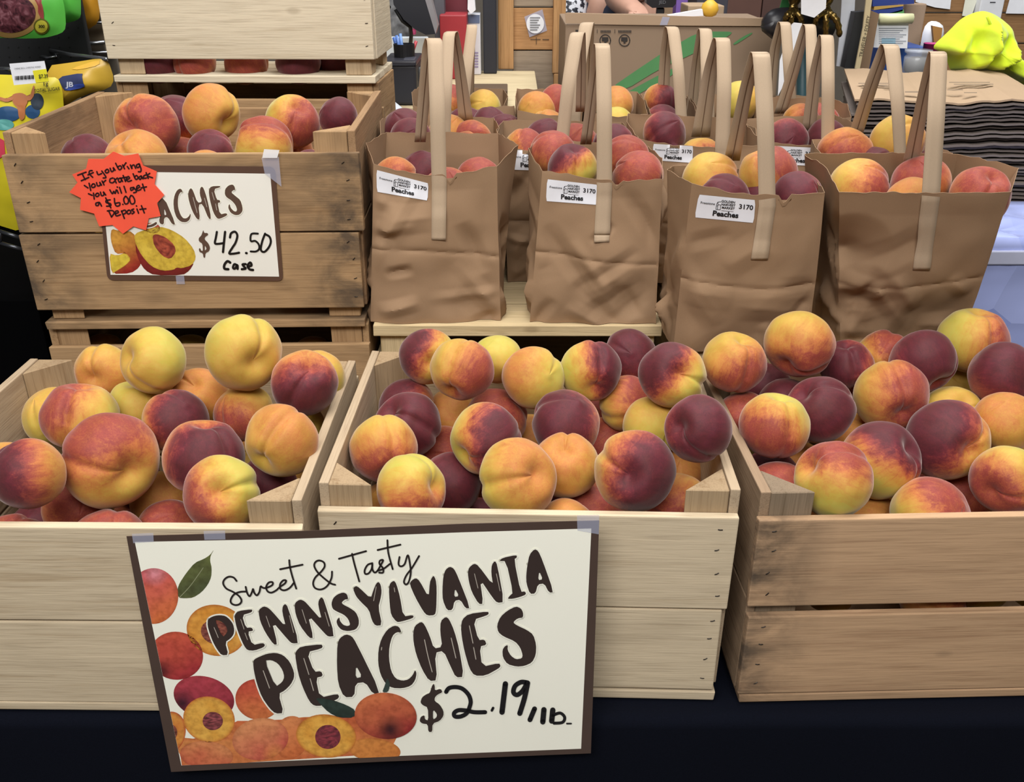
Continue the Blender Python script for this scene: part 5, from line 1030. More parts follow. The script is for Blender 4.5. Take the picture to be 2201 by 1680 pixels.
glints(BIG, br2, [(Z3, [(255, 765), (330, 970)]), (Z3, [(735, 620), (795, 810)]), (Z3, [(810, 860), (850, 1000)]), (Z4, [(290, 510), (330, 700), (380, 890)]), (Z4, [(605, 490), (660, 725)]), (Z4, [(820, 345), (862, 550)]), (Z4, [(870, 600), (897, 740)]), (Z3, [(1655, 490), (1652, 520)])], LO+.0001, 1.8)
leaf([(1310, 280), (1450, 300), (1560, 340), (1630, 380), (1620, 440), (1500, 440), (1420, 400), (1350, 330)], Z6, '22302c', '2f3f38', LO+.0001)
leaf([(1880, 120), (1905, 180), (1885, 240), (1840, 240), (1860, 190)], Z6, '33423e', '3c4c46', LO+.0001)
pd(Z6, 'printed_peach', 1868, 425, 245, 182, .1, skin('d97a4c', '9c3130', '3f161c', (.15, .45), 12), 12)
def lines(sh, parent, name, z, items, w, off, mat, curve=True):
    return mesh_obj(name, *join_vf(*[stroke_vf(sh, zp(z if len(it) == 1 else it[1], it[0]), w, off, curve) for it in items]), mat, parent)
SW = [[(380, 530), (345, 490), (290, 480), (240, 510), (222, 560), (260, 620), (340, 660), (410, 710), (438, 760), (420, 800), (370, 815), (320, 795), (312, 750), (350, 690), (420, 660), (500, 655)],
 [(488, 600), (505, 670), (535, 710), (565, 655), (575, 625), (590, 670), (620, 700), (650, 660), (665, 595), (690, 610), (730, 612), (800, 580), (805, 545), (760, 550), (730, 600), (745, 650), (790, 668), (850, 640), (890, 602), (950, 560), (965, 525), (930, 525), (895, 570), (900, 625), (950, 640), (1010, 610), (1055, 555)],
 [(1003, 285), (1010, 360), (1040, 480), (1085, 620)], [(895, 392), (1160, 338)],
 [(1545, 575), (1480, 550), (1350, 440), (1300, 360), (1310, 310), (1355, 288), (1410, 310), (1420, 360), (1380, 420), (1310, 490), (1285, 560), (1310, 615), (1380, 630), (1450, 590), (1500, 500), (1508, 420)],
 [(1590, 268), (1910, 178)], [(1745, 210), (1770, 320), (1830, 535)],
 [(1985, 320), (1930, 340), (1895, 400), (1900, 445), (1940, 440), (1975, 390), (1985, 330), (1985, 390), (2010, 430), (2045, 410), (2085, 340), (2112, 285), (2075, 290), (2070, 330), (2110, 380), (2110, 430), (2065, 432)]]
SW2 = [[(60, 372), (125, 350), (190, 300)], [(165, 45), (175, 180), (222, 355)], [(60, 150), (305, 92)], [(295, 225), (285, 300), (310, 325), (350, 300), (385, 205), (410, 320), (415, 400), (395, 490), (365, 520), (343, 490), (370, 420), (430, 340), (505, 215)]]
mesh_obj('script_lettering', *join_vf(*([stroke_vf(BIG, zp(Z1, q), 3.9, LO+.0001) for q in SW]+[stroke_vf(BIG, zp(Z2, q), 3.9, LO+.0001) for q in SW2])), plain('241c1b', .4), SG)
PR = [([(545, 1125), (580, 1080), (660, 1068), (740, 1090), (810, 1160), (835, 1240), (820, 1310), (790, 1375), (720, 1415), (650, 1415), (640, 1375), (690, 1342), (780, 1345), (880, 1365), (1005, 1365)], 9), ([(1085, 1345), (1100, 1315)], 5.5), ([(1245, 1030), (1205, 1365)], 11.5),
 ([(1500, 1015), (1430, 1010), (1360, 1055), (1340, 1130), (1385, 1160), (1450, 1110), (1500, 1020)], 10), ([(1508, 1020), (1470, 1200), (1415, 1380)], 11), ([(1590, 1325), (1535, 1455)], 10.5), ([(1700, 1335), (1687, 1480)], 11.5), ([(1805, 1340), (1792, 1470)], 11.5), ([(1800, 1405), (1890, 1375), (1945, 1425), (1920, 1485), (1820, 1495)], 6.5), ([(1972, 1500), (2022, 1500)], 3.6)]
mesh_obj('handwritten_price', *join_vf(*[stroke_vf(BIG, zp(Z4, q), w, LO+.0001) for q, w in PR]), M_MARK, SG)
for q in ([(284, 1146), (330, 1144), (331, 1163), (287, 1166)], [(438, 1140), (484, 1139), (485, 1158), (440, 1159)], [(1240, 1106), (1288, 1105), (1287, 1147), (1241, 1139)]):
    v, f = poly_vf(BIG, [q], .0008); mesh_obj('tape', v, f, TAPE, SG)['label'] = 'clear tape holding the sign'

# the small case sign on the brown crate, with the orange star stuck over it
a42 = .0243
n42 = Vector((math.sin(a42), -math.cos(a42), 0))
CASE = Sheet(Vector((-.6757, 1.2551, .5))+n42*.0016, n42)
CS = empty('price_sign', P(410, 480, 1.26), 'small laminated sign with a halved peach, priced 42.50 a case', 'sign')
Z7, Z8, ZA = (140, 310, 8.4), (320, 380, 7.3367), (140, 310, 4.585)
def rrect(c, r):
    out = []
    for i in range(4):
        p, a, b = Vector(c[i]), Vector(c[i-1]), Vector(c[(i+1) % 4])
        d1, d2 = (a-p).normalized()*r, (b-p).normalized()*r
        for k in range(6):
            t = k/5; q = (p+d1)*(1-t)**2+p*2*t*(1-t)+(p+d2)*t*t; out.append((q.x, q.y))
    return out
v, f = poly_vf(CASE, [rrect([(206, 354), (591, 358), (609, 604), (231, 602)], 14)], 0); o = mesh_obj('sign_border', v, f, plain('5a4236', .35), CS); o['label'] = 'brown rounded border'
s_ = o.modifiers.new('sheet_thickness', 'SOLIDIFY'); s_.thickness = .0006; s_.offset = 0
v, f = poly_vf(CASE, [[(216, 368), (581, 373), (600, 594), (238, 590)]], .0006); mesh_obj('sign_sheet', v, f, paper('case_sheet', 'e9e7df', .4, .02), CS)
def artpoly(sh, parent, name, z, pts, colf, off, rounds=1):
    """printed shape: fan of rings from its middle so the print can shade"""
    pts = chaikin(zp(z, pts), rounds); cx = sum(p[0] for p in pts)/len(pts); cy = sum(p[1] for p in pts)/len(pts); n = len(pts); V, F, C = [], [], []
    R_ = max(math.hypot(x-cx, y-cy) for x, y in pts)
    for j in range(9):
        for (x, y) in pts:
            t = j/8; xx, yy = cx+(x-cx)*t, cy+(y-cy)*t; V.append(sh.at(xx, yy, off)); C.append(colf((xx-cx)/R_, (yy-cy)/R_, t, xx, yy))
    for j in range(8):
        for k in range(n): F.append([j*n+k, j*n+(k+1) % n, (j+1)*n+(k+1) % n, (j+1)*n+k])
    o = mesh_obj(name, V, F, ART, parent); color_mesh(o, C); return o
artpoly(CASE, CS, 'printed_peach', ZA, [(460, 830), (530, 850), (680, 860), (700, 990), (760, 1130), (735, 1210), (650, 1270), (460, 1275), (520, 1180), (655, 1130), (600, 1070), (500, 1080), (460, 980), (448, 900)], skin('d39a3f', '9c2a26', None, (0, 0), 3, .3), .0007)
artpoly(CASE, CS, 'printed_peach', ZA, [(780, 780), (860, 770), (940, 800), (930, 860), (860, 880), (790, 850)], skin('c46a4a', 'b04a3c', None, (0, 0), 3, .3), .0009)
hp = artpoly(CASE, CS, 'printed_half_peach', ZA, [(720, 900), (850, 870), (1250, 1190), (1270, 1170), (1230, 1240), (1160, 1288), (880, 1288), (790, 1240), (730, 1150), (690, 1020)], skin('8d2a26', '6d1c1f', None), .0008)
artpoly(CASE, hp, 'cut_flesh', ZA, [(680, 900), (720, 860), (930, 805), (1050, 840), (1180, 920), (1270, 1030), (1292, 1120), (1250, 1190), (1150, 1220), (1100, 1210), (1070, 1235), (960, 1245), (850, 1200), (760, 1100), (700, 990)], flesh('dcbf4c', 'cfae3c', 'c9a93c', 5), .0009)
artpoly(CASE, hp, 'printed_stone', ZA, [(860, 900), (900, 880), (990, 910), (1080, 990), (1095, 1060), (1040, 1130), (960, 1100), (880, 1000)], stone('b3553f', '742c26', 6), .0010)
artpoly(CASE, CS, 'printed_slice', ZA, [(435, 1070), (510, 1095), (600, 1065), (655, 1130), (600, 1190), (520, 1240), (460, 1275)], flesh('ddcb4b', 'd3b43a', 'c98c3a', 7), .0009)
CASEL = [
 (Z8, [[(135, 405), (240, 305), (428, 745), (375, 748), (300, 628), (245, 640), (240, 748), (185, 738), (165, 690), (180, 620), (160, 540)], [(245, 485), (245, 600), (285, 595)]]),
 (Z8, [[(535, 240), (510, 230), (475, 280), (460, 370), (465, 480), (500, 590), (545, 650), (600, 650), (640, 610), (660, 570), (663, 620), (640, 680), (590, 712), (510, 705), (440, 640), (400, 520), (390, 390), (410, 280), (450, 205), (495, 180), (525, 200)]]),
 (Z8, [[(620, 280), (635, 210), (665, 170), (700, 210), (770, 405), (845, 390), (805, 270), (810, 180), (835, 148), (865, 170), (920, 330), (990, 655), (945, 658), (850, 420), (785, 435), (810, 665), (765, 668), (690, 540), (640, 390)]]),
 (Z8, [[(950, 200), (985, 145), (1125, 138), (1130, 160), (1025, 190), (1075, 360), (1120, 360), (1130, 400), (1085, 405), (1125, 590), (1225, 565), (1245, 600), (1130, 655), (1080, 655), (1020, 560), (970, 380), (950, 260)]]),
 (Z8, [[(1365, 200), (1335, 205), (1300, 240), (1370, 300), (1445, 360), (1480, 470), (1480, 540), (1430, 595), (1360, 600), (1290, 560), (1255, 490), (1260, 440), (1280, 425), (1290, 480), (1340, 535), (1380, 545), (1395, 510), (1370, 440), (1310, 370), (1230, 320), (1200, 270), (1205, 190), (1260, 130), (1325, 115), (1355, 150)]]),
 (Z8, [[(-40, 770), (60, 740), (125, 700), (135, 740), (60, 785), (-40, 800)]])]
M_BR2 = plain('5b453a', .4)
b3_ = brush(CASE, CS, 'fruit_lettering', CASEL, M_BR2, .0012, 4)
glints(CASE, b3_, [(Z8, [(700, 320), (740, 470), (765, 560)]), (Z8, [(880, 330), (920, 470)]), (Z8, [(1000, 240), (1035, 360)]), (Z8, [(1055, 420), (1075, 520)])], .0013, 1.2)
brush(CASE, CS, 'dollar_symbol', [(Z8, [[(845, 880), (862, 830), (875, 880), (930, 880), (940, 910), (890, 940), (880, 980), (940, 1040), (970, 1110), (950, 1170), (895, 1195), (890, 1268), (865, 1268), (855, 1200), (800, 1180), (790, 1130), (810, 1115), (830, 1160), (855, 1165), (850, 1050), (790, 1010), (790, 960), (830, 920)], [(885, 1070), (885, 1160), (915, 1130)]])], M_BR2, .0012)
HW = [([(1075, 862), (1060, 950), (1045, 1040), (1100, 1050), (1170, 1040)], 4.6), ([(1205, 862), (1190, 1000), (1172, 1180)], 5), ([(1282, 950), (1300, 885), (1360, 860), (1398, 920), (1370, 1030), (1320, 1110), (1270, 1200), (1340, 1205), (1425, 1190)], 4.8), ([(1535, 1195), (1545, 1197)], 5), ([(1722, 890), (1620, 897), (1610, 1005), (1680, 1005), (1735, 1060), (1740, 1130), (1690, 1170), (1608, 1170)], 4.2), ([(1835, 890), (1790, 1010), (1768, 1140), (1820, 1178), (1890, 1110), (1925, 1020), (1905, 940), (1850, 905)], 4.6),
 ([(1285, 1345), (1240, 1325), (1195, 1380), (1195, 1440), (1255, 1450)], 5.4), ([(1390, 1385), (1350, 1372), (1330, 1425), (1360, 1440), (1398, 1385), (1402, 1445)], 5), ([(1530, 1370), (1480, 1375), (1505, 1410), (1528, 1440), (1468, 1450)], 5), ([(1560, 1410), (1620, 1390), (1600, 1345), (1560, 1395), (1590, 1450), (1645, 1462)], 5.2)]
mesh_obj('handwritten_price', *join_vf(*[stroke_vf(CASE, zp(Z8, q), w, .0013) for q, w in HW]), M_MARK, CS)
v, f = poly_vf(CASE, [[(563, 338), (600, 336), (606, 400), (570, 372)]], .0028); mesh_obj('tape', v, f, TAPE, CS)['label'] = 'clear tape over the sign corner'
v, f = poly_vf(CASE, [[(378, 592), (396, 592), (398, 610), (380, 610)]], .0010); mesh_obj('tape', v, f, TAPE, CS)
v, f = poly_vf(CASE, [[(565, 338), (597, 338), (602, 321), (569, 319)]], .004); mesh_obj('tape', v, f, TAPEW, CS)['label'] = 'frosted tape end standing up over the plank'
STAR = Sheet(CASE.o+n42*.0032, n42)
starpts = zp(Z7, [(870, 130), (1070, 210), (1320, 165), (1410, 385), (1655, 490), (1615, 720), (1790, 915), (1660, 1060), (1725, 1295), (1510, 1335), (1460, 1550), (1230, 1480), (1045, 1615), (855, 1455), (615, 1480), (525, 1250), (270, 1180), (285, 970), (75, 865), (225, 690), (130, 545), (380, 440), (420, 262), (690, 265)])
ST = empty('star_note', P(245, 410, 1.25), 'orange star note about returning crates, overlapping the 42.50 case sign', 'note')
v, f = poly_vf(STAR, [starpts], 0); o = mesh_obj('star_card', v, f, M_STAR, ST); s_ = o.modifiers.new('card_thickness', 'SOLIDIFY'); s_.thickness = .0006; s_.offset = 0
HWT = [[(230, 555), (380, 500)], [(310, 530), (365, 635)], [(295, 655), (430, 595)], [(490, 472), (445, 480), (440, 530), (500, 592)], [(415, 550), (510, 508)],
 [(575, 490), (600, 545), (660, 525)], [(665, 480), (740, 590), (690, 605)], [(755, 450), (725, 480), (750, 515), (790, 490), (775, 452), (750, 452)], [(815, 430), (840, 490), (880, 465), (870, 418), (905, 465)],
 [(915, 340), (978, 455), (1025, 420), (995, 385), (950, 410)], [(1040, 370), (1075, 440)], [(1055, 400), (1085, 352)], [(1125, 398), (1155, 440)], [(1098, 332), (1103, 336)], [(1180, 370), (1210, 440), (1205, 395), (1245, 370), (1275, 430)], [(1335, 350), (1290, 375), (1310, 420), (1350, 385), (1335, 345), (1372, 440), (1365, 490), (1325, 492)],
 [(350, 740), (415, 785)], [(435, 700), (465, 830)], [(505, 712), (478, 745), (500, 778), (545, 755), (530, 715), (500, 714)], [(570, 690), (590, 748), (640, 730), (625, 680), (660, 735)], [(670, 660), (705, 730)], [(688, 690), (735, 648)],
 [(865, 605), (815, 625), (812, 680), (860, 692), (890, 668)], [(890, 615), (925, 695)], [(905, 640), (945, 605)], [(1000, 605), (960, 630), (985, 682), (1020, 645), (1000, 603), (1040, 668)], [(1050, 560), (1092, 668)], [(1025, 605), (1110, 590)], [(1105, 640), (1165, 610), (1140, 578), (1108, 628), (1140, 668), (1200, 650)],
 [(1230, 530), (1278, 630), (1320, 600), (1290, 560), (1255, 592)], [(1372, 568), (1335, 598), (1355, 632), (1388, 592), (1370, 565), (1408, 620)], [(1458, 550), (1420, 572), (1430, 610), (1468, 605)], [(1465, 510), (1502, 612)], [(1530, 522), (1487, 565), (1580, 602)],
 [(425, 890), (490, 918)], [(515, 878), (528, 985)], [(580, 880), (550, 910), (575, 942), (615, 915), (600, 882), (578, 882)], [(640, 860), (662, 925), (705, 905), (692, 855), (735, 912)],
 [(810, 820), (855, 890), (880, 845), (905, 885), (925, 820)], [(940, 825), (962, 880)], [(942, 768), (948, 772)], [(985, 775), (1020, 878)], [(1065, 755), (1102, 865)],
 [(1235, 780), (1185, 785), (1195, 830), (1240, 800), (1235, 770), (1290, 850), (1240, 872)], [(1290, 800), (1345, 770), (1330, 738), (1295, 768), (1310, 830), (1370, 812)], [(1400, 715), (1438, 835)], [(1375, 785), (1470, 765)],
 [(610, 1045), (560, 1060), (562, 1100), (602, 1098), (620, 1045), (660, 1112)], [(815, 1000), (745, 1012), (748, 1050), (820, 1068), (820, 1108), (752, 1114)], [(735, 965), (828, 1145)], [(892, 975), (900, 1060), (932, 1112), (985, 1098), (985, 1052), (915, 1062)], [(1043, 1080), (1047, 1082)],
 [(1090, 935), (1060, 990), (1085, 1070), (1135, 1060), (1145, 1000), (1105, 940), (1085, 940)], [(1190, 920), (1165, 980), (1195, 1070), (1250, 1060), (1258, 1000), (1220, 930), (1188, 925)],
 [(790, 1200), (840, 1310)], [(765, 1200), (850, 1192), (888, 1235), (842, 1305)], [(905, 1250), (962, 1228), (950, 1198), (910, 1215), (925, 1288), (1000, 1268)], [(1020, 1200), (1072, 1335)], [(1020, 1210), (1080, 1185), (1102, 1230), (1050, 1262)], [(1150, 1185), (1118, 1215), (1140, 1255), (1188, 1230), (1172, 1190), (1148, 1187)], [(1240, 1165), (1202, 1185), (1250, 1220), (1212, 1252)], [(1300, 1165), (1328, 1240)], [(1288, 1108), (1293, 1113)], [(1380, 1105), (1432, 1235)], [(1352, 1172), (1460, 1160)]]
mesh_obj('handwritten_note', *join_vf(*[stroke_vf(STAR, zp(Z7, q), 3.3, .0007) for q in HWT]), M_PEN, ST)

# ---------------------------------------------------------------- the shop behind the stand
def pbox(name, u0, v0, u1, v1, Y, depth, mat, parent=None, zbase=None, bev=.003, rotz=0):
    """a box whose front face is seen between two pixels at distance Y"""
    A, B = P(u0, v1, Y), P(u1, v0, Y); x0, x1 = A.x, P(u1, (v0+v1)/2, Y).x
    x0 = P(u0, (v0+v1)/2, Y).x
    z0 = A.z if zbase is None else zbase
    return box(name, (x0, x1, Y, Y+depth, z0, B.z), mat, parent, bev=bev, rotz=rotz)
def panel(name, pts, Y, thick, mat, parent=None, off=0):
    """an upright slab of real thickness with the traced outline"""
    fr = [P(u, v, Y-off) for u, v in pts]; n = len(fr)
    tri_ = tessellate_polygon([[Vector((p.x, p.z, 0)) for p in fr]])
    V = fr+[p+Vector((0, thick, 0)) for p in fr]
    F = [list(t) for t in tri_]+[[i+n for i in t][::-1] for t in tri_]+[[i, (i+1) % n, n+(i+1) % n, n+i] for i in range(n)]
    return mesh_obj(name, V, F, mat, parent, origin=None if parent else tuple(sum(fr, Vector())/n))
def marks(name, rects, Y, mat, parent, off=.0015):
    V, F = [], []
    for u0, v0, u1, v1 in rects:
        b = len(V); V += [P(u0, v0, Y-off), P(u1, v0, Y-off), P(u1, v1, Y-off), P(u0, v1, Y-off)]; F.append([b, b+1, b+2, b+3])
    return mesh_obj(name, V, F, mat, parent)
def words(name, body, u, v, Y, hpx, mat, parent, rot=0, off=.002, bold=.0, sx=1.0):
    vv, f = text_vf(body, 1.0, bold); c, s = math.cos(rot), math.sin(rot)
    return mesh_obj(name, [P(u+hpx*(p.x*c*sx-p.y*s), v-hpx*(p.x*s*sx+p.y*c), Y-off) for p in vv], f, mat, parent)
BLACK = plain('17171a', .55); CHAR = plain('2b2b31', .5); WHITE = plain('e9ebf1', .5); WOODC = wood(('b98f62', '9c744a', '6b4c32'), 'z', .35); WOODX = wood(('b58a5e', '986f46', '6b4c32'), 'x', .35)
GREYW = wood(('9b8b78', '80715f', '5f5345'), 'x', .3)
# black shelving unit beside the crates, with a pegboard back and snack bags on hooks
SHELFBLACK = plain('060607', 1.0); SHELFBLACK.node_tree.nodes['Principled BSDF'].inputs['Specular IOR Level'].default_value = .02
GO = empty('shelving_unit', (-1.2, 2.0, -.82), 'black metal shelving unit with pegboard back beside the crate stack', 'shelf')
box('shelf_body', (-2.0, -.735, 1.36, 2.18, -.82, .284), SHELFBLACK, GO)
pg = pbox('pegboard', -420, -160, 173, 165, 2.02, .012, plain('191a1d', .6), GO)
VV, FF = [], []
for r_ in range(8):
    for c_ in range(12):
        u, v = -30+c_*22+r_*2.0, 60+r_*21
        if u > 168: continue
        vf = ([P(u+2.0*math.cos(q*math.pi/4), v+2.0*math.sin(q*math.pi/4), 2.0195) for q in range(8)], [list(range(8))]); b0 = len(VV); VV += vf[0]; FF += [[i+b0 for i in vf[1][0]]]
mesh_obj('peg_holes', VV, FF, plain('050506', .9), pg)
box('shelf_lip', (-2.0, -.745, 1.30, 1.37, .10, .125), CHAR, GO)
def rod(pts, r, name, parent, mat): return mesh_obj(name, *tube_vf(pts, r, 8), mat, parent, smooth=True)
STEEL = plain('9a9da2', .3, .9)
for (pts, nm) in (([P(108, 108, 2.02), P(150, 117, 1.9), P(230, 127, 1.72)], 'hook'), ([P(-40, 146, 2.02), P(10, 148, 1.80), P(24, 149, 1.72)], 'hook'), ([P(90, 122, 2.01), P(104, 125, 2.0), P(121, 122, 1.99), P(118, 117, 2.01)], 'hook'), ([P(165, 95, 2.05), P(225, 91, 2.05)], 'rail')):
    rod(pts, .0035, nm, GO, STEEL)
for k, (a, b_) in enumerate((((0, 497), (46, 512)), ((0, 522), (52, 537)), ((0, 497), (0, 522)))): rod([P(*a, 1.345), P(*b_, 1.345)], .003, 'wire', GO, plain('4b4d52', .3, .8))
def snack_bag(name, label, pts, Y, mat, group, thick=.035, seed=0):
    """a puffed foil pouch: outline traced, swelling toward its middle, with crimped creases"""
    root = empty(name, P(sum(p[0] for p in pts)/len(pts), max(p[1] for p in pts), Y), label, 'snack bag', group)
    pts = chaikin(pts, 1); n = len(pts); cx, cy = sum(p[0] for p in pts)/n, sum(p[1] for p in pts)/n; V, F = [], []; nr = 12
    for sgn in (1, -1):
        for j in range(nr+1):
            t = j/nr
            for (x, y) in pts:
                p = P(cx+(x-cx)*t, cy+(y-cy)*t, Y)
                w = (1-t**2.2)*thick*.5 + (.004*noise.noise(p*38+Vector((seed, 0, 0)))+.006*noise.noise(p*14+Vector((0, seed, 0))))*(1-t**4)
                p.y -= sgn*w; V.append(p)
    for s_i in (0, 1):
        b0 = s_i*(nr+1)*n
        for j in range(nr):
            for k in range(n):
                q = [b0+j*n+k, b0+j*n+(k+1) % n, b0+(j+1)*n+(k+1) % n, b0+(j+1)*n+k]; F.append(q if s_i == 0 else q[::-1])
    o = mesh_obj('pouch', V, F, mat, root, smooth=True)
    return root, BVHTree.FromPolygons([tuple(p) for p in V], F)
class Skin:
    def __init__(s, bvh, Y): s.b = bvh; s.Y = Y
    def at(s, u, v, off=0): p = on_bag(s.b, u, v, off+.0006); return p if p is not None else P(u, v, s.Y-.012-off)
GRN = plain('58b548', .3); YEL = plain('d6c62c', .32); ORG = plain('c98f28', .32); MUST = plain('c9a43a', .34)
sb, bb = snack_bag('snack_bag', 'bright green snack bag with a dark window, top corner by the pegboard', [(-70, -60), (60, -60), (128, -30), (140, 20), (142, 60), (132, 72), (95, 82), (40, 83), (-70, 78)], 1.86, GRN, 'snack bags on hooks', seed=1); sk = Skin(bb, 1.86)
def stick(parent, name, pts, sk, mat, off=.0008): # a printed shape following the pouch
    pts = chaikin(pts, 1); cx, cy = sum(p[0] for p in pts)/len(pts), sum(p[1] for p in pts)/len(pts); n = len(pts); V, F = [], []
    for j in range(7):
        for x, y in pts: V.append(sk.at(cx+(x-cx)*j/6, cy+(y-cy)*j/6, off))
    for j in range(6):
        for k in range(n): F.append([j*n+k, j*n+(k+1) % n, (j+1)*n+(k+1) % n, (j+1)*n+k])
    return mesh_obj(name, V, F, mat, parent, smooth=True)
def ell(cx, cy, rx, ry, n=22): return [(cx+rx*math.cos(2*math.pi*k/n), cy+ry*math.sin(2*math.pi*k/n)) for k in range(n)]
mj = NT('dark_jerky'); tj = mj.add('ShaderNodeTexCoord'); nj = mj.add('ShaderNodeTexNoise', Scale=60.0, Detail=5.0, Distortion=1.5); mj.link(tj, 'Object', nj, 'Vector'); mj.base(mj.ramp(nj.outputs[0], [(.35, '2a1218'), (.55, '5e3038'), (.75, '8c6068')])); mj.b.inputs['Roughness'].default_value = .3
stick(sb, 'window_rim', ell(22, 30, 66, 52), sk, plain('a8864e', .4)); stick(sb, 'window_pane', ell(22, 29, 55, 42), sk, mj.m, .0016)
stick(sb, 'printed_stripe', [(66, -20), (86, -20), (96, 40), (88, 44)], sk, plain('8c3a36', .4), .0014)
stick(sb, 'printed_seal', ell(89, 57, 17, 17), sk, plain('5d5a1e', .4), .002); stick(sb, 'printed_seal', ell(89, 57, 13.5, 13.5), sk, plain('b9b33c', .4), .003)
o = mesh_obj('seal_lettering', [sk.at(89+9*p.x, 57-9*p.y, .0042) for p in text_vf('300', 1.0, .02)[0]], text_vf('300', 1.0, .02)[1], BLACK, sb)
sb2, _ = snack_bag('snack_bag', 'second green snack bag peeping out behind the first', [(100, -60), (172, -60), (174, 10), (174, 36), (165, 44), (142, 50), (110, 50)], 1.95, GRN, 'snack bags on hooks', seed=2)
sb3, _ = snack_bag('snack_bag', 'orange snack bag hanging behind the green ones', [(150, -60), (235, -60), (215, 10), (213, 48), (186, 66), (170, 40)], 2.08, ORG, 'snack bags on hooks', seed=3)
for k, (u0, v0, u1, v1, c) in enumerate(((176, 5, 226, 26, '6d5238'), (168, 50, 224, 90, '7d6f5a'), (171, 92, 226, 112, '5f564a'))):
    tag(pbox('package', u0, v0, u1, v1, 2.14, .05, plain(c, .5)), ('brown package high on the shelf behind the orange snack bag', 'grey tan package on the shelf behind the pegboard edge', 'dark taupe package above the hook rod')[k], 'package', 'packages on the wire shelf')
rack = empty('wire_rack', P(200, 114, 2.2), 'wire rack behind the pegboard holding brown packages', 'rack')
for vv in (49, 91, 113): rod([P(160, vv, 2.13), P(232, vv, 2.13)], .003, 'shelf_wire', rack, STEEL)
pbox('rack_back', 150, -60, 245, 240, 2.21, .02, plain('6e665c', .7), rack, zbase=-.8)
sb4, b4_ = snack_bag('snack_bag', 'mustard yellow snack bag with a navy flag print, right of the price tag', [(95, 142), (170, 132), (208, 126), (232, 128), (246, 170), (236, 190), (180, 204), (120, 240), (100, 250)], 1.735, MUST, 'snack bags on hooks', seed=4, thick=.03); k4 = Skin(b4_, 1.735)
stick(sb4, 'printed_flag', [(122, 166), (178, 156), (176, 166), (182, 188), (140, 196), (134, 188)], k4, plain('363f66', .4)); stick(sb4, 'printed_flag', [(137, 187), (180, 178), (182, 188), (142, 196)], k4, plain('3a4ea0', .4), .002)
o = mesh_obj('flag_lettering', [k4.at(150+18*p.x, 182-15*p.y, .003) for p in text_vf('JB', 1.0, .03)[0]], text_vf('JB', 1.0, .03)[1], plain('b9bed0', .4), sb4)
stick(sb4, 'printed_band', [(150, 148), (214, 127), (214, 140), (170, 150)], k4, plain('e0b246', .4))
sb5, b5_ = snack_bag('snack_bag', 'yellow snack bag with a horned bull head, under the price tag', [(-90, 160), (20, 160), (96, 166), (124, 166), (134, 190), (138, 240), (120, 330), (40, 380), (42, 440), (46, 492), (30, 496), (-90, 450)], 1.70, YEL, 'snack bags on hooks', seed=5, thick=.05); k5 = Skin(b5_, 1.70)
BLUEP = plain('2a4f78', .4); TEALP = plain('5aa09a', .4); BULL = plain('b06a3c', .45); PINK = plain('d8475c', .4)
stick(sb5, 'printed_pepper', ell(16, 245, 28, 17), k5, BLUEP); stick(sb5, 'printed_pepper', ell(70, 240, 16, 15), k5, BLUEP); stick(sb5, 'printed_pepper', ell(80, 218, 14, 18), k5, plain('22303f', .4), .0012); stick(sb5, 'printed_splash', ell(8, 268, 22, 12), k5, TEALP, .0012)
stick(sb5, 'printed_bull', [(24, 207), (30, 201), (46, 199), (58, 205), (60, 218), (54, 230), (54, 252), (46, 260), (40, 252), (38, 232), (28, 222)], k5, BULL, .002)
stick(sb5, 'printed_horn', [(30, 214), (14, 220), (-4, 214), (-4, 207), (14, 212), (28, 205)], k5, BULL, .0022); stick(sb5, 'printed_horn', [(54, 206), (66, 206), (70, 186), (74, 182), (74, 204), (66, 216), (56, 216)], k5, BULL, .0022)
stick(sb5, 'printed_band', [(-90, 285), (8, 290), (12, 345), (-90, 350)], k5, PINK, .0014)
def wrap_words(parent, name, body, u, v, size, sk, mat, rot=.12, sx=1.0, bold=.01):
    vv, f = text_vf(body, 1.0, bold); c, s = math.cos(rot), math.sin(rot)
    return mesh_obj(name, [sk.at(u+size*(p.x*sx*c-p.y*s), v-size*(p.x*sx*s+p.y*c), .0024) for p in vv], f, mat, parent)
wrap_words(sb5, 'sugar_lettering', 'TOTAL SUGAR', 101, 193, 10.5, k5, plain('2c2a12', .5), .10, .80); wrap_words(sb5, 'sugar_lettering', '1g', 97, 180, 13, k5, plain('2c2a12', .5), .1)
PT = empty('price_tag', P(60, 158, 1.63), 'white hook tag with barcode and yellow corner priced 7.39', 'price tag')
panel('tag_card', [(20, 137), (95, 131), (105, 176), (30, 183)], 1.63, .001, WHITE, PT); panel('tag_corner', [(70, 152), (99, 148), (105, 175), (77, 178)], 1.63, .0004, plain('e3da2e', .45), PT, off=.0012)
words('price_lettering', '$7.39', 93, 164, 1.63, 11.5, BLACK, PT, .06, bold=.015, sx=.8, off=.003); words('product_lettering', 'CARNE SECA, CHIPOTLE HONEY', 59, 145.5, 1.63, 4.6, CHAR, PT, .08, sx=.85)
marks('barcode', [(32+k*2.7, 163.5-k*.18, 33.2+k*2.7+(k % 3)*.5, 172-k*.18) for k in range(15)], 1.63, BLACK, PT)

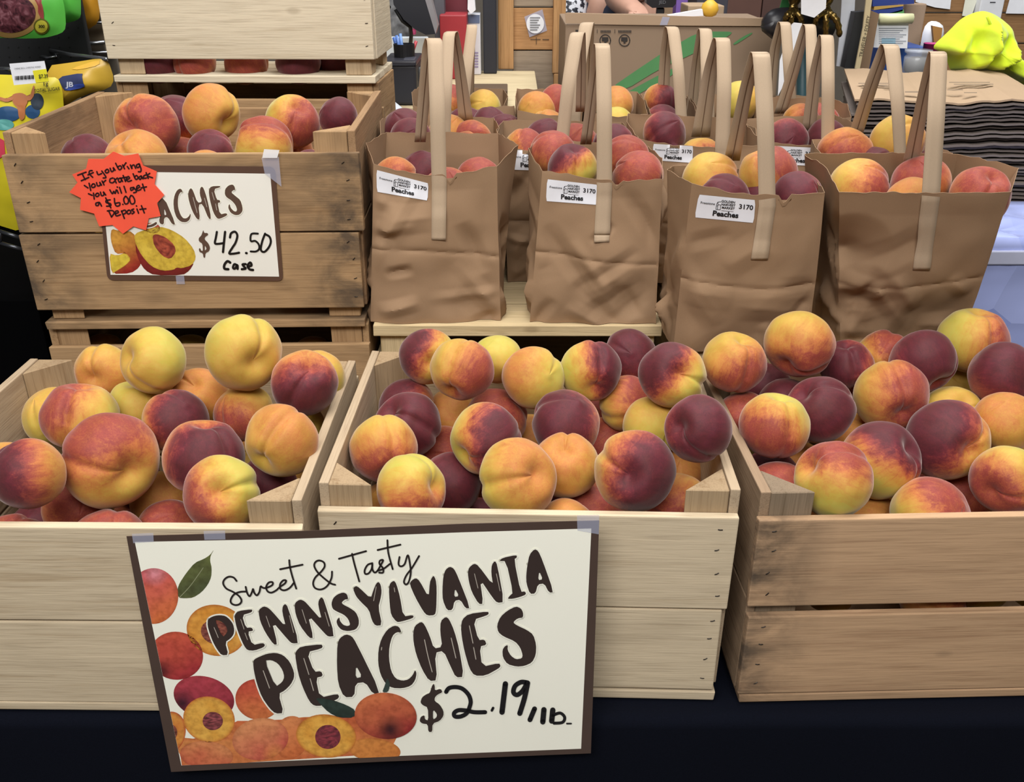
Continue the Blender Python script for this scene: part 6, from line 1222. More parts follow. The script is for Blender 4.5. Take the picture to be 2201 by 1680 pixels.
# counter with printer, pen cup and panel
CT = empty('counter', (-.35, 2.35, -.82), 'light wood topped counter behind the rear paper bags', 'counter')
zc = .45
box('counter_top', (-.56, .062, 2.09, 2.68, zc-.03, zc), wood(('c9b894', 'b5a17a', '8f7c5c'), 'x', .25), CT)
box('counter_body', (-.54, .05, 2.66, 2.675, -.82, zc-.0305), plain('dcd7cc', .6), CT)
box('counter_front', (-.54, .05, 2.63, 2.645, -.82, zc-.0305), plain('dcd7cc', .6), CT)
hb = tag(box('tray', (-.125, -.01, 2.10, 2.20, zc+.0005, zc+.035), plain('5a4632', .7)), 'shallow dark brown tray on the counter top edge', 'tray')
PRN = empty('receipt_printer', P(862, 225, 2.12), 'black boxy receipt printer on the counter', 'printer')
pbox('printer_body', 828, 140, 896, 222, 2.12, .14, CHAR, PRN, zbase=zc+.0005, bev=.006); pbox('printer_lid', 822, 131, 895, 142, 2.115, .15, plain('303038', .35), PRN, bev=.004); pbox('paper_slot', 866, 127, 892, 133, 2.135, .05, plain('4a4b55', .3), PRN)
cup = P(870, 131, 2.19); PC = empty('pen_cup', cup, 'black pen cup with blue and red pens standing on the printer', 'pen cup')
mesh_obj('cup', *lathe_vf([(.020, 0), (.0225, .002), (.0235, .036), (.021, .036), (.0205, .006)], 20, cup), BLACK, PC, smooth=False)
for (u0, v0, u1, v1, m, dy, lab) in ((862, 118, 852, 76, plain('5f86cf', .35), 0, 'blue pen leaning outward in the black cup'), (866, 118, 860, 72, plain('7ba2dd', .35), .008, 'paler blue pen upright in the black cup'), (858, 118, 846, 80, plain('4a70bd', .35), .012, 'darkest blue pen at the rim of the black cup'), (884, 118, 895, 88, plain('b8434c', .35), .003, 'red pen in the black cup')):
    tag(mesh_obj('pen', *tube_vf([P(u0, v0, 2.19+dy), P(u1, v1, 2.195+dy)], [.0042, .0034], 8), m, smooth=True, origin=P(u0, v0, 2.19+dy)), lab, 'pen', 'pens in the black cup')
tag(mesh_obj('tape_roll', *lathe_vf([(.018, 0), (.019, .003), (.019, .05), (.017, .053)], 20, P(902, 196, 2.2)), plain('2a2f2f', .4), smooth=True, origin=P(902, 196, 2.2)), 'small dark green jar beside the printer', 'jar')
tag(pbox('upright_board', 812, 80, 921, 158, 2.45, .02, plain('e4ecf2', .4), zbase=zc+.0005), 'plain white upright panel behind the printer', 'panel')
mg = NT('grey_marble'); tg = mg.add('ShaderNodeTexCoord'); ng = mg.add('ShaderNodeTexNoise', Scale=40.0, Detail=6.0); mg.link(tg, 'Object', ng, 'Vector'); mg.base(mg.ramp(ng.outputs[0], [(.35, '3d3e42'), (.6, '77797d'), (.8, 'a9abad')]))
tag(pbox('equipment_bag', 800, -30, 876, 82, 2.62, .05, mg.m, zbase=zc+.0005), 'mottled grey bag standing behind the white panel', 'bag')
MN = empty('monitor', P(890, 0, 2.3), 'black touchscreen leaning away, seen from its back edge', 'monitor')
panel('screen_back', [(838, -60), (896, -60), (936, 73), (915, 75), (892, 63), (868, 42), (846, 10)], 2.30, .05, plain('1d1f27', .45), MN); panel('screen_rim', [(896, -60), (912, -60), (941, 56), (936, 73)], 2.30, .045, plain('8d8a8e', .35), MN)
rod([P(850, 20, 2.33), P(865, 45, 2.33), P(882, 58, 2.33), P(884, 75, 2.34), P(882, 98, 2.35)], .0045, 'cable', MN, BLACK); rod([P(834, 20, 2.33), P(833, 60, 2.33), P(837, 98, 2.35)], .003, 'cable', MN, BLACK); rod([P(815, -20, 2.33), P(838, 15, 2.33), P(818, 62, 2.33)], .003, 'cable', MN, BLACK)
box('stand', (-.37, -.345, 2.36, 2.40, zc+.0005, .60), BLACK, MN)
# red goods, boxes and pole
RED = plain('a32e36', .45); DRED = plain('6d2530', .5)
tag(pbox('storage_bin', 945, 32, 1003, 70, 2.52, .1, RED, zbase=zc+.0005), 'bright red bin behind the first bag handle', 'bin')
tag(pbox('red_tote', 950, -30, 1004, 30, 2.66, .05, DRED, zbase=zc+.0005), 'dark red tote standing behind the red bin', 'tote')
tag(pbox('grey_case', 932, -30, 955, 36, 2.56, .05, plain('55555c', .5), zbase=zc+.0005), 'charcoal case between the monitor and the red tote', 'case')
bx = tag(pbox('supply_box', 1004, 30, 1033, 150, 2.60, .06, plain('cfd0d6', .5), zbase=zc+.0005), 'tall pale box with blue print beside the black pole', 'box'); marks('printed_scene', [(1006, 32, 1031, 50)], 2.60, plain('5d6a88', .5), bx); marks('printed_bars', [(1020, 112+i*6, 1028, 115+i*6) for i in range(6)], 2.60, plain('8f84a8', .5), bx)
tag(panel('white_bottle', [(1006, -30), (1018, -30), (1022, 22), (1012, 30), (1005, 20)], 2.57, .03, WHITE), 'crumpled white pouch above the pale box', 'pouch')
tag(pbox('pole', 1038, -120, 1067, 152, 2.62, .05, plain('20222c', .5), zbase=zc+.0005), 'square black pole standing on the counter', 'pole')
tag(pbox('pink_note', 884, 62, 894, 74, 2.44, .002, plain('f06aa8', .5)), 'tiny hot pink note behind the monitor', 'note')
# plank partition with its posts
PA = empty('plank_partition', P(1145, 200, 2.72), 'wooden plank partition with two light posts and a round sticker', 'partition')
pbox('post', 1070, -160, 1104, 156, 2.70, .06, WOODC, PA, zbase=zc+.001); pbox('post', 1190, -160, 1217, 158, 2.70, .06, WOODC, PA); pbox('post', 1188, 158.5, 1214, 420, 2.70, .06, WOODC, PA, zbase=-.82)
pbox('board', 1104, -160, 1191, 14, 2.725, .03, GREYW, PA); pbox('board', 1103, 17, 1191, 107, 2.725, .03, WOODX, PA); pbox('board', 1102, 109, 1191, 420, 2.728, .03, GREYW, PA, zbase=-.82)
pv = panel('plastic_sleeve', [(1127, 36), (1166, 20), (1176, 66), (1138, 80)], 2.72, .001, TAPE, PA); mesh_obj('round_sticker', *poly_vf(Sheet((0, 2.717, 0), (0, -1, 0)), [ell(1150.5, 51, 19, 21, 30)], 0), WHITE, PA)['label'] = 'white round sticker'
marks('sticker_print', [(1139, 37+i*5.2, 1139+22-(i % 3)*3, 39+i*5.2) for i in range(6)], 2.716, plain('77797f', .5), PA); marks('pencil_scrawl', [(1140, 84, 1162, 85.5), (1152, 80, 1153.5, 95), (1166, 84, 1180, 86)], 2.7235, plain('5b4632', .7), PA)
tag(mesh_obj('bucket', *lathe_vf([(.052, 0), (.055, .004), (.069, .40), (.070, .42), (.066, .445), (.054, .468), (.036, .483), (.018, .490), (.0, .492)], 40, (-.282, 2.0, -.0035)), plain('e8eef6', .35), smooth=True, origin=(-.282, 2.0, -.0035)), 'white domed bucket behind the first bag, beside the crates', 'bucket')

# big carton with green stripes
CB = empty('cardboard_box', P(1430, 200, 2.28), 'large cardboard carton with green swooshes and a taped flap, behind the bags', 'box')
KB = paper('carton_board', '8f7a66', .8, .06); KB2 = paper('carton_flap', 'a88f76', .8, .06)
pbox('carton_body', 1213, 52, 1662, 240, 2.28, .30, KB, CB, zbase=-.003, bev=.004)
panel('carton_flap', [(1215, 28), (1330, 31), (1650, 40), (1648, 56), (1480, 55), (1330, 53), (1216, 50)], 2.274, .005, KB2, CB); panel('rear_flap', [(1218, 27), (1645, 38), (1645, 60), (1218, 60)], 2.55, .005, KB2, CB)
panel('tape', [(1424, 36), (1440, 37), (1434, 54), (1418, 54)], 2.2735, .0004, TAPE, CB, off=.0006)
GS = plain('4f8a54', .6)
S5 = (1200, 0, 4.402); BXS = Sheet((0, 2.2785, 0), (0, -1, 0))
for pts in ([(500, 830), (700, 690), (1000, 490), (1330, 300), (1500, 298), (1650, 300), (1620, 335), (1500, 400), (1250, 520), (960, 650), (620, 860)], [(620, 890), (800, 790), (1000, 685), (1180, 600), (1100, 690), (960, 800), (800, 860), (690, 955)], [(1650, 415), (1740, 350), (1830, 306), (1840, 316), (1760, 370), (1670, 425)]):
    mesh_obj('printed_swoosh', *poly_vf(BXS, [chaikin(zp(S5, pts))], 0), GS, CB)
PRT = plain('2c2623', .6)
for cx in (444, 626):
    c = zp(S5, ell(cx, 382, 50, 54, 26)); g = mesh_obj('printed_icon', *join_vf(stroke_vf(BXS, c, 2.0, .0004, False, True), poly_vf(BXS, [zp(S5, [(cx-30, 352), (cx+28, 352), (cx+30, 388), (cx+8, 396), (cx+12, 410), (cx-10, 408), (cx-8, 390), (cx-32, 386)])], .0004)), PRT, CB)
marks('printed_bars', [(1291+i*3.2, 65, 1293.2+i*3.2, 70) for i in range(7)]+[(1329+i*3.2, 65, 1331.2+i*3.2, 70) for i in range(9)]+[(1283, 63, 1284, 71), (1321, 63, 1322, 71), (1237, 64, 1246, 68)], 2.278, PRT, CB)
tag(panel('snack_carton', [(1436, 33), (1510, 20), (1512, 34), (1450, 37)], 2.36, .02, WHITE), 'white packet lying on the carton flap', 'packet')
tag(mesh_obj('squash', *join_vf(lathe_vf([(.003, 0), (.016, .006), (.021, .018), (.018, .030), (.008, .038), (.002, .040)], 18, P(1524, 38, 2.38))), plain('dcae3a', .5), smooth=True, origin=P(1524, 38, 2.38)), 'yellow squash shaped bundle next to the white packet', 'bundle')
tag(pbox('shipping_box', 1478, 12, 1556, 42, 2.66, .12, paper('pale_carton', 'b39a7e', .8), zbase=-.82), 'tan shipping carton behind the yellow bundle', 'box')
tag(pbox('shipping_box', 1368, -60, 1458, 34, 3.6, .06, paper('tan_carton', '9f8468', .8), zbase=-.82), 'printed tan carton behind the card terminal', 'box')
TR = empty('card_terminal', P(1420, 30, 2.62), 'black card terminal on a short stand above the carton', 'terminal')
panel('terminal_head', [(1388, -20), (1454, -20), (1453, 8), (1446, 16), (1402, 17), (1390, 8)], 2.62, .04, plain('1c1d22', .3), TR); pbox('stand', 1411, 17, 1427, 60, 2.63, .02, BLACK, TR, zbase=-.82); words('key_lettering', 'JED', 1424, 5, 2.62, 10, plain('6b6d73', .4), TR)
tag(pbox('gift_bag', 1455, -50, 1480, 26, 2.95, .06, plain('7a5aa8', .5), zbase=-.82), 'purple bag behind the card terminal', 'bag')
for k, (u0, u1, v1, c, lab) in enumerate(((1500, 1568, 10, '3d3b44', 'slate coloured bin high behind the tan carton'), (1566, 1640, 34, '5b3d33', 'dark brown carton behind the big striped carton'), (1642, 1688, 34, '4d332c', 'narrow dark brown carton next to the bird statue'))):
    tag(pbox('stock_box', u0, -60, u1, v1, 3.2, .2, plain(c, .7), zbase=-.82), lab, 'box', 'cartons far behind')
# shop assistant behind the carton, only chest and forearm in the frame
PSN = empty('person', (.36, 3.35, -.82), 'person in a navy top with a patterned sleeve, forearm reaching down behind the carton', 'person')
def skin_body(name, joints, edges, mat, parent, lv=2):
    me = bpy.data.meshes.new(name); mi = world_of(parent).inverted(); me.from_pydata([mi @ Vector(j[0]) for j in joints], edges, [])
    o = bpy.data.objects.new(name, me); COL.objects.link(o); o.parent = parent; me.materials.append(mat)
    m = o.modifiers.new('skin', 'SKIN'); m.use_smooth_shade = True
    for d, j in zip(me.skin_vertices[0].data, joints): d.radius = (j[1], j[1]*j[2] if len(j) > 2 else j[1])
    me.skin_vertices[0].data[0].use_root = True
    s = o.modifiers.new('sub', 'SUBSURF'); s.levels = lv; s.render_levels = lv; return o
hand = P(1372, 34, 2.95); elb = P(1318, -12, 3.15); shl = Vector((.45, 3.33, .58+.06)); px_, py_ = .36, 3.35
J = [((px_, py_, .12), .14, .75), ((px_, py_, .34), .13, .75), ((px_, py_, .52), .15, .7), ((px_, py_, .62), .09, .8), ((px_, py_, .70), .05), ((px_, py_-.02, .80), .085, 1.1), ((px_, py_-.02, .90), .07, 1.1),
     (shl, .055), (elb, .042), (elb.lerp(hand, .5), .038), (hand, .026), ((px_-.17, py_, .62), .055), ((px_-.20, py_-.03, .36), .045), ((px_-.17, py_-.20, .20), .034),
     ((px_+.08, py_, .0), .09), ((px_+.09, py_, -.38), .06), ((px_+.09, py_, -.76), .04), ((px_-.08, py_, .0), .09), ((px_-.09, py_, -.38), .06), ((px_-.09, py_, -.76), .04), ((px_+.09, py_-.12, -.79), .03), ((px_-.09, py_-.12, -.79), .03)]
E_ = [(0, 1), (1, 2), (2, 3), (3, 4), (4, 5), (5, 6), (3, 7), (7, 8), (8, 9), (9, 10), (3, 11), (11, 12), (12, 13), (0, 14), (14, 15), (15, 16), (0, 17), (17, 18), (18, 19), (16, 20), (19, 21)]
fdir = (hand-elb).normalized(); side = fdir.cross(Vector((0, 0, 1))).normalized()
for q, (o_, L_) in enumerate(((-.024, .060), (-.008, .070), (.009, .068), (.024, .052))):
    b0 = len(J); J += [(hand+fdir*.035+side*o_, .011), (hand+fdir*(.05+L_*.5)+side*o_*1.2+Vector((0, 0, -.004)), .009), (hand+fdir*(.05+L_)+side*o_*1.2+Vector((0, 0, -.02)), .007)]; E_ += [(10, b0), (b0, b0+1), (b0+1, b0+2)]
b0 = len(J); J += [(hand+fdir*.015+side*.036, .011), (hand+fdir*.05+side*.055+Vector((0, 0, -.012)), .009)]; E_ += [(10, b0), (b0, b0+1)]
skin_body('body', J, E_, plain('c79a85', .5), PSN)
skin_body('shirt', [((px_, py_, .06), .165, .75), ((px_, py_, .34), .155, .75), ((px_, py_, .54), .175, .7), ((px_, py_, .645), .10, .8), (Vector((.45, 3.33, .64)), .07)], [(0, 1), (1, 2), (2, 3), (3, 4)], plain('2b3145', .85), PSN)
mp_ = NT('patterned_sleeve'); tp = mp_.add('ShaderNodeTexCoord'); np_ = mp_.add('ShaderNodeTexNoise', Scale=60.0, Detail=3.0); mp_.link(tp, 'Object', np_, 'Vector'); mp_.base(mp_.ramp(np_.outputs[0], [(.46, '1c1f2b'), (.5, 'd9dbe2')]))
skin_body('sleeve', [((px_-.15, py_, .64), .075), ((px_-.20, py_-.03, .38), .065)], [(0, 1)], mp_.m, PSN)
hr_ = skin_body('hair', [((px_, py_+.01, .90), .095), ((px_, py_+.05, .80), .085)], [(0, 1)], plain('3a2a20', .7), PSN)

# bronze bird statue on its perch
BZ = plain('6e5a30', .28, .85); BZD = plain('2a2622', .4, .5)
BS = empty('bird_statue', P(1745, 200, 2.12), 'bronze bird statue gripping a dark perch, only its legs and claws in the frame', 'statue')
Yb = 2.12
def blob(name, pts, mat, parent): return mesh_obj(name, *tube_vf([p for p, r in pts], [r for p, r in pts], 14), mat, parent, smooth=True)
blob('body', [(P(1742, -40, Yb), .06), (P(1742, -110, Yb), .11), (P(1745, -200, Yb), .10), (P(1750, -260, Yb), .05), (P(1752, -300, Yb), .045), (P(1740, -320, Yb-.04), .01)], BZD, BS)
for (ux, toes) in ((1706, ((1688, 44), (1700, 54), (1722, 48))), (1776, ((1752, 50), (1775, 74), (1804, 70)))):
    lg = blob('leg', [(P(ux+2, -45, Yb), .026), (P(ux+3, -12, Yb), .021), (P(ux+2, 4, Yb), .012), (P(ux, 16, Yb-.005), .0095), (P(ux, 26, Yb-.012), .011)], BZ, BS)
    for (tu, tv) in toes:
        ctl = [(ux, 25), (ux+(tu-ux)*.45, 25+(tv-25)*.18), (ux+(tu-ux)*.85, 25+(tv-25)*.5), (tu, tv), (tu+(tu-ux)*.02, tv+9)]
        seq = []
        for k, (a, b_) in enumerate(smooth_path(ctl, 5)):
            t = k/20; seq.append((P(a, b_, Yb-.012-.03*math.sin(math.pi*min(1, t*.8+.1))), (.0078*(1-.35*t))*(1+.16*math.cos(k*2.1)) if t < .8 else .0062*(1-(t-.8)*4)))
        blob('toe', seq, BZ, lg)
blob('perch', [(P(1645, 36, Yb), .012), (P(1655, 44, Yb), .026), (P(1672, 52, Yb+.01), .033), (P(1700, 48, Yb+.02), .030), (P(1750, 50, Yb+.02), .028), (P(1790, 58, Yb+.02), .022)], plain('26252a', .4), BS)
blob('tail_feather', [(P(1655, 46, Yb-.002), .022), (P(1662, 62, Yb-.002), .017), (P(1668, 84, Yb-.002), .003)], plain('26252a', .4), BS)
panel('hang_tag', [(1722, -30), (1778, -30), (1775, 18), (1750, 38), (1722, 30)], Yb-.03, .001, WHITE, BS, off=.02)
rod([P(1724, 60, Yb+.03), P(1724, 420, Yb+.03)], .012, 'post', BS, plain('2f5058', .5)); box('post_base', (P(1724, 300, Yb).x-.06, P(1724, 300, Yb).x+.06, Yb-.02, Yb+.09, -.003, .02), BZD, BS)
tag(panel('paper_sheet', [(1703, 48), (1724, 50), (1718, 120), (1672, 206), (1676, 130)], 2.075, .001, WHITE), 'narrow white sheet hanging beneath the bird perch', 'paper')
tag(panel('feather', [(1672, 32), (1690, -30), (1704, -30), (1700, 12), (1688, 32)], 2.2, .004, plain('3d8a4e', .6)), 'green feathery plume beside the bird leg', 'plume')
# leaning rolls, yardstick, pad
tag(panel('poster', [(1812, -40), (1840, -40), (1836, 40), (1822, 144), (1798, 142), (1806, 60)], 2.28, .004, plain('dfe3ec', .5)), 'tall white poster sheet leaning beside the statue', 'poster')
tag(panel('tube', [(1838, 26), (1866, 24), (1850, 80), (1838, 147), (1815, 146), (1828, 80)], 2.24, .03, plain('26272b', .5)), 'black flat tube leaning in front of the poster', 'tube')
ys = tag(panel('yardstick', [(1866, -40), (1880, -40), (1866, 60), (1848, 148), (1838, 147), (1855, 60)], 2.2, .005, plain('cdbb95', .5)), 'wooden yardstick printed in capitals, leaning by the notepad', 'yardstick'); words('stick_lettering', 'TRAVELER + EQUITY', 1860, 78, 2.2, 12.5, plain('4d463a', .5), ys, 1.375, sx=.78)
tag(panel('brown_board', [(1866, 20), (1890, 30), (1868, 148), (1848, 148)], 2.26, .01, paper('brown_board', '8a715a', .8)), 'brown board edge behind the yardstick', 'board')
PB = empty('pennant_stack', P(1915, 50, 2.42), 'blue, gold and green striped bundle behind the notepad', 'bundle')
for pts, c in (([(1876, -30), (1965, -30), (1965, 8), (1876, 14)], '2b3f86'), ([(1880, 10), (1942, 6), (1942, 16), (1878, 22)], 'c09a4e'), ([(1876, 22), (1942, 13), (1940, 24), (1872, 40)], '2b3f86'), ([(1876, 38), (1942, 20), (1944, 30), (1876, 52)], '5fa05c'), ([(1868, 50), (1900, 40), (1880, 90), (1868, 90)], '33568e')): panel('stripe_fold', pts, 2.42, .03, plain(c, .6), PB)
tag(pbox('kraft_folder', 1938, 8, 1982, 128, 2.47, .03, paper('folder', '9c8570', .8), zbase=-.003), 'kraft folder standing behind the notepad', 'folder')
NP = empty('notepad', P(1915, 100, 2.3), 'white order pad with its cream cover rolled over the top', 'notepad')
panel('page', [(1884, 48), (1953, 52), (1950, 104), (1878, 102)], 2.3, .012, WHITE, NP); rod([P(1890, 40, 2.295), P(1961, 40, 2.295)], .0115, 'rolled_cover', NP, plain('dcdcb0', .5)); marks('printed_lines', [(1889, 60+i*4.6, 1948-(i % 3)*7, 61.3+i*4.6) for i in range(8)], 2.3, plain('8d93a0', .6), NP); marks('blue_note', [(1895, 82, 1925, 96)], 2.3, plain('a9cfe6', .6), NP)
tag(pbox('storage_tray', 1885, 102, 1992, 150, 2.34, .12, plain('2c4f92', .4), zbase=-.003), 'deep blue tray below the notepad', 'tray')
jr = P(1966, 158, 2.25); JR = empty('jar', jr, 'clear plastic jar of dark bits in front of the blue tray', 'jar')
mg2 = NT('clear_plastic'); mg2.b.inputs['Base Color'].default_value = lin('d4d8de'); mg2.b.inputs['Alpha'].default_value = .35; mg2.b.inputs['Roughness'].default_value = .1
mesh_obj('jar_wall', *lathe_vf([(.026, 0), (.029, .004), (.029, .036), (.024, .042), (.030, .046), (.030, .052)], 24, jr), mg2.m, JR, smooth=True); mesh_obj('jar_filling', *lathe_vf([(.022, .003), (.025, .008), (.025, .030), (.012, .036)], 18, jr), plain('55504c', .5, 0, 0, None, .6), JR, smooth=True)
tag(mesh_obj('cup', *lathe_vf([(.016, -.14), (.020, .04), (.0205, .04), (.0185, .038)], 20, P(1998, 132, 2.3)), plain('b23a78', .4), smooth=True, origin=P(1998, 132, 2.3)), 'magenta cup between the clear jar and the neon hoodie', 'cup')
sw_, _b = snack_bag('plastic_bag', 'rumpled white plastic bag behind the magenta cup', [(1976, 110), (1985, 60), (1998, 45), (2016, 46), (2030, 58), (2026, 100), (2000, 112)], 2.4, WHITE, None, seed=9, thick=.05); sw_['category'] = 'plastic bag'
panel('brown_twist', [(2004, 55), (2026, 60), (2022, 90), (2008, 92)], 2.4, .01, plain('a8793f', .6), sw_, off=.035)
# plank wall with papers behind the hoodie
PW = empty('plank_wall', P(2100, 150, 2.78), 'brown plank wall carrying pinned papers, behind the neon hoodie', 'wall panel')
for k, (v0, v1) in enumerate(((-160, 26), (29, 92), (95, 430))): pbox('board', 1960, v0, 2420, v1, 2.78, .03, wood(('94704c', '7a5a3b', '523b28'), 'x', .4, k*1.0), PW, zbase=-.82 if k == 2 else None)
for pts, lab in (([(1970, -30), (2048, -30), (2042, 20), (2010, 16), (1968, 4)], 'curled white paper pinned to the plank wall, first from the notepad'), ([(2080, -30), (2110, -30), (2088, 36), (2068, 34)], 'cream handwritten slip pinned above the hoodie'), ([(2178, -30), (2240, -30), (2230, 30), (2162, 29)], 'white paper pinned at the frame corner')):
    tag(panel('paper_sheet', pts, 2.772, .001, WHITE if 'cream' not in lab else plain('dfe0cf', .6)), lab, 'paper', 'papers pinned on the plank wall')
ph = tag(pbox('wall_phone', 2111, -60, 2162, 42, 2.745, .034, plain('dfe1e6', .35)), 'flat white wall unit above the neon hoodie', 'wall unit'); marks('printed_dash', [(2128, 4, 2140, 6)], 2.745, CHAR, ph)
# stack of flat kraft bags, edge on, and the neon hoodie lying on it
KA, KB_, KC, KD = Vector((.587, 1.65)), Vector((.915, 1.635)), Vector((1.005, 2.01)), Vector((.69, 2.03))
RS = empty('wooden_riser', (.80, 1.84, 0), 'low wooden riser under the stack of flat kraft bags', 'riser')
for k in range(4): y0 = 1.66+k*.095; box('riser_slat', (.60, 1.02, y0, y0+.09, .325, .343), wood(WARM, 'x', .3), RS)
for xx in (.61, .98): box('riser_leg', (xx, xx+.03, 1.67, 2.02, -.003, .325), wood(WARM, 'z', .3), RS)
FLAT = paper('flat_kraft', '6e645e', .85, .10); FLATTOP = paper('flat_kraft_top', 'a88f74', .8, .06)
z0, z1, NSH = .3435, .540, 30
srn = random.Random(3)
for k in range(NSH):
    t0 = z0+(z1-z0)*k/NSH; th = (z1-z0)/NSH; V, F = [], []; nx, ny = 34, 8
    jx, jy = srn.uniform(-.006, .006), srn.uniform(-.008, .008); hh = th*srn.uniform(.42, .58)
    def wv_(a, b): return .0035*math.sin(a*9+.6)*(k/NSH)+.0014*math.sin(a*38+k*.3)*(1 if .35 < a < .8 else .3)*(k/NSH)+.0008*noise.noise(Vector((a*20, b*4, k*.9)))
    for lay in (0, 1):
        for j in range(ny+1):
            for i in range(nx+1):
                a, b = i/nx, j/ny; q = (KA*(1-a)+KB_*a)*(1-b)+(KD*(1-a)+KC*a)*b
                V.append((q.x+jx, q.y+jy, t0+wv_(a, b)+(hh if lay else 0)))
    N1 = (nx+1)*(ny+1)
    for j in range(ny):
        for i in range(nx):
            q = [j*(nx+1)+i, j*(nx+1)+i+1, (j+1)*(nx+1)+i+1, (j+1)*(nx+1)+i]; F.append(q[::-1]); F.append([x+N1 for x in q])
    for i in range(nx): F.append([i, i+1, N1+i+1, N1+i]); q = ny*(nx+1); F.append([q+i+1, q+i, N1+q+i, N1+q+i+1])
    for j in range(ny): a, b = j*(nx+1), (j+1)*(nx+1); F.append([b, a, N1+a, N1+b]); a += nx; b += nx; F.append([a, b, N1+b, N1+a])
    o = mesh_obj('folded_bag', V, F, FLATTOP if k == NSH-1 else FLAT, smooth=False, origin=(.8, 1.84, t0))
    tag(o, 'flat folded kraft bag lying topmost on the thick stack' if k == NSH-1 else 'flat folded kraft bag inside the thick stack under the neon hoodie', 'folded paper bag', 'flat kraft bags in the stack')
    if k == NSH-1:
        pr_ = []
        for (u0, v0, u1, v1) in ((1845, 178, 1940, 180), (1852, 182, 1930, 184), (1945, 196, 1975, 199), (2040, 176, 2128, 178), (2050, 180, 2135, 182), (1900, 186, 1925, 187), (2036, 192, 2070, 194), (2072, 198, 2100, 200)):
            b = [PZ(u0, v0, z1+.0045), PZ(u1, v0, z1+.0045), PZ(u1, v1, z1+.0045), PZ(u0, v1, z1+.0045)]; pr_.append((b, [[0, 1, 2, 3]]))
        mesh_obj('printed_pattern', *join_vf(*pr_), plain('7d6a56', .7), o)
# neon hoodie: a soft heap of cloth
hoc = [(2000, 103), (2037, 69), (2066, 39), (2096, 26), (2115, 23), (2135, 29), (2161, 46), (2169, 62), (2168, 111), (2184, 121), (2200, 140), (2260, 150), (2260, 230), (2215, 212), (2190, 195), (2161, 167), (2142, 156), (2102, 153), (2043, 155), (2036, 131), (2028, 113)]
HO = empty('hoodie', P(2110, 150, 2.06), 'neon yellow hoodie heaped on the stack of flat kraft bags', 'hoodie')
NEON = NT('neon_fleece'); tn_ = NEON.add('ShaderNodeTexCoord'); nn_ = NEON.add('ShaderNodeTexNoise', Scale=9.0, Detail=4.0); NEON.link(tn_, 'Object', nn_, 'Vector'); NEON.base(NEON.mix(nn_.outputs[0], 'b3c916', 'cbdf1e')); NEON.b.inputs['Roughness'].default_value = .9; NEON.b.inputs['Sheen Weight'].default_value = .3
NEON.bump(nn_.outputs[0], .5, .01)
pts = chaikin(hoc, 2); n = len(pts); cx, cy = 2112, 105; V, F = [], []; nr = 26; Yh = 2.06
for sgn in (1, -1):
    for j in range(nr+1):
        t = j/nr
        for (x, y) in pts:
            u, v = cx+(x-cx)*t, cy+(y-cy)*t; p = P(u, v, Yh)
            f1 = abs(noise.noise(Vector((u*.020+v*.012, v*.008, 4.0))))**.8; f2 = noise.noise(Vector((u*.05, v*.03, 9.0)))
            wd_ = (1-t**3)*(.075+.10*(.45-f1)+.03*f2); p.y -= sgn*wd_ if sgn > 0 else -wd_*.4; V.append(p)
for s_i in (0, 1):
    b0 = s_i*(nr+1)*n
    for j in range(nr):
        for k in range(n):
            q = [b0+j*n+k, b0+j*n+(k+1) % n, b0+(j+1)*n+(k+1) % n, b0+(j+1)*n+k]; F.append(q if s_i == 0 else q[::-1])
mesh_obj('hood', V, F, NEON.m, HO, smooth=True)
seam = [(2122, 36), (2128, 50), (2134, 62), (2146, 48)]; rod([P(u, v, Yh-.055) for u, v in seam], .003, 'seam', HO, NEON.m)
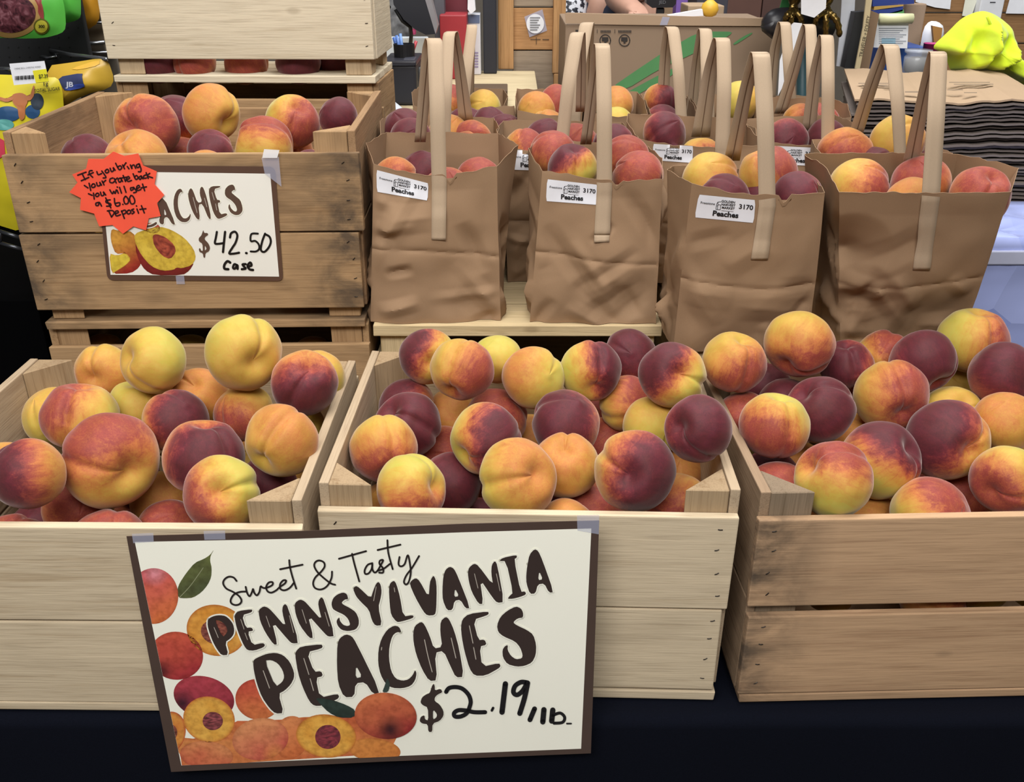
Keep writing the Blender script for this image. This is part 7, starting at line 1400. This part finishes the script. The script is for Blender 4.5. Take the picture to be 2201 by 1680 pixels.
# lilac plastic bin at the table end
PBN = empty('plastic_bin', (.88, 1.52, 0), 'lilac blue plastic wrapped bin at the table end behind the wide fourth bag', 'bin')
LIL = NT('lilac_plastic'); tl_ = LIL.add('ShaderNodeTexCoord'); vl_ = LIL.add('ShaderNodeTexVoronoi', Scale=9.0); LIL.link(tl_, 'Object', vl_, 'Vector'); LIL.base(LIL.mix(vl_.outputs['Color'], '8c9ad6', 'b4beea')); LIL.b.inputs['Roughness'].default_value = .16; LIL.bump(vl_.outputs['Distance'], .55, .02)
def bin_mesh(x0, x1, y0, y1, zb, zt):
    V, F = [], []; N = 30; M = 26
    ringp = [(x0+(x1-x0)*i/N, y0) for i in range(N)]+[(x1, y0+(y1-y0)*i/N) for i in range(N)]+[(x1-(x1-x0)*i/N, y1) for i in range(N)]+[(x0, y1-(y1-y0)*i/N) for i in range(N)]
    for j in range(M+1):
        z = zb+(zt-zb)*j/M
        for (x, y) in ringp:
            q = Vector((x*9, y*9, z*12)); w = .006*noise.noise(q)+.004*abs(noise.noise(q*2.3)); V.append((x+w, y-abs(w), z))
    n_ = len(ringp)
    for j in range(M):
        for i in range(n_): F.append([j*n_+i, j*n_+(i+1) % n_, (j+1)*n_+(i+1) % n_, (j+1)*n_+i])
    c0 = len(V); 
    for r in range(1, 7):
        for i in range(n_):
            p = Vector(V[M*n_+i]); c = Vector(((x0+x1)/2, (y0+y1)/2, zt)); q = p.lerp(c, r/6); q.z = zt-.004+.010*noise.noise(Vector((q.x*14, q.y*14, 3))); V.append(q)
    for r in range(6):
        for i in range(n_):
            a = M*n_ if r == 0 else c0+(r-1)*n_; b = c0+r*n_; F.append([a+i, a+(i+1) % n_, b+(i+1) % n_, b+i])
    return V, F
v, f = bin_mesh(.655, 1.15, 1.40, 1.615, -.003, .372); mesh_obj('bin_wall', v, f, LIL.m, PBN, smooth=True)
box('bin_lid_rim', (.65, 1.155, 1.392, 1.402, .33, .352), plain('b7bbd2', .25), PBN)
for k in range(6): x = .70+k*.05; box('bin_rib', (x, x+.004, 1.392, 1.402, .06, .20), plain('b4bce6', .3), PBN)
